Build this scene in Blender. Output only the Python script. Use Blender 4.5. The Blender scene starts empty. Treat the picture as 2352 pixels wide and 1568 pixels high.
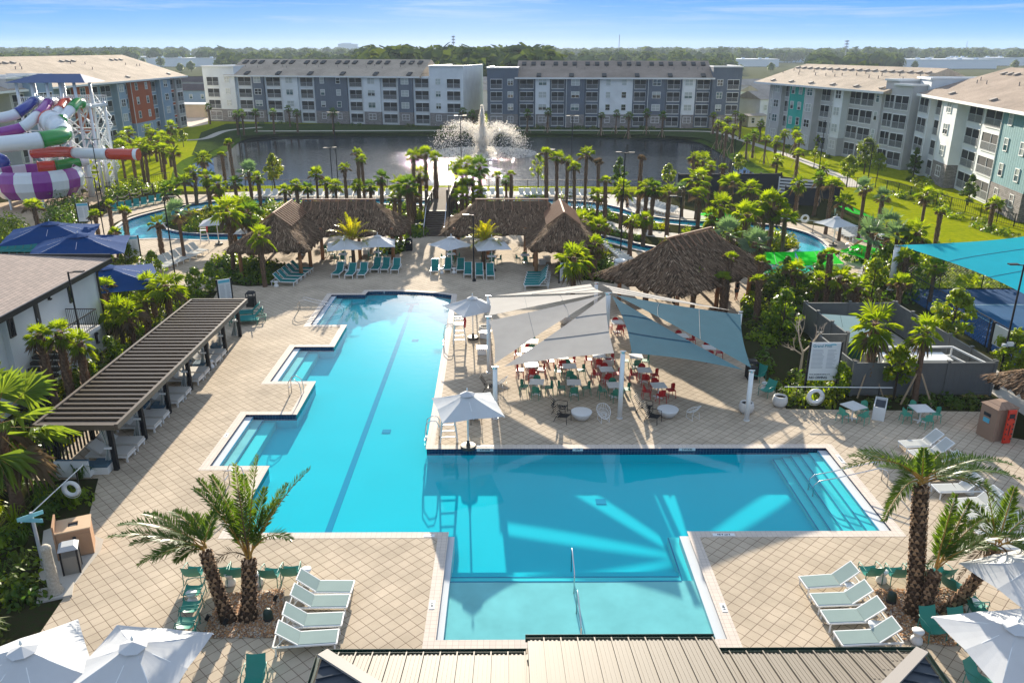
import bpy, bmesh, math, random
from math import sin, cos, pi, radians, atan, tan, sqrt, atan2
from mathutils import Vector, Matrix, Euler
R = random.Random(7)
scene = bpy.context.scene
COL = scene.collection

# ------------------------------------------------------------------ camera
F_PX, CAM_H = 1850.0, 18.0
PITCH = atan(672 / F_PX)
YAW = atan(11 / 1969.0)
cam_data = bpy.data.cameras.new("camera")
cam_data.sensor_width = 36.0
cam_data.lens = 36.0 * F_PX / 2352.0
cam_data.clip_start = 0.5
cam_data.clip_end = 12000
cam = bpy.data.objects.new("camera", cam_data)
cam.location = (0, 0, CAM_H)
cam.rotation_euler = (pi / 2 - PITCH, 0, -YAW)
COL.objects.link(cam)
scene.camera = cam

# ------------------------------------------------------------------ sky, sun, exposure
SUN_EL, SUN_AZ = radians(15.3), radians(-3.3)       # azimuth measured from +Y towards +X
world = bpy.data.worlds.new("World")
scene.world = world
world.use_nodes = True
def build_world():
    nt = world.node_tree
    nt.nodes.clear()
    N, L = nt.nodes.new, nt.links.new
    out = N("ShaderNodeOutputWorld")
    bg_s = N("ShaderNodeBackground"); bg_g = N("ShaderNodeBackground")
    add = N("ShaderNodeAddShader")
    sky = N("ShaderNodeTexSky"); sky.sky_type = 'NISHITA'; sky.sun_disc = False
    sky.sun_elevation = SUN_EL; sky.sun_rotation = SUN_AZ
    sky.air_density = 1.0; sky.dust_density = 0.3; sky.ozone_density = 3.0
    L(sky.outputs[0], bg_s.inputs[0]); bg_s.inputs[1].default_value = 0.003
    tc = N("ShaderNodeTexCoord"); sep = N("ShaderNodeSeparateXYZ")
    L(tc.outputs["Generated"], sep.inputs[0])
    ramp = N("ShaderNodeValToRGB")
    L(sep.outputs[2], ramp.inputs[0])
    cr = ramp.color_ramp
    stops = [(0.0, (.34, .64, 1.08)), (0.018, (.22, .58, 1.18)), (0.062, (.010, .35, 1.16)), (0.13, (.13, .40, .95)),
             (0.26, (.72, .88, 1.10)), (0.6, (.62, .76, 1.00)), (1.0, (.44, .58, .84))]
    while len(cr.elements) < len(stops):
        cr.elements.new(0.5)
    for e, (p, c) in zip(cr.elements, stops):
        e.position = p; e.color = (*c, 1)
    # cirrus streaks
    mp = N("ShaderNodeMapping"); mp.inputs["Scale"].default_value = (5.0, 5.0, 95.0)
    mp.inputs["Rotation"].default_value = (0.0, 0.012, 0.0)
    mp.inputs["Location"].default_value = (3.1, 0.0, 1.7)
    L(tc.outputs["Generated"], mp.inputs[0])
    nz = N("ShaderNodeTexNoise"); nz.inputs["Scale"].default_value = 1.0; nz.inputs["Detail"].default_value = 7
    nz.inputs["Roughness"].default_value = 0.62; nz.inputs["Distortion"].default_value = 0.5
    L(mp.outputs[0], nz.inputs["Vector"])
    cl = N("ShaderNodeMapRange"); cl.inputs[1].default_value = .50; cl.inputs[2].default_value = .74
    cl.inputs[3].default_value = 0; cl.inputs[4].default_value = .55
    L(nz.outputs[0], cl.inputs[0])
    up = N("ShaderNodeMapRange"); up.inputs[1].default_value = .012; up.inputs[2].default_value = .04
    L(sep.outputs[2], up.inputs[0])
    mul = N("ShaderNodeMath"); mul.operation = 'MULTIPLY'
    L(cl.outputs[0], mul.inputs[0]); L(up.outputs[0], mul.inputs[1])
    mix = N("ShaderNodeMixRGB"); mix.inputs[2].default_value = (.75, .86, .98, 1)
    L(mul.outputs[0], mix.inputs[0]); L(ramp.outputs[0], mix.inputs[1])
    # bright aureole round the sun
    dv = N("ShaderNodeVectorMath"); dv.operation = 'DOT_PRODUCT'; dv.inputs[1].default_value = (sin(SUN_AZ) * cos(SUN_EL), cos(SUN_AZ) * cos(SUN_EL), sin(SUN_EL))
    L(tc.outputs["Generated"], dv.inputs[0])
    mx0 = N("ShaderNodeMath"); mx0.operation = 'MAXIMUM'; mx0.inputs[1].default_value = 0; L(dv.outputs["Value"], mx0.inputs[0])
    pw = N("ShaderNodeMath"); pw.operation = 'POWER'; pw.inputs[1].default_value = 190; L(mx0.outputs[0], pw.inputs[0])
    am = N("ShaderNodeVectorMath"); am.operation = 'SCALE'; am.inputs[0].default_value = (6.0, 5.5, 4.8); L(pw.outputs[0], am.inputs["Scale"])
    ad = N("ShaderNodeVectorMath"); ad.operation = 'ADD'; L(mix.outputs[0], ad.inputs[0]); L(am.outputs[0], ad.inputs[1])
    L(ad.outputs[0], bg_g.inputs[0]); bg_g.inputs[1].default_value = SKY_STR
    L(bg_s.outputs[0], add.inputs[0]); L(bg_g.outputs[0], add.inputs[1])
    L(add.outputs[0], out.inputs[0])
SKY_STR = 0.32
build_world()
sun_data = bpy.data.lights.new("sun", 'SUN')
sun_data.energy = 5.0
sun_data.angle = radians(0.5)
sun_data.color = (1.0, 0.90, 0.74)
sun = bpy.data.objects.new("sun", sun_data)
sd = Vector((sin(SUN_AZ) * cos(SUN_EL), cos(SUN_AZ) * cos(SUN_EL), sin(SUN_EL)))
sun.rotation_euler = sd.to_track_quat('Z', 'Y').to_euler()
sun.location = (0, 60, 60)
COL.objects.link(sun)
scene.view_settings.view_transform = 'Standard'
scene.view_settings.look = 'None'
scene.view_settings.exposure = 1.45
scene.view_settings.gamma = 1
scene.cycles.max_bounces = 8
scene.cycles.transparent_max_bounces = 12
scene.cycles.caustics_reflective = False
scene.cycles.caustics_refractive = False
scene.cycles.sample_clamp_indirect = 4

# ------------------------------------------------------------------ surveying: a picture point to a place
def ray(px, py):
    x = (px - 1176) / F_PX; y = -(py - 784) / F_PX
    d = (x, cos(PITCH) + y * sin(PITCH), -sin(PITCH) + y * cos(PITCH))
    c, s = cos(YAW), sin(YAW)
    return (d[0] * c + d[1] * s, -d[0] * s + d[1] * c, d[2])
def W(px, py, z=0.0):
    d = ray(px, py); t = (z - CAM_H) / d[2]
    return Vector((d[0] * t, d[1] * t, z))
def P3(px, py, Y):
    d = ray(px, py); t = Y / d[1]
    return Vector((d[0] * t, Y, CAM_H + d[2] * t))

# ------------------------------------------------------------------ materials
MATS = {}
def principled(name):
    m = bpy.data.materials.new(name); m.use_nodes = True
    return m, m.node_tree, m.node_tree.nodes["Principled BSDF"]
def mat(name, col, rough=0.6, metal=0.0, noise=0.0, nscale=3.0, bump=0.0, bscale=40.0, spec=0.5, col2=None, sheen=0.0, coat=0.0):
    """plain painted / natural surface with a little mottling"""
    if name in MATS: return MATS[name]
    m, nt, b = principled(name)
    N, L = nt.nodes.new, nt.links.new
    b.inputs["Base Color"].default_value = (*col, 1)
    b.inputs["Roughness"].default_value = rough
    b.inputs["Metallic"].default_value = metal
    b.inputs["Specular IOR Level"].default_value = spec
    if coat: b.inputs["Coat Weight"].default_value = coat; b.inputs["Coat Roughness"].default_value = .08
    if noise or bump or col2:
        tc = N("ShaderNodeTexCoord")
        if noise or col2:
            nz = N("ShaderNodeTexNoise"); nz.inputs["Scale"].default_value = nscale
            nz.inputs["Detail"].default_value = 5; nz.inputs["Roughness"].default_value = .6
            L(tc.outputs["Object"], nz.inputs["Vector"])
            mr = N("ShaderNodeMapRange"); mr.inputs[1].default_value = .3; mr.inputs[2].default_value = .7
            L(nz.outputs[0], mr.inputs[0])
            mx = N("ShaderNodeMixRGB")
            c2 = col2 if col2 else tuple(c * (1 - noise) for c in col)
            mx.inputs[1].default_value = (*col, 1); mx.inputs[2].default_value = (*c2, 1)
            L(mr.outputs[0], mx.inputs[0]); L(mx.outputs[0], b.inputs["Base Color"])
        if bump:
            n2 = N("ShaderNodeTexNoise"); n2.inputs["Scale"].default_value = bscale; n2.inputs["Detail"].default_value = 4
            L(tc.outputs["Object"], n2.inputs["Vector"])
            bp = N("ShaderNodeBump"); bp.inputs["Strength"].default_value = bump; bp.inputs["Distance"].default_value = .03
            L(n2.outputs[0], bp.inputs["Height"]); L(bp.outputs[0], b.inputs["Normal"])
    MATS[name] = m
    return m
def leaf_mat(name, col, col2, trans=0.45, rough=0.45, tcol=None, nscale=1.2):
    """thin leaf: reflects a little, lets the sun through"""
    if name in MATS: return MATS[name]
    m, nt, b = principled(name)
    N, L = nt.nodes.new, nt.links.new
    out = nt.nodes["Material Output"]
    b.inputs["Roughness"].default_value = rough
    b.inputs["Specular IOR Level"].default_value = .15
    tc = N("ShaderNodeTexCoord"); nz = N("ShaderNodeTexNoise")
    nz.inputs["Scale"].default_value = nscale; nz.inputs["Detail"].default_value = 3
    L(tc.outputs["Object"], nz.inputs["Vector"])
    mr = N("ShaderNodeMapRange"); mr.inputs[1].default_value = .35; mr.inputs[2].default_value = .65
    L(nz.outputs[0], mr.inputs[0])
    mx = N("ShaderNodeMixRGB"); mx.inputs[1].default_value = (*col, 1); mx.inputs[2].default_value = (*col2, 1)
    L(mr.outputs[0], mx.inputs[0]); L(mx.outputs[0], b.inputs["Base Color"])
    tr = N("ShaderNodeBsdfTranslucent")
    hs = N("ShaderNodeMixRGB"); hs.blend_type = 'MULTIPLY'; hs.inputs[0].default_value = 1
    t = tcol or (2.6, 2.5, .5)
    hs.inputs[2].default_value = (*t, 1)
    L(mx.outputs[0], hs.inputs[1]); L(hs.outputs[0], tr.inputs[0])
    ms = N("ShaderNodeMixShader"); ms.inputs[0].default_value = trans
    L(b.outputs[0], ms.inputs[1]); L(tr.outputs[0], ms.inputs[2]); L(ms.outputs[0], out.inputs[0])
    MATS[name] = m
    return m
def cloth_mat(name, col, trans=0.25, weave=60.0, tcol=None, rough=.8):
    """stretched fabric that lets some light through"""
    if name in MATS: return MATS[name]
    m, nt, b = principled(name)
    N, L = nt.nodes.new, nt.links.new
    out = nt.nodes["Material Output"]
    b.inputs["Roughness"].default_value = rough
    b.inputs["Specular IOR Level"].default_value = .02
    tc = N("ShaderNodeTexCoord"); nz = N("ShaderNodeTexNoise")
    nz.inputs["Scale"].default_value = 1.1; nz.inputs["Detail"].default_value = 6
    L(tc.outputs["Object"], nz.inputs["Vector"])
    mr = N("ShaderNodeMapRange"); mr.inputs[1].default_value = .3; mr.inputs[2].default_value = .7
    mr.inputs[3].default_value = .88; mr.inputs[4].default_value = 1.0
    L(nz.outputs[0], mr.inputs[0])
    mx = N("ShaderNodeMixRGB"); mx.blend_type = 'MULTIPLY'; mx.inputs[0].default_value = 1
    mx.inputs[1].default_value = (*col, 1)
    L(mr.outputs[0], mx.inputs[2]); L(mx.outputs[0], b.inputs["Base Color"])
    tr = N("ShaderNodeBsdfTranslucent"); tr.inputs[0].default_value = (*(tcol or col), 1)
    ms = N("ShaderNodeMixShader"); ms.inputs[0].default_value = trans
    L(b.outputs[0], ms.inputs[1]); L(tr.outputs[0], ms.inputs[2]); L(ms.outputs[0], out.inputs[0])
    MATS[name] = m
    return m

white_metal = mat("white_metal", (.78, .78, .76), .35)
black_metal = mat("black_metal", (.014, .014, .016), .6, spec=.25)
steel = mat("steel", (.62, .63, .64), .18, 1.0)
dark_bronze = mat("dark_bronze", (.035, .032, .03), .4, .3)

# ------------------------------------------------------------------ mesh builder
class MB:
    def __init__(s): s.v, s.f, s.m = [], [], []
    def add(s, vs, fs, mi=0):
        o = len(s.v); s.v += [tuple(x) for x in vs]
        s.f += [tuple(i + o for i in f) for f in fs]; s.m += [mi] * len(fs)
        return s
    def box(s, c, size, rz=0.0, mi=0, M=None):
        x, y, z = size[0] / 2, size[1] / 2, size[2] / 2
        vs = [Vector((a * x, b * y, d * z)) for d in (-1, 1) for b in (-1, 1) for a in (-1, 1)]
        if M is None: M = Matrix.Translation(c) @ Matrix.Rotation(rz, 4, 'Z')
        else: M = Matrix.Translation(c) @ M
        return s.add([M @ v for v in vs], [(0, 2, 3, 1), (4, 5, 7, 6), (0, 1, 5, 4), (2, 6, 7, 3), (0, 4, 6, 2), (1, 3, 7, 5)], mi)
    def bar(s, a, b, w, h=None, mi=0):
        """square bar from a to b"""
        a, b = Vector(a), Vector(b); d = b - a
        if d.length < 1e-6: return s
        M = d.to_track_quat('Z', 'Y').to_matrix().to_4x4()
        return s.box((a + b) / 2, (w, h or w, d.length), 0, mi, M)
    def cyl(s, a, b, r0, r1=None, n=8, mi=0, cap=True):
        a, b = Vector(a), Vector(b); r1 = r0 if r1 is None else r1
        M = (b - a).to_track_quat('Z', 'Y').to_matrix()
        vs = [a + M @ Vector((r0 * cos(2 * pi * i / n), r0 * sin(2 * pi * i / n), 0)) for i in range(n)]
        vs += [b + M @ Vector((r1 * cos(2 * pi * i / n), r1 * sin(2 * pi * i / n), 0)) for i in range(n)]
        fs = [(i, (i + 1) % n, n + (i + 1) % n, n + i) for i in range(n)]
        if cap: fs += [tuple(range(n - 1, -1, -1)), tuple(range(n, 2 * n))]
        return s.add(vs, fs, mi)
    def tube(s, pts, r, n=6, mi=0, radii=None):
        pts = [Vector(p) for p in pts]
        k = len(pts); vs = []
        prevx = None
        for i, p in enumerate(pts):
            d = (pts[min(i + 1, k - 1)] - pts[max(i - 1, 0)]).normalized()
            ref = Vector((0, 0, 1)) if abs(d.z) < .95 else Vector((0, 1, 0))
            x = d.cross(ref).normalized() if prevx is None else (prevx - d * prevx.dot(d)).normalized()
            prevx = x
            y = d.cross(x)
            rr = radii[i] if radii else r
            vs += [p + x * rr * cos(2 * pi * j / n) + y * rr * sin(2 * pi * j / n) for j in range(n)]
        fs = [(i * n + j, i * n + (j + 1) % n, (i + 1) * n + (j + 1) % n, (i + 1) * n + j) for i in range(k - 1) for j in range(n)]
        fs += [tuple(range(n - 1, -1, -1)), tuple((k - 1) * n + j for j in range(n))]
        return s.add(vs, fs, mi)
    def lathe(s, prof, c=(0, 0, 0), n=16, mi=0):
        """prof: (r, z) pairs from bottom to top"""
        c = Vector(c); vs = []
        for r, z in prof: vs += [c + Vector((r * cos(2 * pi * j / n), r * sin(2 * pi * j / n), z)) for j in range(n)]
        k = len(prof)
        fs = [(i * n + j, i * n + (j + 1) % n, (i + 1) * n + (j + 1) % n, (i + 1) * n + j) for i in range(k - 1) for j in range(n)]
        fs += [tuple(range(n - 1, -1, -1)), tuple((k - 1) * n + j for j in range(n))]
        return s.add(vs, fs, mi)
    def slab(s, pts, t, mi=0):
        """polygon pts (3-D, roughly flat) thickened downward by t"""
        n = len(pts); pts = [Vector(p) for p in pts]
        vs = pts + [p - Vector((0, 0, t)) for p in pts]
        fs = [tuple(range(n)), tuple(range(2 * n - 1, n - 1, -1))] + [(i, n + i, n + (i + 1) % n, (i + 1) % n) for i in range(n)]
        return s.add(vs, fs, mi)
    def prism(s, pts2, z0, z1, mi=0):
        n = len(pts2)
        vs = [Vector((p[0], p[1], z0)) for p in pts2] + [Vector((p[0], p[1], z1)) for p in pts2]
        fs = [tuple(range(n - 1, -1, -1)), tuple(range(n, 2 * n))] + [(i, (i + 1) % n, n + (i + 1) % n, n + i) for i in range(n)]
        return s.add(vs, fs, mi)
    def quad(s, a, b, c, d, mi=0): return s.add([a, b, c, d], [(0, 1, 2, 3)], mi)
    def mesh(s, name, mats, smooth=False):
        me = bpy.data.meshes.new(name)
        me.from_pydata([tuple(v) for v in s.v], [], s.f)
        for m in (mats if isinstance(mats, (list, tuple)) else [mats]): me.materials.append(m)
        if any(s.m): me.polygons.foreach_set("material_index", s.m)
        if smooth: me.polygons.foreach_set("use_smooth", [True] * len(s.f))
        me.update()
        return me
    def build(s, name, mats, parent=None, smooth=False):
        return link(name, s.mesh(name, mats, smooth), parent)
def link(name, data, parent=None, loc=None, rz=0):
    o = bpy.data.objects.new(name, data); COL.objects.link(o)
    if parent is not None: o.parent = parent
    if loc is not None: o.location = loc
    if rz: o.rotation_euler = (0, 0, rz)
    return o
def tag(o, label=None, cat=None, group=None, kind=None):
    if label: o["label"] = label
    if cat: o["category"] = cat
    if group: o["group"] = group
    if kind: o["kind"] = kind
    return o
def thing(name, label, cat, loc=(0, 0, 0), rz=0, group=None):
    o = bpy.data.objects.new(name, None); COL.objects.link(o)
    o.location = loc; o.rotation_euler = (0, 0, rz)
    o.empty_display_size = .2
    return tag(o, label, cat, group)
def kids(o): return [c for c in ALLKIDS.get(o.name, [])]
ALLKIDS = {}
class Proto:
    """a kind of thing: a list of (part name, mesh, index of parent part or None)"""
    def __init__(s, name, cat): s.name, s.cat, s.parts = name, cat, []
    def part(s, name, mesh, parent=None, label=None):
        s.parts.append((name, mesh, parent, label)); return len(s.parts) - 1
    def put(s, loc, rz=0, label=None, group=None, scale=1.0, swap=None):
        t = thing(s.name, label, s.cat, loc, rz, group)
        if scale != 1.0: t.scale = (scale,) * 3 if not isinstance(scale, tuple) else scale
        made = []
        for name, me, par, lab in s.parts:
            o = link(name, me, made[par] if par is not None else t)
            if swap and name in swap:
                o.data = swap[name]
            if lab: o["label"] = lab
            made.append(o)
        return t
def struct(name, mb, m, smooth=False):
    return tag(mb.build(name, m, None, smooth), kind='structure')
ORD = "first second third fourth fifth sixth seventh eighth ninth tenth eleventh twelfth thirteenth fourteenth fifteenth sixteenth seventeenth eighteenth nineteenth twentieth".split()
def nth(i, n, frm="from the left"):
    if i == 0: return {"from the left": "leftmost", "from the front": "nearest"}.get(frm, "first " + frm)
    if i == n - 1: return {"from the left": "rightmost", "from the front": "farthest"}.get(frm, "last " + frm)
    return ORD[i] + " " + frm
def flat(name, outer, holes, z, m):
    """a flat sheet with holes, from closed outlines (lists of 2-D points)"""
    cu = bpy.data.curves.new(name, 'CURVE'); cu.dimensions = '2D'; cu.fill_mode = 'BOTH'
    for pts in [outer] + list(holes):
        sp = cu.splines.new('POLY'); sp.points.add(len(pts) - 1)
        for q, p in zip(sp.points, pts): q.co = (p[0], p[1], 0, 1)
        sp.use_cyclic_u = True
    tmp = bpy.data.objects.new(name, cu); COL.objects.link(tmp)
    bpy.context.view_layer.update()
    me = bpy.data.meshes.new_from_object(tmp.evaluated_get(bpy.context.evaluated_depsgraph_get()))
    bpy.data.objects.remove(tmp)
    me.name = name; me.materials.clear(); me.materials.append(m)
    fl = [p.index for p in me.polygons if p.normal.z < 0]
    if fl:
        bm = bmesh.new(); bm.from_mesh(me); bm.faces.ensure_lookup_table()
        bmesh.ops.reverse_faces(bm, faces=[bm.faces[i] for i in fl]); bm.to_mesh(me); bm.free()
    o = link(name, me, None, (0, 0, z))
    return o
def smooth_loop(pts, n=8):
    """closed Catmull-Rom through 2-D points"""
    out = []; k = len(pts)
    for i in range(k):
        p0, p1, p2, p3 = (Vector(pts[(i + j) % k][:2]) for j in (-1, 0, 1, 2))
        for t in range(n):
            u = t / n
            out.append(.5 * ((2 * p1) + (p2 - p0) * u + (2 * p0 - 5 * p1 + 4 * p2 - p3) * u * u + (3 * p1 - p0 - 3 * p2 + p3) * u ** 3))
    return out
def WL(pts, z=0.0): return [W(p[0], p[1], z).to_2d() for p in pts]
def inside(p, poly):
    r = False; j = len(poly) - 1
    for i in range(len(poly)):
        a, b = poly[i], poly[j]
        if (a[1] > p[1]) != (b[1] > p[1]) and p[0] < (b[0] - a[0]) * (p[1] - a[1]) / (b[1] - a[1]) + a[0]: r = not r
        j = i
    return r
# ================================================================== ground materials
def paver_mat():
    m, nt, b = principled("pavers"); N, L = nt.nodes.new, nt.links.new
    tc = N("ShaderNodeTexCoord"); mp = N("ShaderNodeMapping")
    mp.inputs["Rotation"].default_value = (0, 0, radians(45)); mp.inputs["Location"].default_value = (.07, .21, 0)
    L(tc.outputs["Object"], mp.inputs[0])
    br = N("ShaderNodeTexBrick"); br.offset = 0; br.squash = 1
    br.inputs["Color1"].default_value = (.56, .46, .345, 1); br.inputs["Color2"].default_value = (.50, .41, .305, 1)
    br.inputs["Mortar"].default_value = (.19, .135, .095, 1)
    for k, v in (("Scale", 1), ("Mortar Size", .011), ("Mortar Smooth", .1), ("Bias", 0), ("Brick Width", .4), ("Row Height", .4)):
        br.inputs[k].default_value = v
    L(mp.outputs[0], br.inputs["Vector"])
    nz = N("ShaderNodeTexNoise"); nz.inputs["Scale"].default_value = .35; nz.inputs["Detail"].default_value = 8; nz.inputs["Roughness"].default_value = .65
    L(tc.outputs["Object"], nz.inputs["Vector"])
    mr = N("ShaderNodeMapRange"); mr.inputs[1].default_value = .3; mr.inputs[2].default_value = .7; mr.inputs[3].default_value = .74; mr.inputs[4].default_value = 1.08
    L(nz.outputs[0], mr.inputs[0])
    mx = N("ShaderNodeMixRGB"); mx.blend_type = 'MULTIPLY'; mx.inputs[0].default_value = 1
    L(br.outputs[0], mx.inputs[1]); L(mr.outputs[0], mx.inputs[2]); L(mx.outputs[0], b.inputs["Base Color"])
    b.inputs["Roughness"].default_value = .9; b.inputs["Specular IOR Level"].default_value = .08
    inv = N("ShaderNodeMath"); inv.operation = 'SUBTRACT'; inv.inputs[0].default_value = 1; L(br.outputs["Fac"], inv.inputs[1])
    bp = N("ShaderNodeBump"); bp.inputs["Strength"].default_value = .4; bp.inputs["Distance"].default_value = .01
    L(inv.outputs[0], bp.inputs["Height"]); L(bp.outputs[0], b.inputs["Normal"])
    return m
def grass_mat(name, c1, c2, c3):
    m, nt, b = principled(name); N, L = nt.nodes.new, nt.links.new
    tc = N("ShaderNodeTexCoord")
    n1 = N("ShaderNodeTexNoise"); n1.inputs["Scale"].default_value = .11; n1.inputs["Detail"].default_value = 7; n1.inputs["Roughness"].default_value = .7
    n2 = N("ShaderNodeTexNoise"); n2.inputs["Scale"].default_value = 1.4; n2.inputs["Detail"].default_value = 8; n2.inputs["Roughness"].default_value = .75
    for n in (n1, n2): L(tc.outputs["Object"], n.inputs["Vector"])
    r = N("ShaderNodeValToRGB"); r.color_ramp.elements[0].position = .35; r.color_ramp.elements[1].position = .68
    r.color_ramp.elements[0].color = (*c1, 1); r.color_ramp.elements[1].color = (*c2, 1)
    L(n1.outputs[0], r.inputs[0])
    mx = N("ShaderNodeMixRGB"); mx.inputs[2].default_value = (*c3, 1)
    mr = N("ShaderNodeMapRange"); mr.inputs[1].default_value = .40; mr.inputs[2].default_value = .64; mr.inputs[4].default_value = .85
    L(n2.outputs[0], mr.inputs[0]); L(mr.outputs[0], mx.inputs[0]); L(r.outputs[0], mx.inputs[1]); L(mx.outputs[0], b.inputs["Base Color"])
    b.inputs["Roughness"].default_value = .9; b.inputs["Specular IOR Level"].default_value = 0
    bp = N("ShaderNodeBump"); bp.inputs["Strength"].default_value = .6; bp.inputs["Distance"].default_value = .08
    L(n2.outputs[0], bp.inputs["Height"]); L(bp.outputs[0], b.inputs["Normal"])
    return m
def water_mat(name, tint, bump, scale, dist=.05, detail=3, stretch=1.0, gloss=.015, amount=1.0, body=None, churn=None):
    """clear water: what lies below shows through, the sky and the surroundings mirror in the surface"""
    m = bpy.data.materials.new(name); m.use_nodes = True
    nt = m.node_tree; nt.nodes.clear(); N, L = nt.nodes.new, nt.links.new
    out = N("ShaderNodeOutputMaterial"); ms = N("ShaderNodeMixShader"); gl = N("ShaderNodeBsdfGlossy")
    gl.inputs["Roughness"].default_value = gloss; gl.inputs["Color"].default_value = (1, 1, 1, 1)
    if body: below = N("ShaderNodeBsdfDiffuse"); below.inputs[0].default_value = (*body, 1)
    else: below = N("ShaderNodeBsdfTransparent"); below.inputs[0].default_value = (*tint, 1)
    # mirror share by viewing angle, the same from above and below the surface: .02 + .98 (1 - |n.v|)^5
    geo = N("ShaderNodeNewGeometry"); dt = N("ShaderNodeVectorMath"); dt.operation = 'DOT_PRODUCT'
    ab = N("ShaderNodeMath"); ab.operation = 'ABSOLUTE'; on = N("ShaderNodeMath"); on.operation = 'SUBTRACT'; on.inputs[0].default_value = 1; on.use_clamp = True
    pw = N("ShaderNodeMath"); pw.operation = 'POWER'; pw.inputs[1].default_value = 5
    fr = N("ShaderNodeMath"); fr.operation = 'MULTIPLY_ADD'; fr.inputs[1].default_value = .98; fr.inputs[2].default_value = .02
    L(geo.outputs["Incoming"], dt.inputs[0]); L(dt.outputs["Value"], ab.inputs[0]); L(ab.outputs[0], on.inputs[1]); L(on.outputs[0], pw.inputs[0]); L(pw.outputs[0], fr.inputs[0])
    tc = N("ShaderNodeTexCoord"); mp = N("ShaderNodeMapping"); mp.inputs["Scale"].default_value = (1, stretch, 1)
    nz = N("ShaderNodeTexNoise"); nz.inputs["Scale"].default_value = scale; nz.inputs["Detail"].default_value = detail
    L(tc.outputs["Object"], mp.inputs[0]); L(mp.outputs[0], nz.inputs["Vector"])
    bp = N("ShaderNodeBump"); bp.inputs["Strength"].default_value = bump; bp.inputs["Distance"].default_value = dist
    L(nz.outputs[0], bp.inputs["Height"])
    if churn:      # rougher water spreading out from the fountain
        ds = N("ShaderNodeVectorMath"); ds.operation = 'DISTANCE'; ds.inputs[1].default_value = (churn[0], churn[1], 0); L(tc.outputs["Object"], ds.inputs[0])
        cr_ = N("ShaderNodeMapRange"); cr_.inputs[1].default_value = 4; cr_.inputs[2].default_value = churn[2]; cr_.inputs[3].default_value = churn[3]; cr_.inputs[4].default_value = bump; L(ds.outputs["Value"], cr_.inputs[0]); L(cr_.outputs[0], bp.inputs["Strength"])
    L(bp.outputs[0], gl.inputs["Normal"]); L(bp.outputs[0], dt.inputs[1])
    mu = N("ShaderNodeMath"); mu.operation = 'MULTIPLY'; mu.inputs[1].default_value = amount
    L(fr.outputs[0], mu.inputs[0]); L(mu.outputs[0], ms.inputs[0])
    L(below.outputs[0], ms.inputs[1]); L(gl.outputs[0], ms.inputs[2]); L(ms.outputs[0], out.inputs[0])
    return m
pavers = paver_mat()
lawn = grass_mat("lawn_grass", (.24, .275, .006), (.33, .335, .008), (.13, .18, .006))
mulch = mat("mulch", (.045, .032, .02), .95, spec=0, noise=.6, nscale=5, bump=.8, bscale=30, col2=(.03, .045, .012))
concrete = mat("concrete", (.50, .46, .40), .9, spec=.08, noise=.18, nscale=.6, bump=.2, bscale=60)
sand = mat("sand", (.55, .42, .28), .9, spec=.05, noise=.25, nscale=.5, bump=.4, bscale=20)
coping_m = mat("coping_stone", (.66, .57, .49), .8, spec=.1, noise=.14, nscale=9, bump=.15, bscale=80)

def offset_poly(pts, d):
    """mitred offset, positive = outward for an anticlockwise outline"""
    n = len(pts); out = []
    area = sum(pts[i][0] * pts[(i + 1) % n][1] - pts[(i + 1) % n][0] * pts[i][1] for i in range(n))
    s = 1 if area > 0 else -1
    for i in range(n):
        p0, p1, p2 = Vector(pts[i - 1][:2]), Vector(pts[i][:2]), Vector(pts[(i + 1) % n][:2])
        a, b = (p1 - p0).normalized(), (p2 - p1).normalized()
        na, nb = Vector((a.y, -a.x)) * s, Vector((b.y, -b.x)) * s
        k = 1 + na.dot(nb)
        out.append(p1 + (na + nb) * (d / max(k, .3)))
    return out
def wall_ring(mb, pts, z0, z1, mi=0):
    n = len(pts)
    for i in range(n):
        a, b = pts[i], pts[(i + 1) % n]
        mb.quad((a[0], a[1], z0), (b[0], b[1], z0), (b[0], b[1], z1), (a[0], a[1], z1), mi)
def strip(mb, line, w, z=0.0):
    """flat ribbon along a 2-D line"""
    k = len(line); Ls, Rs = [], []
    for i in range(k):
        d = (Vector(line[min(i + 1, k - 1)][:2]) - Vector(line[max(i - 1, 0)][:2])).normalized()
        nrm = Vector((-d.y, d.x)) * w / 2; p = Vector(line[i][:2])
        Ls.append((*(p + nrm), z)); Rs.append((*(p - nrm), z))
    for i in range(k - 1): mb.quad(Rs[i], Rs[i + 1], Ls[i + 1], Ls[i])
def smooth_line(pts, n=6):
    out = []; k = len(pts)
    for i in range(k - 1):
        p0, p1, p2, p3 = (Vector(pts[max(0, min(k - 1, i + j))][:2]) for j in (-1, 0, 1, 2))
        for t in range(n):
            u = t / n
            out.append(.5 * ((2 * p1) + (p2 - p0) * u + (2 * p0 - 5 * p1 + 4 * p2 - p3) * u * u + (3 * p1 - p0 - 3 * p2 + p3) * u ** 3))
    out.append(Vector(pts[-1][:2])); return out

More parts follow.
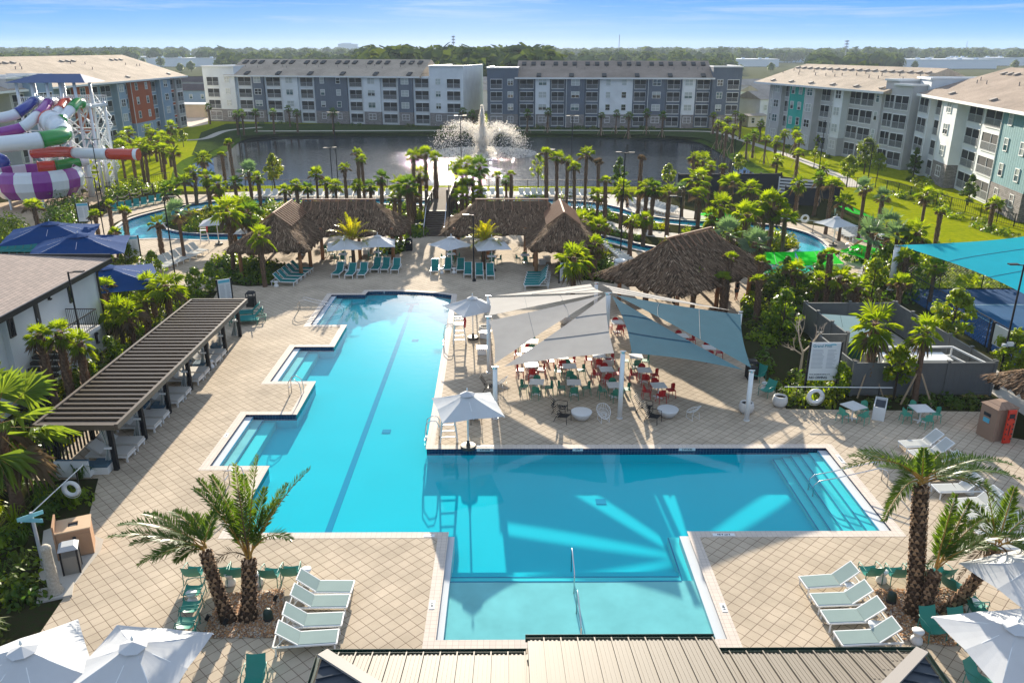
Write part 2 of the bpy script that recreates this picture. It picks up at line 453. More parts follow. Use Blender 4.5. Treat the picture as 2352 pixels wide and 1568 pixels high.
# ================================================================== outlines
POOL = [(-3.9, 34.55), (15.3, 34.55), (15.3, 27.4), (7.15, 27.4), (7.15, 21.2), (-2.4, 21.2), (-2.4, 27.4), (-11.0, 27.4),
        (-11.0, 32.85), (-13.75, 32.85), (-13.75, 38.45), (-11.1, 38.45), (-11.1, 42.85), (-13.75, 42.85), (-13.75, 48.65),
        (-11.2, 48.65), (-11.2, 52.95), (-13.75, 52.95), (-13.75, 60.3), (-11.15, 60.3), (-11.05, 61.2), (-9.2, 61.25),
        (-7.4, 61.1), (-5.8, 60.75), (-4.3, 60.1)]
POOL = POOL[::-1]                                     # anticlockwise
RIVER_OUT = smooth_loop(WL([(262, 536), (275, 517), (305, 500), (370, 482), (430, 470), (500, 461), (560, 457), (700, 456), (880, 458), (1000, 460),
    (1190, 453), (1283, 459), (1366, 465), (1421, 476), (1463, 490), (1536, 502), (1620, 508), (1700, 510), (1784, 518), (1846, 532), (1884, 550),
    (1903, 572), (1895, 600), (1862, 622), (1810, 634), (1750, 626), (1650, 605), (1560, 588), (1483, 577), (1356, 548), (1200, 537), (1040, 530),
    (885, 528), (720, 543), (560, 550), (480, 551), (362, 547), (285, 549)]), 5)
RIVER_IN = smooth_loop(WL([(372, 515), (395, 498), (440, 484), (520, 471), (600, 467), (700, 466), (880, 468), (1000, 470), (1190, 464), (1301, 474),
    (1401, 485), (1451, 496), (1501, 508), (1536, 513), (1640, 522), (1740, 526), (1801, 536), (1824, 548), (1835, 561), (1829, 573), (1801, 583),
    (1740, 586), (1640, 576), (1501, 566), (1356, 536), (1200, 525), (1040, 518), (885, 516), (720, 530), (560, 538), (445, 536), (400, 531), (376, 524)]), 5)
POND = smooth_loop(WL([(395, 426), (418, 375), (505, 344), (545, 318), (650, 309), (1000, 308), (1213, 310), (1500, 313), (1611, 321), (1676, 350),
    (1763, 400), (1790, 425), (1700, 436), (1560, 437), (1200, 435), (900, 434), (600, 434), (450, 436)], -.5), 5)
g = flat("ground", [(-2180, -38), (2180, -38), (2180, 2605), (-2180, 2605)], [POND, POOL, RIVER_OUT], -.05, lawn); tag(g, kind='structure')
tag(flat("far_fields", [(-2170, 246), (2170, 246), (2170, 2600), (-2170, 2600)], [], -.045, grass_mat("dull_field", (.06, .075, .03), (.10, .105, .045), (.13, .12, .08))), kind='structure')
MULCH = WL([(-900, 440), (-200, 436), (250, 430), (430, 439), (1000, 441), (1560, 441), (1790, 441), (1930, 458), (2010, 502), (2050, 560)]) + \
    [(31, 62), (62, 62), (62, 8), (-70, 8)]
MULCH = [Vector(p) for p in MULCH]
tag(flat("planting_bed_soil", MULCH, [RIVER_OUT, POOL], -.03, mulch), kind='structure')
tag(flat("river_island_soil", RIVER_IN, [], -.03, mulch), kind='structure')
DECK = WL([(60, 1500), (164, 1346), (226, 1098)]) + [Vector((-21.2, 31.6)), Vector((-21.2, 51.5))] + \
    WL([(500, 668), (440, 668), (385, 655), (315, 640), (285, 600), (225, 575), (225, 548), (285, 552), (362, 550), (480, 554), (560, 553), (640, 560), (720, 547),
        (885, 532), (1040, 534), (1200, 541), (1290, 556), (1290, 590), (1330, 640), (1410, 652), (1415, 600), (1395, 570), (1483, 581), (1560, 592), (1650, 612),
        (1720, 640), (1725, 690), (1690, 750), (1701, 800), (1740, 850), (1781, 900), (1806, 939), (2254, 945), (2300, 1000), (2352, 1010)]) + \
    [Vector((34, 36)), Vector((34, 10)), Vector((-6, 10)), Vector((-10.2, 18))]
tag(flat("pool_deck", DECK, [offset_poly(POOL, .3)], 0, pavers), kind='structure')
tag(flat("riverside_deck", WL([(250, 530), (258, 515), (300, 495), (365, 478), (430, 466), (500, 458), (505, 446), (440, 447), (385, 449), (330, 460), (268, 476), (232, 498), (190, 516), (190, 545), (240, 548)]), [], 0, pavers), kind='structure')
tag(flat("lakeside_deck", WL([(470, 462), (560, 453), (700, 453), (880, 455), (1000, 457), (1190, 450), (1283, 456), (1366, 462), (1421, 473), (1463, 487), (1536, 499), (1620, 505), (1640, 495),
    (1560, 478), (1480, 456), (1400, 446), (1300, 439), (1000, 439), (600, 439), (500, 443)]), [], 0, concrete), kind='structure')
tag(flat("island_path", WL([(1385, 503), (1440, 521), (1500, 530), (1566, 537), (1640, 545), (1640, 555), (1540, 548), (1480, 541), (1420, 531), (1380, 514)]), [], 0, concrete), kind='structure')
tag(flat("east_deck", WL([(1790, 506), (1850, 514), (1920, 526), (1990, 545), (2035, 570), (2035, 610), (2015, 650), (1960, 655), (1900, 640), (1868, 626), (1900, 602), (1909, 572), (1889, 548), (1848, 529), (1790, 515)]), [], 0, pavers), kind='structure')
tag(flat("play_sand", WL([(-300, 480), (0, 466), (120, 450), (240, 438), (262, 446), (215, 470), (120, 500), (40, 540), (-100, 575), (-500, 575)]), [], -.015, sand), kind='structure')
tag(flat("far_bank_painted_shade", WL([(440, 356), (462, 304), (520, 284), (800, 284), (1068, 289), (1072, 300), (1110, 300), (1115, 291), (1400, 293), (1640, 296), (1690, 309), (1712, 330), (1694, 352), (1676, 346), (1611, 317), (1500, 309.5), (1213, 306.5), (1000, 304.5), (650, 305.5), (545, 314), (505, 338), (462, 356)]), [], -.04, grass_mat("painted_shade_grass", (.035, .06, .018), (.06, .085, .02), (.02, .035, .012))), kind='structure')  # shadow of the blocks on the far bank, put into a darker grass colour
mb = MB()
strip(mb, smooth_line(WL([(585, 301), (900, 300), (1176, 299), (1450, 300), (1591, 301), (1651, 305), (1700, 320), (1764, 341), (1830, 363), (1900, 392), (1945, 412), (1962, 430)])), 1.9, -.03)
strip(mb, smooth_line(WL([(600, 292), (520, 300), (470, 318), (410, 322)])), 1.9, -.034)
struct("footpath", mb, concrete)
tag(flat("parking_lot", WL([(405, 262), (478, 270), (478, 285), (440, 292), (412, 287)]), [], -.03, mat("parking_concrete", (.5, .42, .35), .9, spec=.05)), kind='structure')

# ================================================================== coping rings
def ring(name, inner, outer, z, m): return tag(flat(name, outer, [inner], z, m), kind='structure')
def coping_mat():
    m, nt, b = principled("coping"); N, L = nt.nodes.new, nt.links.new
    tc = N("ShaderNodeTexCoord"); br = N("ShaderNodeTexBrick"); br.offset = 0
    br.inputs["Color1"].default_value = (.66, .575, .49, 1); br.inputs["Color2"].default_value = (.60, .52, .45, 1); br.inputs["Mortar"].default_value = (.42, .35, .30, 1)
    for k, v in (("Scale", 1), ("Mortar Size", .006), ("Brick Width", .2), ("Row Height", .2)): br.inputs[k].default_value = v
    L(tc.outputs["Object"], br.inputs["Vector"]); L(br.outputs[0], b.inputs["Base Color"]); b.inputs["Roughness"].default_value = .8; b.inputs["Specular IOR Level"].default_value = .1
    return m
coping = coping_mat()
ring("pool_coping", offset_poly(POOL, -.05), offset_poly(POOL, .36), .006, coping)
ring("river_coping", offset_poly(RIVER_OUT, -.03), offset_poly(RIVER_OUT, .4), .01, coping_m)
ring("island_coping", offset_poly(RIVER_IN, -.4), offset_poly(RIVER_IN, .03), .01, coping_m)

# ================================================================== the pools
tile_m = None
def tile_mat():
    m, nt, b = principled("waterline_tile"); N, L = nt.nodes.new, nt.links.new
    tc = N("ShaderNodeTexCoord"); sp = N("ShaderNodeSeparateXYZ"); L(tc.outputs["Object"], sp.inputs[0])
    ad = N("ShaderNodeMath"); L(sp.outputs[0], ad.inputs[0]); L(sp.outputs[1], ad.inputs[1])
    cb = N("ShaderNodeCombineXYZ"); L(ad.outputs[0], cb.inputs[0]); L(sp.outputs[2], cb.inputs[1])
    br = N("ShaderNodeTexBrick"); br.offset = 0
    br.inputs["Color1"].default_value = (.008, .025, .09, 1); br.inputs["Color2"].default_value = (.006, .018, .07, 1); br.inputs["Mortar"].default_value = (.10, .16, .24, 1)
    for k, v in (("Scale", 1), ("Mortar Size", .006), ("Brick Width", .15), ("Row Height", .15)): br.inputs[k].default_value = v
    L(cb.outputs[0], br.inputs["Vector"]); L(br.outputs[0], b.inputs["Base Color"]); b.inputs["Roughness"].default_value = .15
    return m
tile_m = tile_mat()
plaster = mat("pool_plaster", (.62, .65, .67), .9, spec=.05, noise=.10, nscale=.5)
plaster_blue = mat("pool_floor_plaster", (.0, .54, .63), .9, spec=.05, noise=.06, nscale=.25)
shelf_m = mat("shelf_plaster", (.50, .64, .63), .9, spec=.05, noise=.22, nscale=.7)
step_m = mat("step_plaster", (.10, .64, .66), .9, spec=.05, noise=.05, nscale=.6)
WATER_Z, FLOOR_Z = -.13, -.80
mb = MB(); wall_ring(mb, POOL, -.36, .004); struct("pool_waterline_tiles", mb, tile_m)
mb = MB(); wall_ring(mb, offset_poly(POOL, .004), -1.0, -.3); struct("pool_walls", mb, plaster_blue)
tag(flat("pool_floor", offset_poly(POOL, .02), [], FLOOR_Z, plaster_blue), kind='structure')
# sunken ledges, steps and the tanning shelf
def poolbox(name, x0, x1, y0, y1, top, m):
    mb = MB(); mb.box(((x0 + x1) / 2, (y0 + y1) / 2, (top + FLOOR_Z - .05) / 2), (x1 - x0, y1 - y0, top - FLOOR_Z + .05))
    return struct(name, mb, m)
poolbox("tanning_shelf", -2.39, 7.14, 21.21, 24.7, -.30, shelf_m)
poolbox("shelf_step", -2.39, 6.4, 24.7, 25.15, -.44, step_m)
poolbox("shelf_step", -2.39, 6.4, 25.15, 25.6, -.56, plaster_blue)
poolbox("pool_bench", 6.4, 7.14, 24.71, 27.7, -.44, step_m)
poolbox("shelf_ledge", 6.78, 7.145, 21.25, 27.3, -.118, plaster)
poolbox("shelf_ledge", -2.395, -2.12, 21.25, 27.3, -.12, plaster)
for k in range(5):
    poolbox("entry_step", 14.85 - .42 * (k + 1), 14.85 - .42 * k, 27.45, 34.5, -.24 - .09 * k, step_m)
poolbox("entry_ledge", 14.85, 15.295, 27.45, 34.5, -.125, plaster)
for (y0, y1) in ((32.9, 38.4), (42.9, 48.6), (53.0, 60.25)):
    poolbox("alcove_ledge", -13.745, -13.35, y0, y1, -.12, plaster)
    poolbox("alcove_step", -13.35, -12.85, y0, y1, -.30, shelf_m)
    poolbox("alcove_step", -12.85, -12.2, y0, y1, -.42, step_m)
mb = MB()
for k in range(6): mb.box((14.85 - .42 * k + (.02 if k else .0), 30.98, -.24 - .09 * (k - 1) + .006 if k else -.115), (.05, 7.0, .012))
for (y0, y1) in ((32.9, 38.4), (42.9, 48.6), (53.0, 60.25)):
    mb.box((-13.33, (y0 + y1) / 2, -.114), (.05, y1 - y0, .012)); mb.box((-12.83, (y0 + y1) / 2, -.294), (.05, y1 - y0, .012))
mb.box((2.0, 24.68, -.294), (8.7, .06, .012)); mb.box((2.0, 25.13, -.434), (8.7, .05, .012)); mb.box((6.42, 26.2, -.434), (.05, 2.9, .012))
struct("step_nosing_tiles", mb, mat("nosing_tile", (.03, .22, .36), .9, spec=.05))
tag(flat("cabinet_pad", WL([(100, 1218), (150, 1200), (238, 1238), (232, 1262), (168, 1345), (88, 1330)]), [], .003, concrete), kind='structure')
mb = MB()
mb.box((-7.45, 44.2, FLOOR_Z + .01), (.28, 32.0, .02)); mb.box((-7.45, 28.1, FLOOR_Z + .011), (1.0, .3, .02)); mb.box((-7.45, 60.3, FLOOR_Z + .011), (1.0, .3, .02))
for x, y in ((-7.45, 52), (-7.45, 38), (3.0, 31.0)): mb.box((x + 1.1, y, FLOOR_Z + .012), (.45, .45, .02))
struct("lane_line", mb, mat("lane_line_tile", (.0, .26, .42), .9, spec=.05))
pool_water = water_mat("pool_water", (.62, .965, .985), .16, 1.8, .02)
tag(flat("pool_water", offset_poly(POOL, .01), [], WATER_Z, pool_water), kind='structure')
# lazy river
mb = MB(); wall_ring(mb, RIVER_OUT, -.28, .006); wall_ring(mb, RIVER_IN, -.28, .006); struct("river_tiles", mb, tile_m); mb = MB(); wall_ring(mb, RIVER_OUT, -.9, -.28); wall_ring(mb, RIVER_IN, -.9, -.28); struct("river_walls", mb, plaster_blue)
tag(flat("river_floor", offset_poly(RIVER_OUT, .02), [offset_poly(RIVER_IN, -.02)], -.85, plaster_blue), kind='structure')
river_water = water_mat("river_water", (.78, .96, .98), .55, 2.6, .06, detail=4)
tag(flat("river_water", offset_poly(RIVER_OUT, .01), [offset_poly(RIVER_IN, -.01)], -.2, river_water), kind='structure')
# pond with sloping grass banks
mb = MB(); inn = offset_poly(POND, -3.0)
for i in range(len(POND)):
    a, b, c, d = POND[i], POND[(i + 1) % len(POND)], inn[(i + 1) % len(POND)], inn[i]
    mb.quad((a[0], a[1], -.05), (b[0], b[1], -.05), (c[0], c[1], -1.4), (d[0], d[1], -1.4))
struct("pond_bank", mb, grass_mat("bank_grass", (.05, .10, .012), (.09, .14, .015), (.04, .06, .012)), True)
FOUNT = W(1107, 352, -.75)
pond_water = water_mat("pond_water", (.1, .1, .1), .045, .8, .16, detail=6, stretch=2.2, gloss=.03, amount=.6, body=(.018, .022, .026), churn=(FOUNT.x, FOUNT.y, 46, 1.7))
tag(flat("pond_water", offset_poly(POND, .5), [], -.75, pond_water), kind='structure')
# ================================================================== apartment buildings
def siding(name, col, board=0.0, rough=.8):
    """painted wall, optionally with upright board-and-batten joints"""
    m, nt, b = principled(name); N, L = nt.nodes.new, nt.links.new
    tc = N("ShaderNodeTexCoord"); nz = N("ShaderNodeTexNoise"); nz.inputs["Scale"].default_value = .5; nz.inputs["Detail"].default_value = 6
    L(tc.outputs["Object"], nz.inputs["Vector"])
    mr = N("ShaderNodeMapRange"); mr.inputs[1].default_value = .3; mr.inputs[2].default_value = .7; mr.inputs[3].default_value = .88; mr.inputs[4].default_value = 1.04
    L(nz.outputs[0], mr.inputs[0])
    mx = N("ShaderNodeMixRGB"); mx.blend_type = 'MULTIPLY'; mx.inputs[0].default_value = 1; mx.inputs[1].default_value = (*col, 1)
    L(mr.outputs[0], mx.inputs[2]); L(mx.outputs[0], b.inputs["Base Color"])
    b.inputs["Roughness"].default_value = rough; b.inputs["Specular IOR Level"].default_value = .15
    if board:
        wv = N("ShaderNodeTexWave"); wv.wave_type = 'BANDS'; wv.bands_direction = 'X'; wv.inputs["Scale"].default_value = board
        L(tc.outputs["Object"], wv.inputs["Vector"])
        r = N("ShaderNodeMapRange"); r.inputs[1].default_value = .85; r.inputs[2].default_value = .95; L(wv.outputs["Fac"], r.inputs[0])
        bp = N("ShaderNodeBump"); bp.inputs["Strength"].default_value = .8; bp.inputs["Distance"].default_value = .05
        L(r.outputs[0], bp.inputs["Height"]); L(bp.outputs[0], b.inputs["Normal"])
    return m
def brick_mat(name, c1, c2, mo, bw=.4, rh=.12, ms=.015):
    m, nt, b = principled(name); N, L = nt.nodes.new, nt.links.new
    tc = N("ShaderNodeTexCoord"); sp = N("ShaderNodeSeparateXYZ"); L(tc.outputs["Object"], sp.inputs[0])
    ad = N("ShaderNodeMath"); L(sp.outputs[0], ad.inputs[0]); L(sp.outputs[1], ad.inputs[1])
    cb = N("ShaderNodeCombineXYZ"); L(ad.outputs[0], cb.inputs[0]); L(sp.outputs[2], cb.inputs[1])
    br = N("ShaderNodeTexBrick")
    br.inputs["Color1"].default_value = (*c1, 1); br.inputs["Color2"].default_value = (*c2, 1); br.inputs["Mortar"].default_value = (*mo, 1)
    for k, v in (("Scale", 1), ("Mortar Size", ms), ("Brick Width", bw), ("Row Height", rh)): br.inputs[k].default_value = v
    L(cb.outputs[0], br.inputs["Vector"]); L(br.outputs[0], b.inputs["Base Color"]); b.inputs["Roughness"].default_value = .85; b.inputs["Specular IOR Level"].default_value = .1
    return m
def shingle_mat(name, c1, c2, scale=1.0, bump=.5):
    m, nt, b = principled(name); N, L = nt.nodes.new, nt.links.new
    tc = N("ShaderNodeTexCoord"); br = N("ShaderNodeTexBrick")
    br.inputs["Color1"].default_value = (*c1, 1); br.inputs["Color2"].default_value = (*c2, 1); br.inputs["Mortar"].default_value = (*(c * .5 for c in c1), 1)
    for k, v in (("Scale", scale), ("Mortar Size", .012), ("Brick Width", .5), ("Row Height", .25)): br.inputs[k].default_value = v
    L(tc.outputs["Object"], br.inputs["Vector"])
    nz = N("ShaderNodeTexNoise"); nz.inputs["Scale"].default_value = .3; nz.inputs["Detail"].default_value = 8; L(tc.outputs["Object"], nz.inputs["Vector"])
    mr = N("ShaderNodeMapRange"); mr.inputs[1].default_value = .3; mr.inputs[2].default_value = .7; mr.inputs[3].default_value = .78; mr.inputs[4].default_value = 1.08; L(nz.outputs[0], mr.inputs[0])
    mx = N("ShaderNodeMixRGB"); mx.blend_type = 'MULTIPLY'; mx.inputs[0].default_value = 1
    L(br.outputs[0], mx.inputs[1]); L(mr.outputs[0], mx.inputs[2]); L(mx.outputs[0], b.inputs["Base Color"])
    b.inputs["Roughness"].default_value = .9; b.inputs["Specular IOR Level"].default_value = .05
    return m
WHITE_WALL = siding("white_siding", (.70, .72, .72)); DARK_WALL = siding("slate_siding", (.125, .15, .19), .6)
GREY_WALL = siding("grey_stucco", (.50, .49, .48)); LBLUE_WALL = siding("blue_grey_siding", (.27, .36, .45))
ORANGE_WALL = siding("orange_siding", (.42, .10, .035), .5); TEAL_WALL = siding("teal_siding", (.03, .42, .34), .5); SAGE_WALL = siding("sage_siding", (.17, .31, .33), .5)
STONE = brick_mat("stone_veneer", (.20, .18, .17), (.30, .27, .26), (.12, .11, .10), .5, .2)
ROOF_TAN = shingle_mat("tan_shingles", (.52, .42, .32), (.44, .36, .28)); ROOF_BROWN = shingle_mat("brown_shingles", (.36, .285, .23), (.31, .25, .20))
glass = mat("window_glass", (.015, .02, .025), .06, spec=.9); blind = mat("window_blind", (.42, .45, .43), .15, spec=.8)
glass_teal = mat("tinted_glass", (.04, .10, .11), .06, spec=.9)
screen_m = mat("porch_screen", (.022, .024, .028), .6, spec=.15, noise=.5, nscale=.6); screen_painted_lit = mat("porch_screen_painted_lit", (.05, .05, .05), .6, spec=.15, noise=.6, nscale=.5)  # second screen is a paler copy, light from the rooms put into its colour
trim = mat("white_trim", (.72, .72, .70), .6)
rail_grey = mat("grey_rail", (.40, .41, .42), .5)

def win_meshes(w, h, cross=True):
    fr = MB(); t = .09
    fr.box((0, .03, h / 2), (w + .12, .10, .09)); fr.v = []; fr.f = []; fr.m = []
    for x in (-w / 2, w / 2): fr.box((x, .05, h / 2), (t, .10, h + t))
    for z in (0, h): fr.box((0, .055, z), (w + t, .11, t))
    fr.box((0, .045, h * .5), (w - t, .08, .06))
    if cross: fr.box((0, .05, h / 2), (.07, .085, h - t))
    pn = MB(); pn.box((0, .015, h / 2), (w, .04, h))
    return fr, pn
_wc = {}; _bl = {}
def wincache(w, h, cross, gm):
    k = (round(w, 1), round(h, 1), cross)
    if k not in _wc:
        fr, pn = win_meshes(k[0], k[1], cross); _wc[k] = (fr.mesh("window", trim), {})
        _wc[k][1]["src"] = pn
    fm, d = _wc[k]
    if gm.name not in d: d[gm.name] = d["src"].mesh("pane", gm)
    return fm, d[gm.name]
def add_window(parent, x, y, z, w, h, cross=True, rnd=None):
    gm = (rnd or R).choice([glass, glass, blind, glass_teal, blind])
    fm, pm = wincache(w, h, cross, gm)
    o = link("window", fm, parent, (x, y, z)); link("pane", pm, o)
    if gm is not blind and R.random() < .65:
        if round(w, 1) not in _bl: q = MB(); q.box((0, .025, -.5), (round(w, 1) - .1, .035, 1)); _bl[round(w, 1)] = q.mesh("blind", blind)
        b = link("blind", _bl[round(w, 1)], o, (0, 0, h)); b.scale = (1, 1, h * R.choice((.3, .45, .5, .5, .7)))
    return o
_bc = {}
def add_balcony(parent, x, y, z, w, h, rm=None, lattice=False, rz=0.0):
    k = (round(w, 1), round(h, 1), lattice, rm.name if rm else "", R.random() < .3)
    if k not in _bc:
        w, h = k[0], k[1]
        sc = MB(); sc.box((0, .02, h / 2), (w, .05, h))
        fr = MB()
        for xx in (-w / 2, 0, w / 2): fr.box((xx, .07, h / 2), (.06, .07, h))
        for zz in (0, h): fr.box((0, .08, zz), (w + .09, .09, .12))
        rl = MB(); rl.box((0, .12, 1.05), (w, .06, .07)); rl.box((0, .12, .12), (w, .06, .07))
        n = max(4, int(w / .24))
        for i in range(n):
            xx = -w / 2 + (i + .5) * w / n
            if lattice: rl.bar((xx - .25, .115, .15), (xx + .25, .115, 1.03), .05, .03)
            else: rl.box((xx, .12, .58), (.055, .035, .9))
        _bc[k] = (sc.mesh("balcony", screen_painted_lit if k[4] else screen_m), fr.mesh("screen_frame", trim), rl.mesh("railing", rm or rail_grey))
    a, b, c = _bc[k]
    o = link("balcony", a, parent, (x, y, z), rz); link("screen_frame", b, o); link("railing", c, o)
    return o
COLOURS = [mat("beach_towel", (.5, .12, .05), .9), mat("blue_towel", (.05, .3, .5), .9)]
def apartment(name, label, p0, p1, bays, eave, depth, ridge, roof_m, fh=2.85, base=.25, stone=True, toward=None, group="apartment blocks round the lake", hip=False, vents=18, roof_x=None, roof_over=.6, small=False):
    p0, p1 = Vector(p0[:2]), Vector(p1[:2]); u = (p1 - p0).normalized()
    ang = atan2(u.y, u.x)                  # local x along the front, local -y outward ... front faces -y locally
    t = thing(name, label, "building", (p0.x, p0.y, 0), ang, group)
    Ltot = (p1 - p0).length
    mats, mi = [], {}
    def MI(m):
        if m.name not in mi: mi[m.name] = len(mats); mats.append(m)
        return mi[m.name]
    wall = MB()
    spots = []
    for (x0, x1, typ, m, proj, top) in bays:
        zt = top or eave; y = -proj
        zs = fh + base if (stone and typ != 'bal') else 0
        if zs:
            wall.box(((x0 + x1) / 2, (y + depth) / 2 - .03, zs / 2), (x1 - x0 + .02, depth - y + .06, zs), 0, MI(STONE) if stone is True else MI(stone))
        wall.box(((x0 + x1) / 2, (y + depth) / 2, (zs + zt) / 2), (x1 - x0, depth - y, zt - zs), 0, MI(m))
        if top:
            par = MB(); par.box(((x0 + x1) / 2, y - .02, zt + .12), (x1 - x0 + .3, .55, .28)); par.box((x0 + .15, (y + depth) / 2, zt + .13), (.4, depth - y, .26)); par.box((x1 - .15, (y + depth) / 2, zt + .131), (.4, depth - y, .26)); par.build("parapet_cap", trim, t)
        for f in range(4):
            z = base + f * fh
            c = (x0 + x1) / 2; w = x1 - x0
            if typ == 'bal': spots.append(('b', c, y, z + .12, w * .78, 2.25, m))
            elif typ == 'win': spots.append(('w', c, y, z + .95, min(1.9, w * .6), 1.45, True))
            elif typ == 'win1': spots.append(('w', c, y, z + .95, .95, 1.45, False))
            elif typ == 'wins': spots += [('w', x0 + w * .26, y, z + .95, 1.05, 1.45, False), ('w', x0 + w * .74, y, z + .95, 1.05, 1.45, False)]
            elif typ == 'balwin': spots += [('b', x0 + w * .30, y, z + .12, w * .38, 2.25, m), ('w', x0 + w * .76, y, z + .95, 1.3, 1.4, True)]
            elif typ == 'winbal': spots += [('b', x0 + w * .72, y, z + .12, w * .40, 2.25, m), ('w', x0 + w * .26, y, z + .95, 1.3, 1.4, True)]
        if typ in ('win', 'wins') and not top: dn = MB(); dn.box((x0 + .12, y - .07, eave / 2), (.1, .1, eave)); dn.build("downpipe", trim, t)
    wall.build("wall", mats, t)
    for s in spots:
        if s[0] == 'w':
            o = add_window(t, s[1], s[2], s[3], s[4], s[5], s[6]); o.rotation_euler = (0, 0, pi)
        else:
            o = add_balcony(t, s[1], s[2], s[3], s[4], s[5], None, s[6] is None); o.rotation_euler = (0, 0, pi)
    rx0, rx1 = roof_x or (0, Ltot); ov = roof_over
    rf = MB(); ym = depth * .5; pf = max([b[4] for b in bays if not b[5]] or [0])
    hx = ym * .9 if hip else 0
    A = [(rx0 - .3, -pf - ov, eave), (rx1 + .3, -pf - ov, eave), (rx1 - hx, ym, ridge), (rx0 + hx, ym, ridge), (rx0 - .3, depth + ov, eave), (rx1 + .3, depth + ov, eave)]
    B = [(x, y, z - .3) for x, y, z in A]
    vs = A + B
    rf.add(vs, [(0, 1, 2, 3), (3, 2, 5, 4), (1, 5, 2), (0, 3, 4), (6, 9, 8, 7), (9, 10, 11, 8), (0, 6, 7, 1), (4, 5, 11, 10), (0, 4, 10, 6), (1, 7, 11, 5)])
    ro = rf.build("roof", roof_m, t)
    fa = MB(); fa.box(((rx0 + rx1) / 2, -pf - ov - .06, eave - .14), (rx1 - rx0 + .6, .10, .34)); fa.build("gutter", trim, ro)
    sl = atan2(ridge - eave, ym + pf + ov)
    vm = MB(); vm.box((0, 0, .14), (1.0, 2.0, .22)); vm.box((0, -.1, .28), (1.1, 1.8, .06)); 
    if small: vm = MB(); vm.box((0, 0, .12), (.7, .8, .2)); vm.box((0, -.05, .24), (.8, .8, .05))
    vmesh = vm.mesh("roof_vent", [mat("roof_vent_metal", (.03, .028, .028), .7) if not small else mat("pale_vent_metal", (.30, .26, .22), .6)])
    pm_ = MB(); pm_.cyl((0, 0, -.1), (0, 0, .5), .07, n=6); pmesh = pm_.mesh("vent_pipe", mat("vent_pipe_lead", (.16, .14, .13), .6))
    grp = max(1, vents // 3); k = 0
    for gI in range(grp):
        for j in range(3):
            fx = rx0 + hx * .6 + (rx1 - rx0 - hx * 1.2) * (gI + .5) / grp + (j - 1) * 2.3
            fr_ = .78
            o = link("roof_vent", vmesh, ro, (fx, -pf - ov + (ym + pf + ov) * fr_, eave + (ridge - eave) * fr_)); o.rotation_euler = (sl, 0, 0)
            fr2 = .45 + .25 * R.random()
            o = link("vent_pipe", pmesh, ro, (fx + R.uniform(-1, 1), -pf - ov + (ym + pf + ov) * fr2, eave + (ridge - eave) * fr2))
        fx = rx0 + hx * .6 + (rx1 - rx0 - hx * 1.2) * (gI + .7) / grp
        o = link("roof_vent", vmesh, ro, (fx, -pf - ov + (ym + pf + ov) * .12, eave + (ridge - eave) * .12)); o.rotation_euler = (sl, 0, 0)
    return t
def bays_px(p0, p1, rows, y_of):
    """rows: (px0, px1, type, mat, proj, top) -> distances along the front"""
    p0, p1 = Vector(p0[:2]), Vector(p1[:2]); u = (p1 - p0).normalized()
    def s(px):
        d = Vector(ray(px, y_of(px) if callable(y_of) else y_of)[:2]); n = Vector((-d.y, d.x))
        return -(p0.dot(n)) / (u.dot(n))
    out = []
    for r in rows:
        a, b = s(r[0]), s(r[1]); out.append((min(a, b), max(a, b), *r[2:]))
    return out
Wm, Dm, Gm = WHITE_WALL, DARK_WALL, GREY_WALL
# the pale block across the lake
b0, b1 = (-81.0, 222.5), (-10.8, 205.3)
zB, rB = 11.55, 15.4
rowsB = [(475, 546, 'balwin', Wm, 1.2, 14.6), (546, 583, 'bal', Wm, .3, None), (583, 610, 'win', Dm, 1.0, None), (610, 650, 'bal', Wm, .3, None), (650, 688, 'win', Wm, 1.0, None), (688, 724, 'bal', Wm, .3, None),
    (724, 800, 'wins', Dm, .8, None), (800, 836, 'bal', Wm, .3, None), (836, 876, 'win', Wm, 1.0, None), (876, 916, 'bal', Wm, .3, None), (916, 950, 'win', Dm, 1.0, None), (950, 990, 'bal', Wm, .3, None), (990, 1067, 'winbal', Wm, 1.2, 13.9)]
rowsB[0] = (475, 546, 'balwin', Wm, 1.2, 13.6); 
apartment("apartment_building", "white and slate four storey apartment block across the lake, left of the fountain", b0, b1, bays_px(b0, b1, rowsB, 200), zB, 17, rB, ROOF_TAN, roof_x=(8.5, 61.5))
# the slate block across the lake
c0, c1 = (-4.8, 203.6), (55.6, 199.4)
rowsC = [(1120, 1190, 'balwin', Dm, 1.2, 13.6), (1190, 1230, 'bal', Dm, .3, None), (1230, 1263, 'win', Wm, 1.0, None), (1263, 1300, 'bal', Dm, .3, None), (1300, 1343, 'win', Dm, 1.0, None), (1343, 1377, 'bal', Dm, .3, None),
    (1377, 1453, 'wins', Wm, .8, None), (1453, 1487, 'bal', Dm, .3, None), (1487, 1528, 'win', Dm, 1.0, None), (1528, 1566, 'bal', Dm, .3, None), (1566, 1596, 'win', Wm, 1.0, None), (1596, 1634, 'bal', Dm, .3, None), (1634, 1700, 'winbal', Dm, 1.2, 13.9)]
apartment("apartment_building", "slate grey four storey apartment block across the lake with one wide white panel", c0, c1, bays_px(c0, c1, rowsC, 200), 11.5, 17, 15.2, ROOF_BROWN, roof_x=(7.0, 53.5))
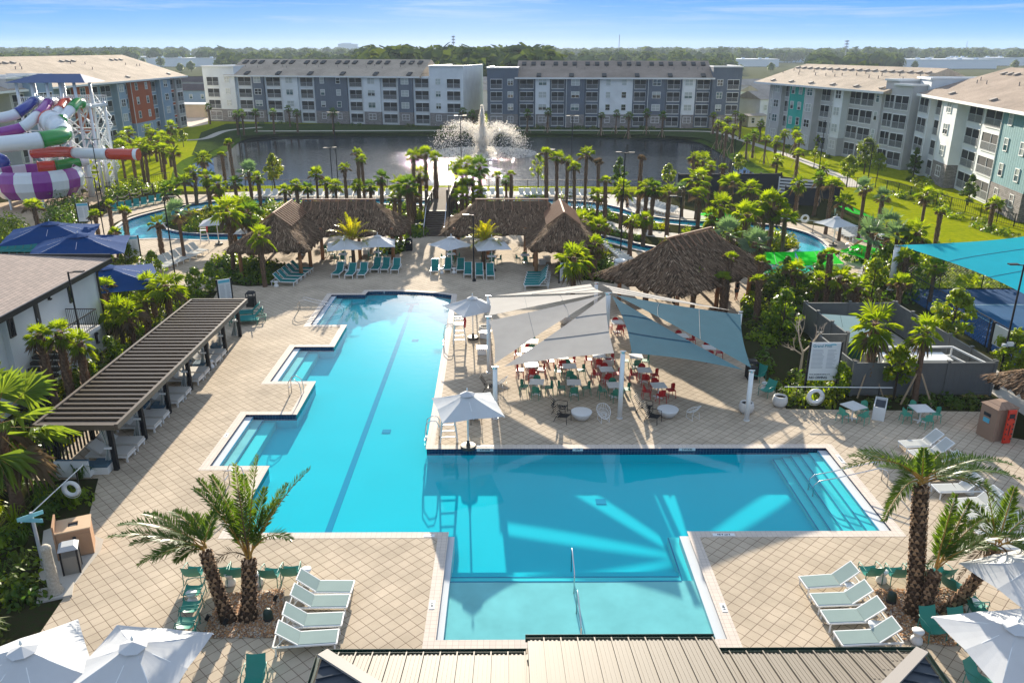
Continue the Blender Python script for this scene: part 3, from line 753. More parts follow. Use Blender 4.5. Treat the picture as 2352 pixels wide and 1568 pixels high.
# the block on the right bank, seen along its front
def yD(px): return 190 + (px - 1776) * (230 - 190) / 340
d0, d1 = (54.2, 176.0), (63.8, 126.5)
rowsD = [(1770, 1786, 'win1', Gm, 0, None), (1786, 1806, 'win', Gm, .8, None), (1806, 1822, 'bal', Gm, 0, None), (1822, 1857, 'wins', TEAL_WALL, .6, None), (1857, 1868, 'bal', Gm, 0, None), (1868, 1890, 'win', Gm, 1.5, None),
    (1890, 1916, 'bal', Gm, .2, None), (1916, 1936, 'bal', Gm, .2, None), (1936, 1957, 'win', Wm, 1.6, None), (1957, 1988, 'bal', Gm, .4, None), (1988, 2024, 'bal', Gm, .8, None), (2024, 2042, 'win1', Gm, 1.2, None), (2042, 2072, 'bal', Gm, .8, 13.2), (2072, 2112, 'bal', Gm, 1.4, 12.6)]
apartment("apartment_building", "grey four storey apartment block on the right bank with a bright teal panel", d0, d1, bays_px(d0, d1, rowsD, yD), 11.5, 18, 15.0, ROOF_TAN, roof_x=(-1, 42), stone=Gm, vents=18, small=True)
def yE(px): return 225 + (px - 2118) * .35
e0, e1 = (64.4, 126.8), (56.2, 82.0)
rowsE = [(2109, 2138, 'bal', Wm, .3, 13.6), (2138, 2164, 'bal', Wm, 1.6, None), (2164, 2192, 'bal', Wm, .8, None), (2192, 2226, 'win', Wm, 1.6, None), (2226, 2266, 'bal', Wm, .2, None), (2266, 2320, 'bal', Wm, .4, None), (2320, 2400, 'wins', SAGE_WALL, 1.0, None), (2400, 2500, 'bal', SAGE_WALL, .3, None)]
E_B = bays_px(e0, e1, rowsE, yE)
apartment("apartment_building", "white and sage green four storey apartment block nearest the court on the right", e0, e1, E_B, 11.6, 20, 15.4, ROOF_BROWN, vents=9, small=True)
# the block behind the slides
def yA(px): return 175 + (410 - px) * .03
a1, a0 = (-79.5, 206.0), (-79.5, 98.0)
rowsA = [(0, 35, 'bal', Gm, 1.0, 13.5), (35, 88, 'bal', LBLUE_WALL, 2.2, 13.8), (88, 130, 'win', LBLUE_WALL, 0, None), (130, 158, 'bal', LBLUE_WALL, 0, None), (158, 190, 'win', ORANGE_WALL, .8, None), (190, 222, 'bal', LBLUE_WALL, 0, None),
    (222, 251, 'bal', LBLUE_WALL, 0, None), (251, 270, 'win', LBLUE_WALL, 1.2, None), (270, 285, 'bal', LBLUE_WALL, .2, None), (285, 333, 'wins', ORANGE_WALL, 1.0, None), (333, 352, 'bal', LBLUE_WALL, .2, None), (352, 377, 'win', LBLUE_WALL, 1.2, None), (377, 392, 'bal', ORANGE_WALL, .3, None), (392, 408, 'bal', GREY_WALL, .8, None)]
apartment("apartment_building", "blue grey apartment block with rust orange panels behind the water slides", a0, a1, bays_px(a0, a1, rowsA, yA), 11.8, 26, 16.6, ROOF_TAN, vents=15, stone=LBLUE_WALL, small=True)

# ================================================================== low houses and sheds beyond
def house(label, c, w, d, h, rot, wall_m, roof_m, ridge=1.8, group="low houses beyond the apartment blocks", floors=2):
    t = thing("town_house", label, "house", (c[0], c[1], 0), rot, group)
    wl = MB(); wl.box((0, 0, h / 2), (w, d, h)); wl.build("wall", wall_m, t)
    rf = MB(); A = [(-w / 2 - .3, -d / 2 - .4, h), (w / 2 + .3, -d / 2 - .4, h), (w / 2 + .3, 0, h + ridge), (-w / 2 - .3, 0, h + ridge), (-w / 2 - .3, d / 2 + .4, h), (w / 2 + .3, d / 2 + .4, h)]
    rf.add(A, [(0, 1, 2, 3), (3, 2, 5, 4), (1, 5, 2), (0, 3, 4), (0, 4, 5, 1)]); rf.build("roof", roof_m, t)
    n = max(2, int(w / 3.2))
    for f in range(floors):
        for i in range(n):
            o = add_window(t, -w / 2 + (i + .5) * w / n, -d / 2, .9 + f * 2.7, .9, 1.3, False); o.rotation_euler = (0, 0, pi)
    return t
HR = [shingle_mat("dark_house_shingles", (.13, .10, .10), (.10, .08, .08)), ROOF_TAN, shingle_mat("pale_house_shingles", (.46, .40, .34), (.40, .35, .30))]
hs = [("grey two storey row house left of the white lake block", (-98, 262), 22, 9, 6, -.1, LBLUE_WALL, HR[0]), ("dark roofed row house farther left beyond the lake", (-104, 300), 26, 10, 7, -.1, GREY_WALL, HR[0]),
      ("narrow grey house in the gap between the lake blocks", (-8.2, 262), 9, 10, 6, .05, GREY_WALL, HR[2]), ("pale roofed house at the back of the gap between the lake blocks", (-7, 296), 12, 10, 7, 0, GREY_WALL, HR[2]),
      ("white row house just right of the slate lake block", (67, 214), 13, 10, 6.2, .35, WHITE_WALL, HR[2]), ("white row house with tan roof behind its neighbour by the slate block", (78, 240), 20, 10, 6.5, .35, WHITE_WALL, HR[2]),
      ("farthest grey row house right of the slate block", (84, 275), 24, 11, 7.0, .3, GREY_WALL, HR[2]), ("low cream shed by the right end of the slate block", (60.5, 205), 5, 4, 2.6, .3, siding("cream_wall", (.6, .55, .42)), HR[2], .4)]
for i, h in enumerate(hs): house(*h, floors=(1 if "shed" in h[0] else 2))
garage = thing("garage", "low beige garage with white doors left of the white lake block", "garage", (-92, 236, 0), -.1)
mb = MB(); mb.box((0, 0, 1.7), (17, 6, 3.4)); mb.build("wall", siding("beige_wall", (.55, .42, .30)), garage)
for i in range(2): 
    mb = MB(); mb.box((-4.8 + i * 4.2, -3.03, 1.3), (2.6 if i else 1.6, .08, 2.6)); mb.build("door", trim, garage)
mb = MB(); mb.box((0, 0, 3.5), (17.6, 6.6, .25)); mb.build("roof", trim, garage)
sg = MB(); sg.box((-.6, -3.06, 2.9), (3.2, .06, .5)); sg.build("sign_board", mat("navy_sign", (.02, .04, .12), .5), garage)
# white warehouses in the distance
wh = mat("warehouse_white", (.70, .73, .76), .5); whb = mat("warehouse_blue_grey", (.35, .45, .55), .6)
for (lab, px, py, w, d, h, m) in [("long white warehouse roof beyond the slate lake block", 1700, 152, 70, 60, 7, wh), ("far blue grey warehouse to the right of the slate lake block", 1775, 143, 120, 60, 8, whb), ("white warehouse roof between the right hand blocks", 2150, 157, 90, 50, 8, wh),
        ("broad white warehouse beyond the right hand blocks", 2290, 150, 130, 60, 8, wh), ("white warehouse beyond the orange panelled block", 460, 152, 90, 60, 8, wh), ("pale warehouse far behind the left bank", 330, 146, 120, 60, 8, wh)]:
    p = W(px, py); t = thing("warehouse", lab, "warehouse", (p.x, p.y, 0), R.uniform(-.1, .1), "white warehouses in the distance")
    mb = MB(); mb.box((0, 0, h / 2), (w, d, h)); mb.build("wall", m, t)
    mb = MB(); mb.box((0, 0, h + .25), (w + 1, d + 1, .5))
    mb.build("roof", wh, t)
    mb = MB()
    for k in range(7): mb.box((R.uniform(-w, w) * .45, R.uniform(-d, d) * .4, h + 1.1), (3, 3, 1.4))
    mb.build("roof_unit", whb, t)
# far tower block and masts on the horizon
p = P3(800, 112, 2400)
t = thing("tower_block", "pale blue high building far off on the horizon", "building", (p.x, p.y, 0))
mb = MB(); mb.box((0, 0, 15), (52, 20, 30)); mb.box((40, 0, 11), (34, 20, 22)); mb.build("wall", whb, t)
mb = MB(); mb.box((-4, 0, 31), (30, 14, 3)); mb.build("roof_plant", whb, t)
mastm = mat("mast_steel", (.30, .33, .38), .6)
for (lab, px, ytop, Y, h2) in [("thin radio mast on the horizon above the slate block", 1423, 80, 900, 0), ("lattice mast with a platform above the right bank", 1946, 92, 700, 1), ("short mast above the wood behind the left block", 1041, 82, 700, 1), ("far thin mast at the right end of the horizon", 2222, 95, 1200, 0), ("slim mast left of the slate block roof", 1247, 100, 800, 0)]:
    a = P3(px, ytop, Y)
    t = thing("radio_mast", lab, "mast", (a.x, a.y, 0), 0, "masts on the horizon")
    mb = MB(); w = .35 if not h2 else .6
    for sx, sy in ((-1, -1), (1, -1), (0, 1)): mb.bar((sx * w, sy * w, 0), (sx * w * .5, sy * w * .5, a.z), .16)
    for k in range(12):
        z = a.z * k / 12; mb.bar((-w, -w, z), (w, -w, z + a.z / 12), .1); mb.bar((w, -w, z), (0, w, z + a.z / 12), .1)
    mb.build("lattice", mastm, t)
    if h2:
        mb = MB()
        for k in range(3): mb.box((0, 0, a.z - 1 - k * 2.2), (2.6, 2.6, .9))
        mb.build("antenna", mastm, t)
# ================================================================== shade sails on posts
SILVER = cloth_mat("silver_sail_cloth", (.40, .385, .365), .18, tcol=(.38, .355, .32))
TEALSAIL = cloth_mat("blue_grey_sail_cloth", (.038, .115, .16), .12, tcol=(.06, .14, .18))
seam = mat("sail_seam", (.16, .19, .21), .9)
def sail(name, label, pts, m, group, sag=.10, n=14, seams=(.33, .66), cat="shade sail", nrm=None):
    """cloth panel with hollow edges: a triangle or a four-cornered panel"""
    P = [Vector(p) for p in pts]; c = sum(P, Vector()) / len(P)
    mb = MB(); idx = {}
    if len(P) == 3:
        def pt(a, b, g):
            p = P[0] * a + P[1] * b + P[2] * g
            # hollow edges: pull towards the middle where one weight vanishes
            k = 4 * (a * b * (1 - g) ** 2 + b * g * (1 - a) ** 2 + a * g * (1 - b) ** 2)
            e = max(0, 1 - 27 * a * b * g)
            return p + (c - p) * sag * k * e * 1.1 + Vector((0, 0, -.35 * 27 * a * b * g * sag))
        vs, fs = [], []
        for i in range(n + 1):
            for j in range(n + 1 - i):
                idx[i, j] = len(vs); vs.append(pt(1 - (i + j) / n, i / n, j / n))
        for i in range(n):
            for j in range(n - i):
                fs.append((idx[i, j], idx[i + 1, j], idx[i, j + 1]))
                if i + j < n - 1: fs.append((idx[i + 1, j], idx[i + 1, j + 1], idx[i, j + 1]))
        mb.add(vs, fs)
        sm = MB()
        for s in seams:
            line = [pt(1 - s, s * q / 10, s * (1 - q / 10)) + Vector((0, 0, .012)) for q in range(11)]
            sm.tube(line, .014, 4)
    else:
        def pt(u, v):
            p = (P[0] * (1 - u) + P[1] * u) * (1 - v) + (P[3] * (1 - u) + P[2] * u) * v
            eu, ev = 4 * u * (1 - u), 4 * v * (1 - v)
            dx = (2 * v - 1); dy = (2 * u - 1)
            q = p + (c - p) * (sag * (eu * abs(dx) ** 3 + ev * abs(dy) ** 3))
            return q
        vs = [pt(i / n, j / n) for j in range(n + 1) for i in range(n + 1)]
        mb.add(vs, [(j * (n + 1) + i, j * (n + 1) + i + 1, (j + 1) * (n + 1) + i + 1, (j + 1) * (n + 1) + i) for j in range(n) for i in range(n)])
        sm = MB()
        for s in seams: sm.tube([pt(s, q / 10) + Vector((0, 0, .012)) for q in range(11)], .014, 4)
    t = thing(name, label, cat, (c.x, c.y, c.z), 0, group)
    for b in (mb, sm): b.v = [tuple(Vector(v) - c) for v in b.v]
    mb.build("cloth", m, t, True)
    if sm.v: sm.build("seam", seam, t)
    return t
def post(label, base, top, r, m, group, cat="post", name="shade_post", lean=None):
    base, top = Vector(base), Vector(top)
    t = thing(name, label, cat, base, 0, group)
    mb = MB(); mb.cyl((0, 0, 0), top - base, r, r * .95, 16); mb.build("pole", m, t, True)
    mb = MB(); mb.cyl((0, 0, 0), (0, 0, .03), r * 1.25, n=12); mb.build("base_plate", m, t)
    mb = MB(); d = top - base; mb.cyl(d, d + Vector((0, 0, .08)), r * 1.03, n=12); mb.bar(d + Vector((-r * 1.3, 0, .09)), d + Vector((r * 1.3, 0, .09)), .04); mb.build("cap", steel, t)
    return t
HUB = P3(1397, 672, 45.8)
PT = {"hub": HUB, "P1": P3(1137, 842, 37.9), "P2": P3(1431, 806, 37.9), "P3": P3(1727, 850, 37.6), "P4": P3(1701, 715, 47.0), "P8": P3(1122, 727, 44.2), "P7": P3(1122, 679, 50.2), "B": P3(1370, 649, 53.4)}
desc = {"P1": "white shade post at the front left of the dining terrace", "P2": "white shade post at the front middle of the dining terrace", "P3": "white shade post at the front right of the dining terrace",
        "P4": "white shade post at the rear right of the dining terrace", "P8": "white shade post along the pool side of the dining terrace", "P7": "white shade post at the rear left of the dining terrace", "B": "white shade post behind the hub of the sails", "hub": "tall white centre mast carrying the sail tips"}
for k, p in PT.items():
    post(desc[k], (p.x, p.y, 0), (p.x, p.y, p.z - .1), .125 if k != "hub" else .16, white_metal, "white posts of the dining terrace sails")
def near(a, b, k): return PT[a] + (PT[b] - PT[a]).normalized() * k + Vector((0, 0, -.05))
for a, b, m, lab, s in (("B", "P4", SILVER, "pale sail at the back right, from the hub to the rear posts", .07), ("P4", "P3", TEALSAIL, "blue grey sail on the right side with a dark shadow line", .06), ("P3", "P2", TEALSAIL, "blue grey sail at the front right of the dining terrace", .10),
        ("P2", "P1", SILVER, "silver sail at the front left, between the two front posts", .06), ("P1", "P8", SILVER, "silver sail at the left, over the umbrella side", .06), ("P8", "P7", SILVER, "pale silver sail at the rear left beside the pool", .06), ("P7", "B", SILVER, "narrow pale sail at the back left of the hub", .06)):
    h = (PT["hub"] + (((PT[a] + PT[b]) / 2) - PT["hub"]).normalized() * .45)
    sail("shade_sail", lab, [h, near(a, b, .45), near(b, a, .45)], m, "sails fanned round the white mast", s)
# turquoise sail over the court
TURQ = cloth_mat("turquoise_cloth", (.015, .47, .58), .35, tcol=(.02, .6, .72))
c1 = P3(2062, 563, 61.5); c2 = P3(2480, 748, 44.5); c3 = c2 + Vector((11, 6, .9)); c4 = P3(2500, 516, 66)
sail("shade_sail", "huge turquoise sail over the tennis court", [c1, c2, c3, c4], TURQ, None, .16, 20, (.25, .5, .75))
post("white post holding the corner of the turquoise court sail", (c1.x, c1.y, 0), (c1.x, c1.y, c1.z - .1), .24, white_metal, "white posts of the court sail")
post("white post of the court sail at the lower right, beyond the lamp", (c2.x, c2.y, 0), (c2.x, c2.y, c2.z - .1), .24, white_metal, "white posts of the court sail")
post("white post of the court sail behind the palms", (c4.x, c4.y, 0), (c4.x, c4.y, c4.z - .1), .24, white_metal, "white posts of the court sail")
# green cabana sails by the river
GREEN = cloth_mat("green_cloth", (.015, .70, .03), .5, tcol=(.04, .98, .05))
def gsail(lab, pts, legs, sag=.1):
    q = [P3(x, y, Y) for x, y, Y in pts]
    sail("shade_sail", lab, q, GREEN, "bright green sails by the river", sag, 10, (.5,))
    for i in legs:
        p = q[i]; post(("front " if i != legs[0] else "rear ") + "white post of the " + " ".join(lab.split()[:9]), (p.x, p.y, 0), (p.x, p.y, p.z - .05), .08, white_metal, "posts of the green sails")
gsail("bright green sail left of the river bend", [(1728, 578, 72), (1826, 578, 72), (1836, 612, 67.0), (1732, 606, 67)], (0, 2), .08)
gsail("bright green sail beside it, over the river bend", [(1826, 578, 72), (1912, 573, 72), (1940, 606, 67), (1836, 612, 67)], (1, 2), .08)
gsail("bright green sail on white posts right of the river", [(1928, 577, 71), (1966, 559, 75), (2035, 575, 72), (1996, 598, 68)], (0, 3), .08)
gsail("pale lit green sail behind the right white umbrella", [(1920, 471, 92), (1962, 478, 90), (2012, 502, 86), (1960, 490, 84)], (0, 2), .05)
gsail("green sail between palms beyond the large hut", [(1600, 492, 90), (1655, 480, 92), (1700, 492, 88), (1648, 506, 84)], (0, 2), .06)
gsail("slim lit green sail above the three green ones", [(1960, 546, 78), (2000, 552, 76), (2036, 566, 73), (2000, 560, 75)], (0,), .05)

# ================================================================== square white umbrellas
UMBW = cloth_mat("white_umbrella_cloth", (.60, .61, .62), .12, tcol=(.65, .62, .56))
UMBB = cloth_mat("navy_umbrella_cloth", (.012, .055, .19), .18, tcol=(.03, .09, .24))
def umbrella_proto(name, half, rise, eave, m, pole_m, base=True, sides=4):
    pr = Proto(name, "umbrella")
    mb = MB(); k = sides * 2; rim = []
    for i in range(k):
        a = 2 * pi * i / k + (pi / sides)
        r = half / cos(pi / sides) if i % 2 == 0 else half * .985
        rim.append(Vector((r * cos(a), r * sin(a), eave + (0 if i % 2 == 0 else .04))))
    top = Vector((0, 0, eave + rise)); vs = [top]; nring = 6
    for j in range(1, nring + 1):
        f = j / nring
        for i in range(k):
            for h in range(4):
                a, b = rim[i], rim[(i + 1) % k]; e = a.lerp(b, h / 4)
                p = top.lerp(e, f); p.z -= .018 * half * sin(pi * h / 4) * f
                p.z += .05 * sin(pi * f) * -1
                vs.append(p)
    n = k * 4
    fs = [(0, 1 + i, 1 + (i + 1) % n) for i in range(n)]
    for j in range(nring - 1): fs += [(1 + j * n + i, 1 + (j + 1) * n + i, 1 + (j + 1) * n + (i + 1) % n, 1 + j * n + (i + 1) % n) for i in range(n)]
    mb.add(vs, fs); pr.part("canopy", mb.mesh("canopy", m, False))
    vt = MB(); q = half * .20
    ring_ = [Vector((q * 1.3 * cos(2 * pi * i / k + pi / sides), q * 1.3 * sin(2 * pi * i / k + pi / sides), eave + rise * .82 + (.05 if i % 2 else .02))) for i in range(k)]
    tp = Vector((0, 0, eave + rise + .05)); vt.add([tp] + ring_, [(0, 1 + i, 1 + (i + 1) % k) for i in range(k)])
    pr.part("vent", vt.mesh("vent", m), 0)
    fin = MB(); fin.lathe([(.02, 0), (.045, .05), (.03, .12), (.005, .17)], (0, 0, eave + rise + .08), 8); pr.part("finial", fin.mesh("finial", pole_m), 0)
    pm = MB(); pm.cyl((0, 0, .05), (0, 0, eave + rise), .04 if half < 2.2 else .08, n=10); pr.part("pole", pm.mesh("pole", pole_m))
    rb = MB()
    for i in range(0, k):
        rb.bar(top - Vector((0, 0, .06)), rim[i] - Vector((0, 0, .05)), .022)
        rb.bar(Vector((0, 0, eave - .25)), top.lerp(rim[i], .55) - Vector((0, 0, .06)), .018)
    pr.part("rib", rb.mesh("rib", pole_m))
    if base:
        bs = MB(); bs.lathe([(.36, 0), (.38, .06), (.36, .16), (.10, .19), (.06, .42), (.05, .42)], (0, 0, 0), 20); pr.part("base", bs.mesh("base", mat("umbrella_base_dark", (.05, .045, .04), .6)))
    return pr
UM = umbrella_proto("parasol", 1.45, .75, 2.15, UMBW, white_metal)
UMBIG = umbrella_proto("parasol", 1.46, .72, 2.4, UMBW, white_metal)
UMBLUE = umbrella_proto("shade_umbrella", 3.5, 1.1, 2.9, UMBB, white_metal, True)
GU = "square white parasols"
for px, py, z, rz, lab, pr in [(1073, 903, 2.85, .25, "white parasol on a round base at the pool edge of the terrace", UM), (1085, 683, 2.85, .55, "pale parasol beside the far end of the pool", UM),
        (790, 546, 2.9, .2, "white parasol just left behind the small date palm on the plaza", UM), (867, 540, 2.9, .15, "white parasol right of the small date palm on the plaza", UM), (1036, 543, 2.9, .7, "white parasol left of the lamp on the right plaza", UM),
        (1129, 546, 2.9, .2, "white parasol right of the lamp on the right plaza", UM), (495, 494, 2.9, .2, "white parasol behind the curving river on the left", UM), (578, 511, 2.9, .1, "white parasol half hidden beside the left thatched hut", UM),
        (1922, 497, 2.9, .3, "white parasol on the deck right of the river bend", UM),
        (50, 1488, 3.1, .62, "white parasol at the lower left corner", UMBIG), (305, 1478, 3.1, -.12, "white parasol at the lower left, dappled by palm shade", UMBIG), (2338, 1436, 3.1, .12, "white parasol at the lower right under palm shade", UMBIG), (2385, 1290, 3.1, .3, "white parasol cut by the right edge above its neighbour", UMBIG)]:
    p = W(px, py, z); pr.put((p.x, p.y, 0), rz, lab, GU)
for px, py, rz, lab in [(112, 507, .35, "navy blue shade umbrella, the farther one beyond the house roof"), (178, 534, .35, "navy blue shade umbrella, the nearer one beyond the house roof"), (232, 606, .5, "navy blue shade umbrella half hidden behind the white house")]:
    p = W(px, py, 4.1); UMBLUE.put((p.x, p.y, 0), rz, lab, "navy shade umbrellas")

# ================================================================== thatched huts
def thatch_mat(name, c1, c2):
    m, nt, b = principled(name); N, L = nt.nodes.new, nt.links.new
    tc = N("ShaderNodeTexCoord"); mp = N("ShaderNodeMapping"); mp.inputs["Scale"].default_value = (6, 6, .9); L(tc.outputs["Object"], mp.inputs[0])
    nz = N("ShaderNodeTexNoise"); nz.inputs["Scale"].default_value = 2.0; nz.inputs["Detail"].default_value = 7; nz.inputs["Roughness"].default_value = .75; L(mp.outputs[0], nz.inputs["Vector"])
    r = N("ShaderNodeValToRGB"); r.color_ramp.elements[0].position = .32; r.color_ramp.elements[1].position = .72
    r.color_ramp.elements[0].color = (*c1, 1); r.color_ramp.elements[1].color = (*c2, 1); L(nz.outputs[0], r.inputs[0]); L(r.outputs[0], b.inputs["Base Color"])
    bp = N("ShaderNodeBump"); bp.inputs["Strength"].default_value = 1; bp.inputs["Distance"].default_value = .12; L(nz.outputs[0], bp.inputs["Height"]); L(bp.outputs[0], b.inputs["Normal"])
    b.inputs["Roughness"].default_value = .95; b.inputs["Specular IOR Level"].default_value = .05
    return m
THATCH = thatch_mat("palm_thatch", (.075, .05, .032), (.29, .19, .12))
STRAW = [mat("straw_dark", (.05, .036, .025), .95, spec=0), mat("straw_brown", (.19, .115, .07), .9, spec=.05), mat("straw_pale", (.40, .28, .18), .9, spec=.05)]
thatch_pole = mat("thatch_timber", (.38, .17, .07), .8, noise=.3, nscale=6)
ridge_wood = mat("ridge_timber", (.30, .16, .09), .8)
def hip_surface(L, Wd, eave, ridge, rl, flare=.35, n=26, seedv=1):
    """thatched hip roof: L long, Wd deep, ridge length rl; slopes hang in and the lower edge is ragged"""
    rr = random.Random(seedv)
    def prof(t): return ridge + (eave - ridge) * (t ** .82) if flare else ridge + (eave - ridge) * t
    rect = lambda hx, hy: [(-hx, -hy), (hx, -hy), (hx, hy), (-hx, hy)]
    mb = MB(); rings = []; k = 8; per = 4 * n
    for j in range(k + 1):
        t = j / k; hx = rl / 2 + (L / 2 - rl / 2) * t; hy = .12 + (Wd / 2 - .12) * t; ring_ = []
        c = rect(hx, hy)
        for s in range(4):
            for i in range(n):
                f = i / n; a, b = c[s], c[(s + 1) % 4]
                x, y = a[0] + (b[0] - a[0]) * f, a[1] + (b[1] - a[1]) * f
                rad = 1 - .06 * t * (abs(2 * f - 1) ** 6)
                jz = rr.uniform(-.10, .10) * (1 if 0 < j < k else .3) + (rr.uniform(-.28, .04) if j == k else 0)
                jr = 1 + rr.uniform(-.012, .012)
                ring_.append((x * rad * jr, y * rad * jr, prof(t) + jz))
        rings.append(ring_)
    vs = [p for r in rings for p in r]
    fs = [(j * per + i, (j + 1) * per + i, (j + 1) * per + (i + 1) % per, j * per + (i + 1) % per) for j in range(k) for i in range(per)]
    fs.append(tuple(range(per)))
    # underside lip
    o = len(vs); vs += [(x * .93, y * .93, z + .18) for x, y, z in rings[-1]]
    fs += [(k * per + i, o + i, o + (i + 1) % per, k * per + (i + 1) % per) for i in range(per)]
    fs.append(tuple(range(o + per - 1, o - 1, -1)))
    mb.add(vs, fs)
    return mb
def straw(mb, L, Wd, eave, ridge, rl, count, seedv):
    """loose blades lying down the slopes and hanging over the eaves"""
    rr = random.Random(seedv)
    for _ in range(count):
        side = rr.random(); t = rr.random() ** .6; f = rr.uniform(-1, 1)
        hx = rl / 2 + (L / 2 - rl / 2) * t; hy = .12 + (Wd / 2 - .12) * t
        z = ridge + (eave - ridge) * t ** .82
        if side < .7 * 1: s = rr.choice((-1, 1)); p = Vector((f * hx, s * hy, z)); d = Vector((f * .25, s, 0))
        else: s = rr.choice((-1, 1)); p = Vector((s * hx, f * hy, z)); d = Vector((s, f * .25, 0))
        sl = (ridge - eave) / (Wd / 2); ln = rr.uniform(.25, .6)
        d = Vector((d.x, d.y, -sl * (.82 + .5 * (1 - t)))).normalized(); d = (d + Vector((rr.uniform(-.25, .25), rr.uniform(-.25, .25), rr.uniform(-.1, .12)))).normalized()
        w = Vector((-d.y, d.x, 0)).normalized() * rr.uniform(.015, .04)
        p = p + Vector((0, 0, .05)); q = p + d * ln + Vector((0, 0, .03))
        mb.add([p - w, p + w, q], [(0, 1, 2)], rr.choice((0, 0, 1, 1, 2)))
def hut(label, c, L, Wd, eave, ridge, rl, rot, posts, seedv, wing=None, slats=0, name="thatched_hut", cat="hut", dens=1.0):
    t = thing(name, label, cat, (c[0], c[1], 0), rot, "palm thatched huts")
    mb = hip_surface(L, Wd, eave, ridge, rl, seedv=seedv); ro = mb.build("thatch_roof", THATCH, t, True)
    sb = MB(); straw(sb, L, Wd, eave, ridge, rl, int(7000 * dens), seedv + 5); sb.build("loose_straw", STRAW, ro)
    rg = MB(); rg.bar((-rl / 2 - .1, 0, ridge + .16), (rl / 2 + .1, 0, ridge + .16), .14)
    n = max(3, int(rl / .75))
    for i in range(n + 1):
        x = -rl / 2 + rl * i / n
        for s in (-1, 1): rg.bar((x, s * .05, ridge + .2), (x + .05, s * .95, ridge - .62), .07)
    rg.build("ridge_poles", ridge_wood, ro)
    if wing:
        wl, ww, wr, off, sgn = wing
        # a second roof running towards the front (local -y) from one end
        m2 = hip_surface(ww, wl, eave, ridge, .24, seedv=seedv + 1)
        m2 = hip_surface(wl, ww, eave, ridge, wr, seedv=seedv + 1)
        M = Matrix.Translation((off, sgn, 0)) @ Matrix.Rotation(pi / 2, 4, 'Z')
        m2.v = [tuple(M @ Vector(v)) for v in m2.v]; w2 = m2.build("thatch_roof", THATCH, t, True)
        s2 = MB(); straw(s2, wl, ww, eave, ridge, wr, int(5000 * dens), seedv + 9); s2.v = [tuple(M @ Vector(v)) for v in s2.v]; s2.build("loose_straw", STRAW, w2)
        r2 = MB(); r2.bar((-wr / 2, 0, ridge + .18), (wr / 2, 0, ridge + .18), .16)
        for i in range(int(wr / .55) + 1):
            x = -wr / 2 + i * .55
            for s in (-1, 1): r2.bar((x, s * .05, ridge + .24), (x, s * 1.5, ridge - .85), .08)
        r2.v = [tuple(M @ Vector(v)) for v in r2.v]; r2.build("ridge_poles", ridge_wood, w2)
    for (x, y) in posts:
        pb = MB(); pb.cyl((x, y, 0), (x, y, eave + .5), .17, .14, 10); pb.build("post", thatch_pole, t, True)
    return t
hut("L shaped thatched hut left of the stairs", (-15.6, 74.5), 12.6, 7.6, 2.4, 4.75, 6.6, 0, [(-1.2, -3), (2.2, -3), (5.2, -3), (5.2, 2.6), (-6.6, -9.2), (-1.7, -9.0), (-6.6, -4), (-1.6, -6), (-6.4, 2.5)], 11, (13.0, 7.0, 6.4, -4.2, -3.6))
hut("L shaped thatched hut right of the stairs", (.4, 74.5), 12.6, 7.6, 2.4, 4.75, 6.6, 0, [(1.2, -3), (-2.2, -3), (-5.2, -3), (-5.2, 2.6), (6.4, -8.6), (2.0, -8.6), (6.4, -4), (2.0, -5.6), (6.2, 2.5)], 12, (13.0, 6.4, 6.4, 4.4, -3.4))
hut("large dark thatched hut on its own right of the sails", (13.4, 58.4), 12.2, 8.0, 2.4, 5.1, 5.4, .74, [(-4.6, -2.6), (4.6, -2.6), (0, -2.8), (-4.6, 2.6), (4.6, 2.6)], 13)
h4 = W(2352, 978); hut("small thatched hut cut off at the right edge beside the towel bin", (h4.x + .9, h4.y - .2), 4.4, 4.4, 2.2, 3.5, .5, .3, [(-1.0, 0)], 14, name="thatched_hut", cat="shade hut", dens=.5)

# ================================================================== cabana row under a ribbed roof
cab = thing("cabana", "long cabana with a ribbed dark bronze roof along the left of the pool", "cabana", (-17.8, 41.4, 0))
X0, X1, Y0, Y1, ZR = -20.5, -16.95, 31.6, 50.2, 2.62
roofc = MB(); cx, cy = -17.8, 41.4
roofc.box(((X0 + X1) / 2 - cx, (Y0 + Y1) / 2 - cy, ZR - .06), (X1 - X0 - .1, Y1 - Y0 - .1, .06))
bronze = mat("bronze_louvre", (.125, .092, .062), .34, .25); bronze_dk = mat("bronze_frame", (.13, .10, .075), .45, .2)
ro = roofc.build("roof_panel", mat("roof_panel_dark", (.03, .026, .022), .6), cab)
lv = MB(); nl = 36
for i in range(nl):
    y = Y0 + .25 + (Y1 - Y0 - .5) * i / (nl - 1) - cy
    lv.bar((X0 + .08 - cx, y, ZR + .03), (X1 - .1 - cx, y, ZR + .03), .17, .10)
lv.build("louvre", bronze, ro)
fr = MB()
for x in (X0, X1): fr.box((x - cx, (Y0 + Y1) / 2 - cy, ZR), (.14, Y1 - Y0, .26))
for y in (Y0, Y1): fr.box(((X0 + X1) / 2 - cx, y - cy, ZR + .001), (X1 - X0 - .14, .14, .255))
fr.build("roof_frame", bronze_dk, cab)
CURT = None
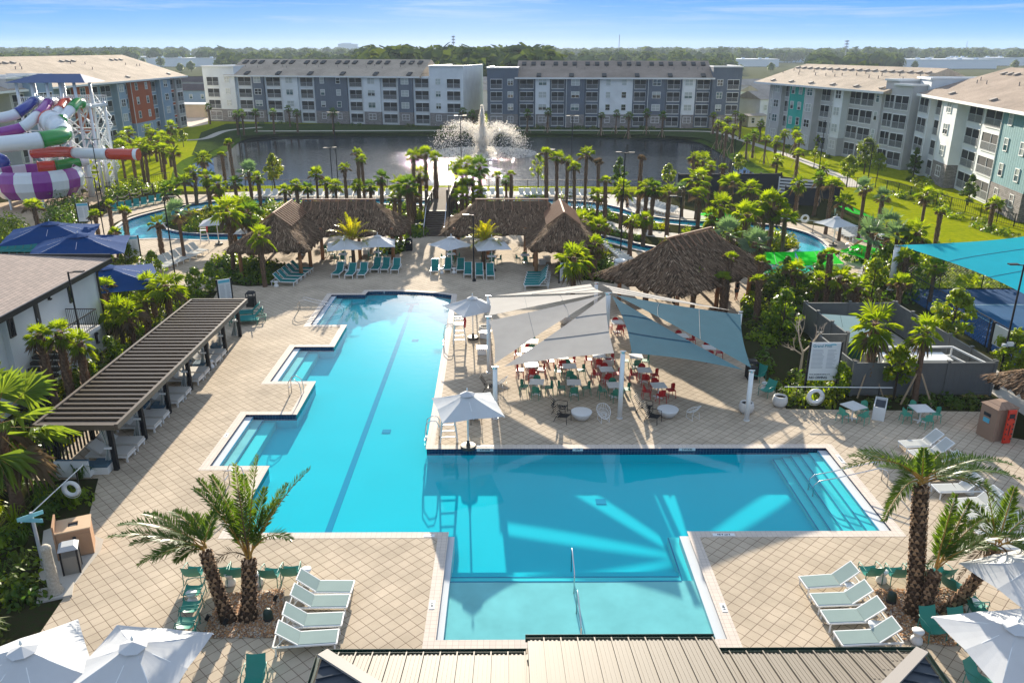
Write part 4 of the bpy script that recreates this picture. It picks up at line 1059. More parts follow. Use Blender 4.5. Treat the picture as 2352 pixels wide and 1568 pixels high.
def stripe_mat():
    m, nt, b = principled("striped_curtain"); N, L = nt.nodes.new, nt.links.new
    tc = N("ShaderNodeTexCoord"); sp = N("ShaderNodeSeparateXYZ"); L(tc.outputs["UV"], sp.inputs[0])
    at = N("ShaderNodeAttribute"); at.attribute_name = "stripe"
    md = N("ShaderNodeMath"); md.operation = 'MODULO'; md.inputs[1].default_value = 1; L(at.outputs["Fac"], md.inputs[0])
    gt = N("ShaderNodeMath"); gt.operation = 'GREATER_THAN'; gt.inputs[1].default_value = .55; L(md.outputs[0], gt.inputs[0])
    mx = N("ShaderNodeMixRGB"); mx.inputs[1].default_value = (.74, .75, .72, 1); mx.inputs[2].default_value = (.05, .14, .14, 1)
    L(gt.outputs[0], mx.inputs[0]); L(mx.outputs[0], b.inputs["Base Color"]); b.inputs["Roughness"].default_value = .9
    return m
CURT = stripe_mat()
def curtain_mesh():
    """striped cloth gathered to a post by a strap at mid height"""
    mb = MB(); n, k = 40, 14; st = []
    for j in range(k + 1):
        z = .05 + 2.45 * j / k; g = abs(z - 1.15) / 1.3; w = .12 + .62 * min(1, g) ** 1.3
        for i in range(n + 1):
            f = i / n; mb.v.append((-.12 - .05 - w * .55 * (1 - f) * 1.2, .04 + .07 * sin(f * 34) * (.5 + g), z)); st.append(f * 9)
    for j in range(k):
        for i in range(n): mb.f.append((j * (n + 1) + i, j * (n + 1) + i + 1, (j + 1) * (n + 1) + i + 1, (j + 1) * (n + 1) + i)); mb.m.append(0)
    me = mb.mesh("curtain", CURT, True)
    a = me.attributes.new("stripe", 'FLOAT', 'POINT'); a.data.foreach_set("value", st)
    return me
cm = curtain_mesh()
pys = [W(px, py).y for px, py in ((280, 1078), (342, 1008), (397, 948), (446, 895), (489, 850), (526, 809), (559, 773))]
for i, y in enumerate(pys):
    mb = MB(); mb.box((0, y - cy, ZR / 2 - .07), (.20, .20, ZR - .14)); p = mb.build("post", black_metal, cab)
    c = link("curtain", cm, cab, (-.05, y - cy, 0))
    sp_ = MB(); sp_.box((-.12, y - cy, 1.15), (.34, .27, .10)); sp_.build("tie_strap", trim, c)
    c.children[0].location = (.05, -(y - cy), 0) if False else (.05, 0, 0)
    c.children[0].location = (0, 0, 0)
    # strap vertices are in cabana coordinates; bring them to the curtain's own
    for v in c.children[0].data.vertices: v.co.y -= (y - cy)
    mb = MB(); mb.box((X0 + .15 - cx, y - cy, ZR / 2 - .07), (.18, .18, ZR - .14)); mb.build("post", black_metal, cab)
bk = MB()
for i in range(60):
    y = Y0 + .2 + (Y1 - Y0 - .4) * i / 59; bk.box((X0 + .12 - cx, y - cy, 1.1), (.04, .12, 2.1))
bk.build("slat_screen", dark_bronze, cab)
# daybeds and sofas under the cabana
white_fr = mat("white_frame", (.72, .71, .68), .5); cushion = mat("cream_cushion", (.52, .49, .44), .9); blue_c = mat("slate_cushion", (.06, .12, .17), .9)
def daybed_proto():
    pr = Proto("daybed", "daybed")
    f = MB(); f.box((0, 0, .27), (2.0, .85, .08))
    pr.part("frame", f.mesh("frame", white_fr))
    for sx in (-.92, .92):
        for sy in (-.36, .36):
            l = MB(); l.box((sx, sy, .12), (.07, .07, .24)); pr.part("leg", l.mesh("leg", white_fr))
    c = MB(); c.box((.35, 0, .37), (1.25, .80, .12)); pr.part("seat_cushion", c.mesh("seat_cushion", cushion))
    b = MB(); b.box((-.52, 0, .56), (.78, .80, .12), 0, 0, Matrix.Rotation(radians(38), 4, 'Y')); pr.part("back_cushion", b.mesh("back_cushion", cushion))
    return pr
DB = daybed_proto()
def sofa_proto():
    pr = Proto("sofa", "sofa")
    f = MB(); f.box((0, 0, .2), (.8, 1.5, .28)); pr.part("frame", f.mesh("frame", white_fr))
    b = MB(); b.box((-.38, 0, .55), (.07, 1.5, .6))
    for k in range(3): b.box((-.40, -.5 + .5 * k, .55), (.06, .03, .58))
    pr.part("backrest", b.mesh("backrest", white_fr))
    for k in (-1, 1):
        c = MB(); c.box((.05, .37 * k, .40), (.68, .70, .14)); pr.part("seat_cushion", c.mesh("seat_cushion", blue_c))
        c = MB(); c.box((-.26, .37 * k, .64), (.16, .66, .42)); pr.part("back_cushion", c.mesh("back_cushion", blue_c))
    return pr
SF = sofa_proto()
def ottoman_proto():
    pr = Proto("ottoman", "ottoman")
    f = MB(); f.box((0, 0, .17), (.7, .7, .34)); pr.part("base", f.mesh("base", white_fr))
    c = MB(); c.box((0, 0, .41), (.68, .68, .14)); pr.part("cushion", c.mesh("cushion", blue_c)); return pr
OT = ottoman_proto()
bay_names = ["nearest cabana bay", "second cabana bay", "third cabana bay", "fourth cabana bay", "fifth cabana bay", "farthest cabana bay"]
for i in range(6):
    y0, y1 = pys[i], pys[i + 1]; ym = (y0 + y1) / 2; nb = bay_names[i]
    if i in (0, 1, 2, 3, 4):
        for k, q in ((0, "nearer"), (1, "farther")):
            DB.put((-18.55, y0 + (y1 - y0) * (.36 + .34 * k), 0), radians(2 * (k - .5)), "%s white cushioned daybed in the %s" % (q, nb), "daybeds under the cabana roof")
    if i in (0, 2, 4, 5):
        yy = y0 - .15 if i == 0 else y0 + .1
        SF.put((-19.35, yy - .25, 0), radians(90) if i == 0 else 0.1, "white framed sofa with slate blue cushions in the %s" % nb, "sofas under the cabana roof")
        OT.put((-18.35, yy + .05, 0), .05, "square white ottoman with slate blue cushion in the %s" % nb, "ottomans under the cabana roof")
# ================================================================== loungers, chairs, tables
sling_grey = cloth_mat("grey_green_sling", (.36, .46, .44), .22, tcol=(.38, .46, .42)); sling_teal = cloth_mat("teal_sling", (.035, .25, .24), .25, tcol=(.05, .32, .29))
sling_white = cloth_mat("white_sling", (.62, .63, .60), .25, tcol=(.62, .60, .52)); frame_teal = mat("teal_frame", (.02, .19, .15), .45); chair_teal = mat("teal_plastic", (.02, .24, .18), .5)
green_pl = mat("green_plastic", (.03, .21, .13), .45); red_pl = mat("red_plastic", (.42, .008, .012), .4); mint_pl = mat("mint_plastic", (.06, .32, .22), .45)
table_white = mat("table_top_white", (.66, .66, .64), .35, noise=.12, nscale=2); white_pl = mat("white_plastic", (.70, .70, .68), .4)
def lounger_proto(fr_m, sl_m, back=38, flatback=False):
    """local +x is the head end"""
    pr = Proto("sun_lounger", "sun lounger"); h = .34; w = .33
    f = MB()
    for s in (-w, w): f.bar((-1.0, s, h), (.98, s, h), .045, .055)
    f.bar((-1.0, -w, h), (-1.0, w, h), .045, .055); f.bar((.98, -w, h), (.98, w, h), .045, .055); f.bar((.22, -w, h - .01), (.22, w, h - .01), .035)
    pr.part("frame", f.mesh("frame", fr_m))
    for sx in (-.93, .9):
        for s in (-w, w):
            l = MB(); l.bar((sx, s, 0), (sx, s, h), .045); pr.part("leg", l.mesh("leg", fr_m))
    se = MB(); se.box((-.38, 0, h + .03), (1.18, .60, .022)); pr.part("seat_sling", se.mesh("seat_sling", sl_m))
    a = radians(back); c, s_ = cos(a), sin(a); L = .80
    bk = MB(); bk.box((.22 + L / 2 * c, 0, h + .04 + L / 2 * s_), (L, .60, .022), 0, 0, Matrix.Rotation(-a, 4, 'Y')); pr.part("back_sling", bk.mesh("back_sling", sl_m))
    bf = MB()
    for s in (-w + .02, w - .02): bf.bar((.22, s, h + .03), (.22 + L * c, s, h + .03 + L * s_), .04); bf.bar((.22 + L * .62 * c, s * .9, h + L * .62 * s_), (.86, s * .9, h), .025)
    bf.bar((.22 + L * c, -w, h + .03 + L * s_), (.22 + L * c, w, h + .03 + L * s_), .04); pr.part("back_frame", bf.mesh("back_frame", fr_m))
    return pr
LG = lounger_proto(white_metal, sling_grey); LT = lounger_proto(white_metal, sling_teal, 48); LW = lounger_proto(white_metal, sling_white, 42); LTT = lounger_proto(frame_teal, sling_teal, 45)
def head_to(px, py, qx, qy):
    a, b = W(px, py), W(qx, qy); return atan2(b.y - a.y, b.x - a.x)
def row(pr, pts, rot, desc, group, jit=.03, frm="from the left", z=.3):
    n = len(pts)
    for i, (px, py) in enumerate(pts):
        p = W(px, py, z); r = rot[i] if isinstance(rot, (list, tuple)) else rot
        lab = desc if n == 1 else "%s, %s" % (desc, nth(i, n, frm))
        pr.put((p.x, p.y, 0), r + R.uniform(-jit, jit), lab, group)
def lerp_pts(a, b, n): return [(a[0] + (b[0] - a[0]) * i / (n - 1), a[1] + (b[1] - a[1]) * i / (n - 1)) for i in range(n)]
row(LG, [(745, 1349), (733, 1383), (717, 1426), (703, 1468)], [pi - .02, pi + .02, pi + .05, pi + .10], "white framed lounger beside the left palm bed", "loungers by the left palm bed", .01, "from the back")
row(LG, [(1906, 1335), (1934, 1377), (1961, 1416), (1994, 1465)], [.10, .06, .05, .06], "white framed lounger left of the right palm bed", "loungers by the right palm bed", .01, "from the back")
row(LW, [(2117, 1019), (2140, 1040), (2163, 1070), (2172, 1092), (2200, 1122), (2244, 1154), (2262, 1180), (2290, 1214), (2335, 1252)], [.12, .12, .1, .08, .06, .1, .1, .05, -.1], "white lounger in the slanting row behind the right palms", "loungers behind the right palms", .03, "from the back")
row(LT, lerp_pts((691, 617), (652, 646), 5), pi - .12, "teal lounger in the fanned row beside the left hut", "loungers by the left hut", .04, "from the back")
row(LT, [(778, 624), (807, 626), (834, 625)], [pi / 2 - .12, pi / 2 - .06, pi / 2 - .05], "teal lounger facing the pool on the left plaza", "loungers facing the pool", .02)
row(LT, [(865, 613), (886, 613), (910, 614)], pi / 2 - .03, "teal lounger right of the small date palm", "loungers facing the pool", .03)
row(LT, [(999, 617), (1029, 613), (1058, 614)], pi / 2 + .0, "dark teal lounger under the left parasol of the right plaza", "loungers facing the pool", .05)
row(LT, [(1075, 624), (1101, 626), (1126, 627)], pi / 2 + .02, "teal lounger right of the plaza lamp", "loungers facing the pool", .03)
row(LT, lerp_pts((1238, 627), (1232, 654), 6), .05, "teal lounger in the stacked row beside the right hut", "loungers by the right hut", .02, "from the back")
row(LW, lerp_pts((338, 622), (455, 574), 9), pi - .45, "pale lounger along the walk to the curving river", "loungers along the left walk", .03)
row(LTT, lerp_pts((262, 482), (382, 456), 8), [pi / 2 + .45 - .03 * i for i in range(8)], "teal lounger along the rope fence by the river", "teal loungers by the rope fence", .04)
row(LTT, lerp_pts((6, 573), (112, 574), 7), pi / 2 + .05, "teal lounger just behind the house roof", "teal loungers behind the house", .03)
row(LTT, [(194, 500), (203, 501)], pi / 2 + .4, "teal lounger in front of the dark shrub by the sign", "pair of teal loungers", .03)
row(LW, lerp_pts((596, 447), (925, 446), 20), pi / 2 + .02, "white lounger on the lakeside deck left of the bridge", "loungers on the lakeside deck", .05)
row(LW, lerp_pts((1075, 444), (1150, 444), 5), pi / 2 + .02, "white lounger on the lakeside deck just right of the bridge", "loungers on the lakeside deck", .05)
row(LW, lerp_pts((1197, 445), (1268, 445), 6), pi / 2, "white lounger on the lakeside deck right of the bridge", "loungers on the lakeside deck", .05)
row(LW, lerp_pts((1283, 445), (1352, 447), 6), pi / 2, "grey lounger farther right on the lakeside deck", "loungers on the lakeside deck", .05)
row(LW, lerp_pts((1470, 465), (1497, 471), 4), .3, "white lounger in the rear row above the right river bend", "loungers above the river", .03)
row(LW, lerp_pts((1497, 475), (1540, 487), 7), .3, "white lounger in the front row above the right river bend", "loungers above the river", .03)
row(LW, lerp_pts((1402, 573), (1440, 602), 8), pi - .5, "white lounger in the slanting row left of the large hut", "loungers left of the large hut", .03, "from the back")
row(LW, lerp_pts((2006, 608), (1990, 634), 5), .5, "white lounger under the green sails", "loungers under the green sails", .03, "from the back")
row(LW, lerp_pts((1932, 525), (1958, 541), 5), .6, "white lounger under the right riverside parasol", "loungers under the right parasol", .03, "from the back")
row(LTT, [(548, 720), (560, 735), (572, 716), (578, 728)], [pi + .3, pi + .2, .2, .3], "teal lounge chair past the far end of the cabana", "teal chairs past the cabana", .05, "from the left")
# low sling chairs round the palm beds
def sling_chair_proto():
    """local +x is the way the sitter faces"""
    pr = Proto("sling_chair", "lounge chair")
    s = MB(); prof = [(.34, .40), (.18, .345), (-.08, .315), (-.20, .36), (-.34, .62), (-.46, .88)]; n = 8
    vs = []
    for (x, z) in prof:
        for i in range(n + 1):
            f = i / n * 2 - 1; vs.append((x, .29 * f, z - .045 * (1 - f * f)))
    k = len(prof)
    s.add(vs, [(j * (n + 1) + i, j * (n + 1) + i + 1, (j + 1) * (n + 1) + i + 1, (j + 1) * (n + 1) + i) for j in range(k - 1) for i in range(n)])
    s.add([(x, y, z - .012) for x, y, z in vs], [(j * (n + 1) + i, (j + 1) * (n + 1) + i, (j + 1) * (n + 1) + i + 1, j * (n + 1) + i + 1) for j in range(k - 1) for i in range(n)])
    pr.part("sling", s.mesh("sling", chair_teal, True))
    for sy in (-.31, .31):
        a = MB(); a.tube([(.36, sy, .40), (.30, sy, .58), (.05, sy * 1.06, .62), (-.24, sy * 1.05, .60), (-.34, sy, .63)], .017, 6); pr.part("arm", a.mesh("arm", frame_teal, True))
        for x in (.33, -.30):
            l = MB(); l.bar((x, sy, 0), (x * .9, sy, .42 if x > 0 else .52), .025); pr.part("leg", l.mesh("leg", frame_teal))
    return pr
SC = sling_chair_proto()
def sc(px, py, ang, lab, g, z=.35):
    p = W(px, py, z); SC.put((p.x, p.y, 0), ang, lab, g)
gl_, gr_ = "teal sling chairs round the left palm bed", "teal sling chairs round the right palm bed"
for i, (x, y) in enumerate([(446, 1314), (508, 1315), (545, 1316), (622, 1318), (668, 1313)]): sc(x, y, pi / 2 + R.uniform(-.1, .25), "teal sling chair behind the left palms, %s" % nth(i, 5), gl_)
for i, (x, y) in enumerate([(447, 1354), (441, 1391), (431, 1428), (424, 1462)]): sc(x, y, pi + .15, "teal sling chair in the column left of the left palms, %s from the back" % ORD[i], gl_)
for i, (x, y) in enumerate([(2000, 1313), (2060, 1316), (2108, 1317), (2160, 1317)]): sc(x, y, pi / 2 + R.uniform(-.15, .15), "teal sling chair behind the right palms, %s" % nth(i, 4), gr_)
for i, (x, y, a) in enumerate([(2190, 1345, .5), (2236, 1385, .25), (2256, 1412, .2)]): sc(x, y, a, "teal sling chair under the leaning right palm, %s from the back" % ORD[i], gr_)
for i, (x, y, a) in enumerate([(2142, 1440, -1.45), (2208, 1443, -1.4), (2250, 1560, -1.0)]): sc(x, y, a, "teal sling chair in front of the right palm bed, %s" % nth(i, 3), gr_)
sc(584, 1556, -1.5, "teal sling chair at the bottom edge near the metal roof", gl_)
for i, (x, y, a) in enumerate([(1762, 895, .6), (1742, 860, .7)]): sc(x, y, pi + a, "teal sling chair beside the white pot, %s" % ("nearer" if i == 0 else "farther"), "teal chairs right of the terrace")
def stool_proto():
    pr = Proto("side_table", "side table")
    b = MB(); b.lathe([(.16, 0), (.19, .03), (.18, .16), (.11, .24), (.105, .27)], (0, 0, 0), 20); pr.part("base", b.mesh("base", white_pl, True))
    b = MB(); b.lathe([(.105, .27), (.11, .30), (.17, .40), (.19, .46), (.185, .475)], (0, 0, 0), 20); pr.part("top", b.mesh("top", white_pl, True)); return pr
ST = stool_proto()
for px, py, lab in [(528, 1328, "white hourglass stool behind the leaning left palm"), (592, 1328, "white hourglass stool right of the upright left palm"), (704, 1318, "white hourglass stool at the head of the left loungers"), (441, 1372, "white hourglass stool between the teal chairs on the left"), (681, 1430, "white hourglass stool between the two front left loungers"),
        (2026, 1322, "white hourglass stool behind the right palm bed"), (1951, 1354, "white hourglass stool between the two back right loungers"), (2006, 1444, "white hourglass stool between the two front right loungers"), (2107, 1460, "white hourglass stool in front of the right palm bed"), (2235, 1392, "white hourglass stool under the leaning right palm"),
        (634, 652, "white hourglass stool beside the nearest fanned lounger"), (797, 625, "white pot stool between the first teal plaza loungers"), (823, 624, "white pot stool between the next teal plaza loungers"), (1014, 622, "dark shaded stool between the right plaza loungers"), (1043, 621, "second shaded stool between the right plaza loungers"),
        (2166, 1088, "white hourglass stool among the slanting right loungers"), (1757, 887, "white hourglass stool between the teal chairs by the pot"), (2228, 1122, "white stool farther along the slanting right loungers"), (484, 836, "white hourglass stool beside the cabana post")]:
    p = W(px, py, .25); ST.put((p.x, p.y, 0), R.uniform(0, 3), lab, "white hourglass stools")
# dining sets
def dchair_proto(m, nm):
    pr = Proto("dining_chair", "chair")
    s = MB(); s.box((0, 0, .445), (.42, .43, .03)); pr.part("seat", s.mesh("seat", m))
    b = MB(); n = 8; vs = []
    for z, r in ((.48, .20), (.66, .215), (.82, .21)):
        for i in range(n + 1):
            a = pi + (i / n - .5) * 2.1; vs.append((.02 + r * cos(a) - .02 * (z - .48), r * 1.12 * sin(a), z + (-.10 * abs(i / n * 2 - 1) ** 2 if z > .7 else 0)))
    fs = [(j * (n + 1) + i, j * (n + 1) + i + 1, (j + 1) * (n + 1) + i + 1, (j + 1) * (n + 1) + i) for j in range(2) for i in range(n)]
    b.add(vs, fs); b.add([(x - .018, y, z) for x, y, z in vs], [f[::-1] for f in fs]); pr.part("backrest", b.mesh("backrest", m, True))
    for sx in (-.19, .18):
        for sy in (-.19, .19):
            l = MB(); l.cyl((sx * 1.18, sy * 1.15, 0), (sx, sy, .45), .016, .02, 6); pr.part("leg", l.mesh("leg", m))
    return pr
CR, CG, CM = dchair_proto(red_pl, "red"), dchair_proto(green_pl, "green"), dchair_proto(mint_pl, "mint")
def dtable_proto(size=.78):
    pr = Proto("dining_table", "table")
    t = MB(); t.box((0, 0, .73), (size, size, .03)); pr.part("tabletop", t.mesh("tabletop", table_white))
    c = MB(); c.cyl((0, 0, .05), (0, 0, .715), .035, n=10); pr.part("pedestal", c.mesh("pedestal", white_metal))
    f = MB()
    for a in (pi / 4, 3 * pi / 4): f.bar((-.3 * cos(a), -.3 * sin(a), .03), (.3 * cos(a), .3 * sin(a), .03), .06, .05)
    pr.part("foot", f.mesh("foot", white_metal)); return pr
DT = dtable_proto(); DTB = dtable_proto(.95)
SIDES = {0: "right", 1: "back", 2: "left", 3: "front"}
def dining(px, py, cp, colour, where, rz=0.0, skip=(), tp=None, d=.62, grp="dining sets under the sails"):
    p = W(px, py, .745); (tp or DT).put((p.x, p.y, 0), rz, "white square table with %s chairs, %s" % (colour, where), "white tables, " + grp)
    for k in range(4):
        if k in skip: continue
        a = rz + k * pi / 2 + R.uniform(-.06, .06); dd = d + R.uniform(-.03, .10)
        cp.put((p.x + dd * cos(a), p.y + dd * sin(a), 0), a + pi + R.uniform(-.25, .25), "%s chair, %s side of the table %s" % (colour, SIDES[k], where), "%s chairs, %s" % (colour, grp))
for (px, py, cp, colour, where) in [(1221, 837, CR, "red", "at the left under the front silver sail"), (1233, 876, CG, "green", "nearest the front left post"), (1308, 840, CG, "green", "left of the mast foot"), (1318, 877, CG, "green", "in the front row middle"),
        (1393, 847, CR, "red", "at the foot of the mast"), (1411, 883, CG, "green", "behind the front middle post"), (1480, 849, CR, "red", "right of the front middle post"), (1513, 884, CR, "red", "nearest the black lounge chairs"),
        (1213, 803, CR, "red", "under the left sail's inner edge"), (1290, 818, CR, "red", "behind the front silver sail"), (1418, 739, CR, "red", "at the back beside the mast"), (1376, 815, CR, "red", "half hidden at the mast"), (1461, 817, CG, "green", "under the front blue sail"),
        (1221, 783, CG, "green", "farthest left on the terrace"), (1566, 770, CR, "red", "in the gap between the blue sails"), (1628, 797, CR, "red", "under the outer blue sail")]:
    dining(px, py, cp, colour, where, R.uniform(-.12, .12))
dining(1961, 931, CM, "mint", "by the hedge and ring buoy", .45, (1,), DTB, .68, "mint sets by the hedge"); dining(2117, 937, CM, "mint", "right of the white trough planter", .05, (), DTB, .68, "mint sets by the hedge")
for (px, py, cp, colour, where) in [(788, 583, CG, "green", "in front of the small left date palm"), (868, 578, CG, "green", "under the right parasol of the left plaza"), (763, 566, CG, "green", "behind the left parasol"), (1036, 583, CG, "green", "under the left parasol of the right plaza"), (1129, 588, CG, "green", "under the right parasol of the right plaza"), (1206, 585, CG, "green", "right of the plaza beside the wing hut")]:
    dining(px, py, cp, colour, where, R.uniform(-.2, .2), (), DT, .62, "plaza sets")
# black slatted lounge chairs, white wire chairs, drum tables, pots
def slat_chair_proto():
    pr = Proto("slatted_chair", "lounge chair"); bl = black_metal
    s = MB()
    for i in range(6): s.box((.28 - i * .095, 0, .36 - i * .012), (.07, .52, .018))
    pr.part("seat", s.mesh("seat", bl)); b = MB()
    for i in range(8): b.box((-.25 - i * .045, 0, .36 + i * .075), (.018, .52, .055), 0, 0, Matrix.Rotation(radians(-28), 4, 'Y'))
    pr.part("backrest", b.mesh("backrest", bl))
    for sy in (-.28, .28):
        f = MB(); f.tube([(.34, sy, 0), (.31, sy, .58), (-.2, sy, .60), (-.34, sy, .52)], .018, 6); pr.part("arm", f.mesh("arm", bl, True))
        f = MB(); f.bar((-.40, sy, 0), (-.22, sy, .40), .03); pr.part("leg", f.mesh("leg", bl)); 
    return pr
SL = slat_chair_proto()
for px, py, a, lab in [(1287, 934, -.3, "black slatted chair at the left drum table, upper one"), (1293, 953, -.5, "black slatted chair at the left drum table, lower one"), (1482, 933, -.5, "black slatted chair left of the right drum table"), (1501, 954, -.6, "black slatted chair with its back to the right drum table"), (1127, 886, -.2, "black slatted chair behind the front left post"), (1092, 955, -1.4, "black slatted chair behind the edge parasol")]:
    p = W(px, py, .35); SL.put((p.x, p.y, 0), a, lab, "black slatted lounge chairs")
def wire_chair_proto():
    pr = Proto("wire_chair", "wire chair"); m = white_metal
    s = MB(); rim = []
    for i in range(20):
        a = 2 * pi * i / 20; rim.append(Vector((.34 * cos(a) - .05, .36 * sin(a), .52 - .30 * cos(a) + .06 * abs(sin(a)))))
    s.tube(rim + [rim[0]], .014, 5); c = Vector((0, 0, .36)); hub = [Vector((.02 + .07 * cos(2 * pi * i / 20), .08 * sin(2 * pi * i / 20), .345)) for i in range(20)]
    for i in range(20): mid = rim[i].lerp(hub[i], .5) - Vector((0, 0, .05)); s.tube([rim[i], mid, hub[i]], .007, 4)
    for f in (.35, .7): pts = [rim[i].lerp(hub[i], f) - Vector((0, 0, .045)) for i in range(20)]; s.tube(pts + [pts[0]], .006, 4)
    pr.part("wire_shell", s.mesh("wire_shell", m)); l = MB()
    for sy in (-.22, .22): l.tube([(-.22, sy, .36), (-.28, sy, .012), (.26, sy, .012), (.20, sy, .34)], .011, 5)
    pr.part("leg_frame", l.mesh("leg_frame", m)); return pr
WC = wire_chair_proto()
for px, py, a, lab in [(1387, 950, -1.3, "white wire chair right of the left drum table"), (1592, 944, 2.0, "white wire chair right of the right drum table"), (1151, 878, 2.6, "white wire chair behind the front left post"), (672, 571, .8, "white wire chair beside the left hut post"), (1186, 575, 2.5, "white wire chair right of the right parasol")]:
    p = W(px, py, .4); WC.put((p.x, p.y, 0), a, lab, "white wire chairs")
conc_l = mat("pale_concrete", (.62, .60, .56), .7, noise=.12, nscale=4)
for px, py, lab in [(1335, 962, "white drum table between the black and wire chairs"), (1533, 956, "white drum table on the right beside two black chairs")]:
    p = W(px, py, 0); t = thing("drum_table", lab, "coffee table", p, 0, "white drum tables")
    mb = MB(); mb.lathe([(.25, 0), (.38, .10), (.50, .28), (.54, .40)], (0, 0, 0), 24); mb.build("bowl_base", conc_l, t, True); mb = MB(); mb.lathe([(.54, .40), (.555, .42), (.54, .445), (.0, .45)], (0, 0, 0), 24); mb.build("top", white_pl, t)
soil = mat("potting_soil", (.02, .015, .01), .95)
for px, py, sc_, lab in [(1790, 932, 1.0, "round white pot at the right of the terrace beside the bed"), (1713, 947, 1.0, "round pale pot behind the front right post"), (1088, 1000 - 40, .9, "round pot behind the edge parasol"), (1297, 743, 1.0, "round pot at the back of the terrace"), (1397, 842, .9, "dark filled pot at the foot of the mast"), (1112, 766, .9, "small pot behind the pool side post")]:
    p = W(px, py, 0); t = thing("plant_pot", lab, "plant pot", p, 0, "round white pots")
    mb = MB(); k = sc_; mb.lathe([(.24 * k, 0), (.36 * k, .14 * k), (.40 * k, .34 * k), (.36 * k, .54 * k), (.33 * k, .60 * k), (.29 * k, .60 * k), (.30 * k, .5 * k)], (0, 0, 0), 24); mb.build("pot", conc_l, t, True)
    mb = MB(); mb.lathe([(.0, .49 * k), (.315 * k, .50 * k), (.0, .51 * k)], (0, 0, 0), 20); mb.build("soil", soil, t)
p = W(2028, 962, 0); t = thing("trough_planter", "white rectangular trough planter between the mint table sets", "planter", (p.x, p.y + .5, 0), radians(62))
mb = MB()
for s in (-1, 1): mb.box((0, s * .27, .36), (1.5, .05, .72)); mb.box((s * .725, 0, .36), (.05, .49, .72))
mb.build("box", white_pl, t); mb = MB(); mb.box((0, 0, .3), (1.4, .49, .55)); mb.build("soil", mat("planter_liner", (.05, .06, .08), .8), t)
for i, (px, py) in enumerate([(695, 585), (762, 568), (842, 583), (921, 563), (1245, 607), (1256, 600), (1115, 775), (1107, 812)]):
    p = W(px, py, 0); t = thing("cube_table", "white box table, %s across the plaza and terrace" % nth(i, 8), "side table", p, R.uniform(-.4, .4), "white box tables")
    mb = MB(); mb.box((0, 0, .20), (.56, .56, .36)); mb.build("body", white_pl, t); mb = MB(); mb.box((0, 0, .41), (.66, .66, .06)); mb.build("top", table_white, t)

# lifeguard chairs, ladders, handrails
red_g = mat("rescue_red", (.45, .01, .015), .5)
for px, py, rz, lab in [(1031, 1008, .1, "white lifeguard stand with a red float by the edge parasol"), (1056, 786, .1, "lifeguard stand with a red float near the far parasol"), (471, 558, .3, "low lifeguard stand with a red board by the left river"), (2018, 608 - 40, .2, "lifeguard stand with a red float right of the river bend")]:
    p = W(px, py, 0); t = thing("lifeguard_stand", lab, "lifeguard chair", p, rz, "lifeguard stands"); hh = 1.25
    for sx in (-1, 1):
        for sy in (-1, 1): mb = MB(); mb.bar((sx * .42, sy * .40, 0), (sx * .27, sy * .22, hh), .05); mb.build("leg", white_pl, t)
    mb = MB(); mb.box((0, 0, hh + .02), (.66, .55, .05)); mb.build("seat", white_pl, t); mb = MB()
    for k in range(3): mb.box((0, .26, hh + .22 + .17 * k), (.62, .04, .10))
    for s in (-.29, .29): mb.bar((s, .26, hh), (s, .30, hh + .72), .045)
    mb.build("backrest", white_pl, t); mb = MB()
    for k in range(3): mb.bar((-.40 + k * .04, -.38 + k * .05, .3 + .3 * k), (.40 - k * .04, -.38 + k * .05, .3 + .3 * k), .04)
    mb.build("step", white_pl, t); mb = MB(); mb.tube([(.34, -.28, hh - .15), (.36, -.30, hh + .3), (.34, -.26, hh + .62)], .085, 8, 0, [.05, .09, .05]); mb.build("rescue_float", red_g, t, True)
def railpair(lab, p, rz, kind):
    t = thing("pool_ladder" if kind == 'ladder' else "handrail", lab, "pool rail", p, rz, "steel pool rails")
    for s in (-.28, .28):
        mb = MB()
        if kind == 'ladder': mb.tube([(-.55, s, 0), (-.55, s, .75), (-.45, s, .95), (-.2, s, .98), (.05, s, .80), (.12, s, .4), (.12, s, -.5)], .024, 8)
        elif kind == 'steps': mb.tube([(-.7, s, 0), (-.7, s, .55), (-.55, s, .78), (-.25, s, .88), (1.5, s, .42), (2.3, s, .25), (2.5, s, .05), (2.5, s, -.5)], .024, 8)
        mb.build("rail", steel, t, True)
    if kind == 'ladder':
        mb = MB()
        for z in (-.1, -.35): mb.box((.13, 0, z), (.1, .56, .04))
        mb.build("tread", steel, t); mb = MB(); mb.bar((-.55, -.28, .45), (-.55, .28, .45), .035); mb.build("cross_rail", steel, t)
    return t
def lad(px, py, rz, lab): p = W(px, py, 0); railpair(lab, p, rz, 'ladder')
lad(552, 1118, 0, "steel ladder rail at the left edge behind the left palms"); lad(690, 905, 0, "steel ladder rail between the two left alcoves"); lad(984, 1002, pi, "steel ladder rail at the right edge beside the lifeguard stand"); lad(1024, 778, pi, "steel ladder rail at the far right edge of the pool")
pp = W(2000, 1095, 0); railpair("long steel handrails down the wide entry steps at the right", (15.9, 31.2, 0), pi, 'steps')
pp = W(722, 720, 0); railpair("steel handrail at the far left pool steps", (-14.6, 56.4, 0), 0, 'steps')
t = thing("handrail", "single steel handrail standing in the shallow shelf", "pool rail", (2.35, 23.0, 0), 0, "steel pool rails")
for a, b in ((25.35, 24.0), (22.9, 21.25)):
    mb = MB(); mb.tube([(0, a - 23, -.35), (0, a - 23, .62), (0, a - 23.08, .72), (0, (a - 23) * .9 + (b - 23) * .1, .74), (0, b - 23 + .1, .55), (0, b - 23, .42), (0, b - 23, -.35)], .024, 8); mb.build("rail", steel, t, True)
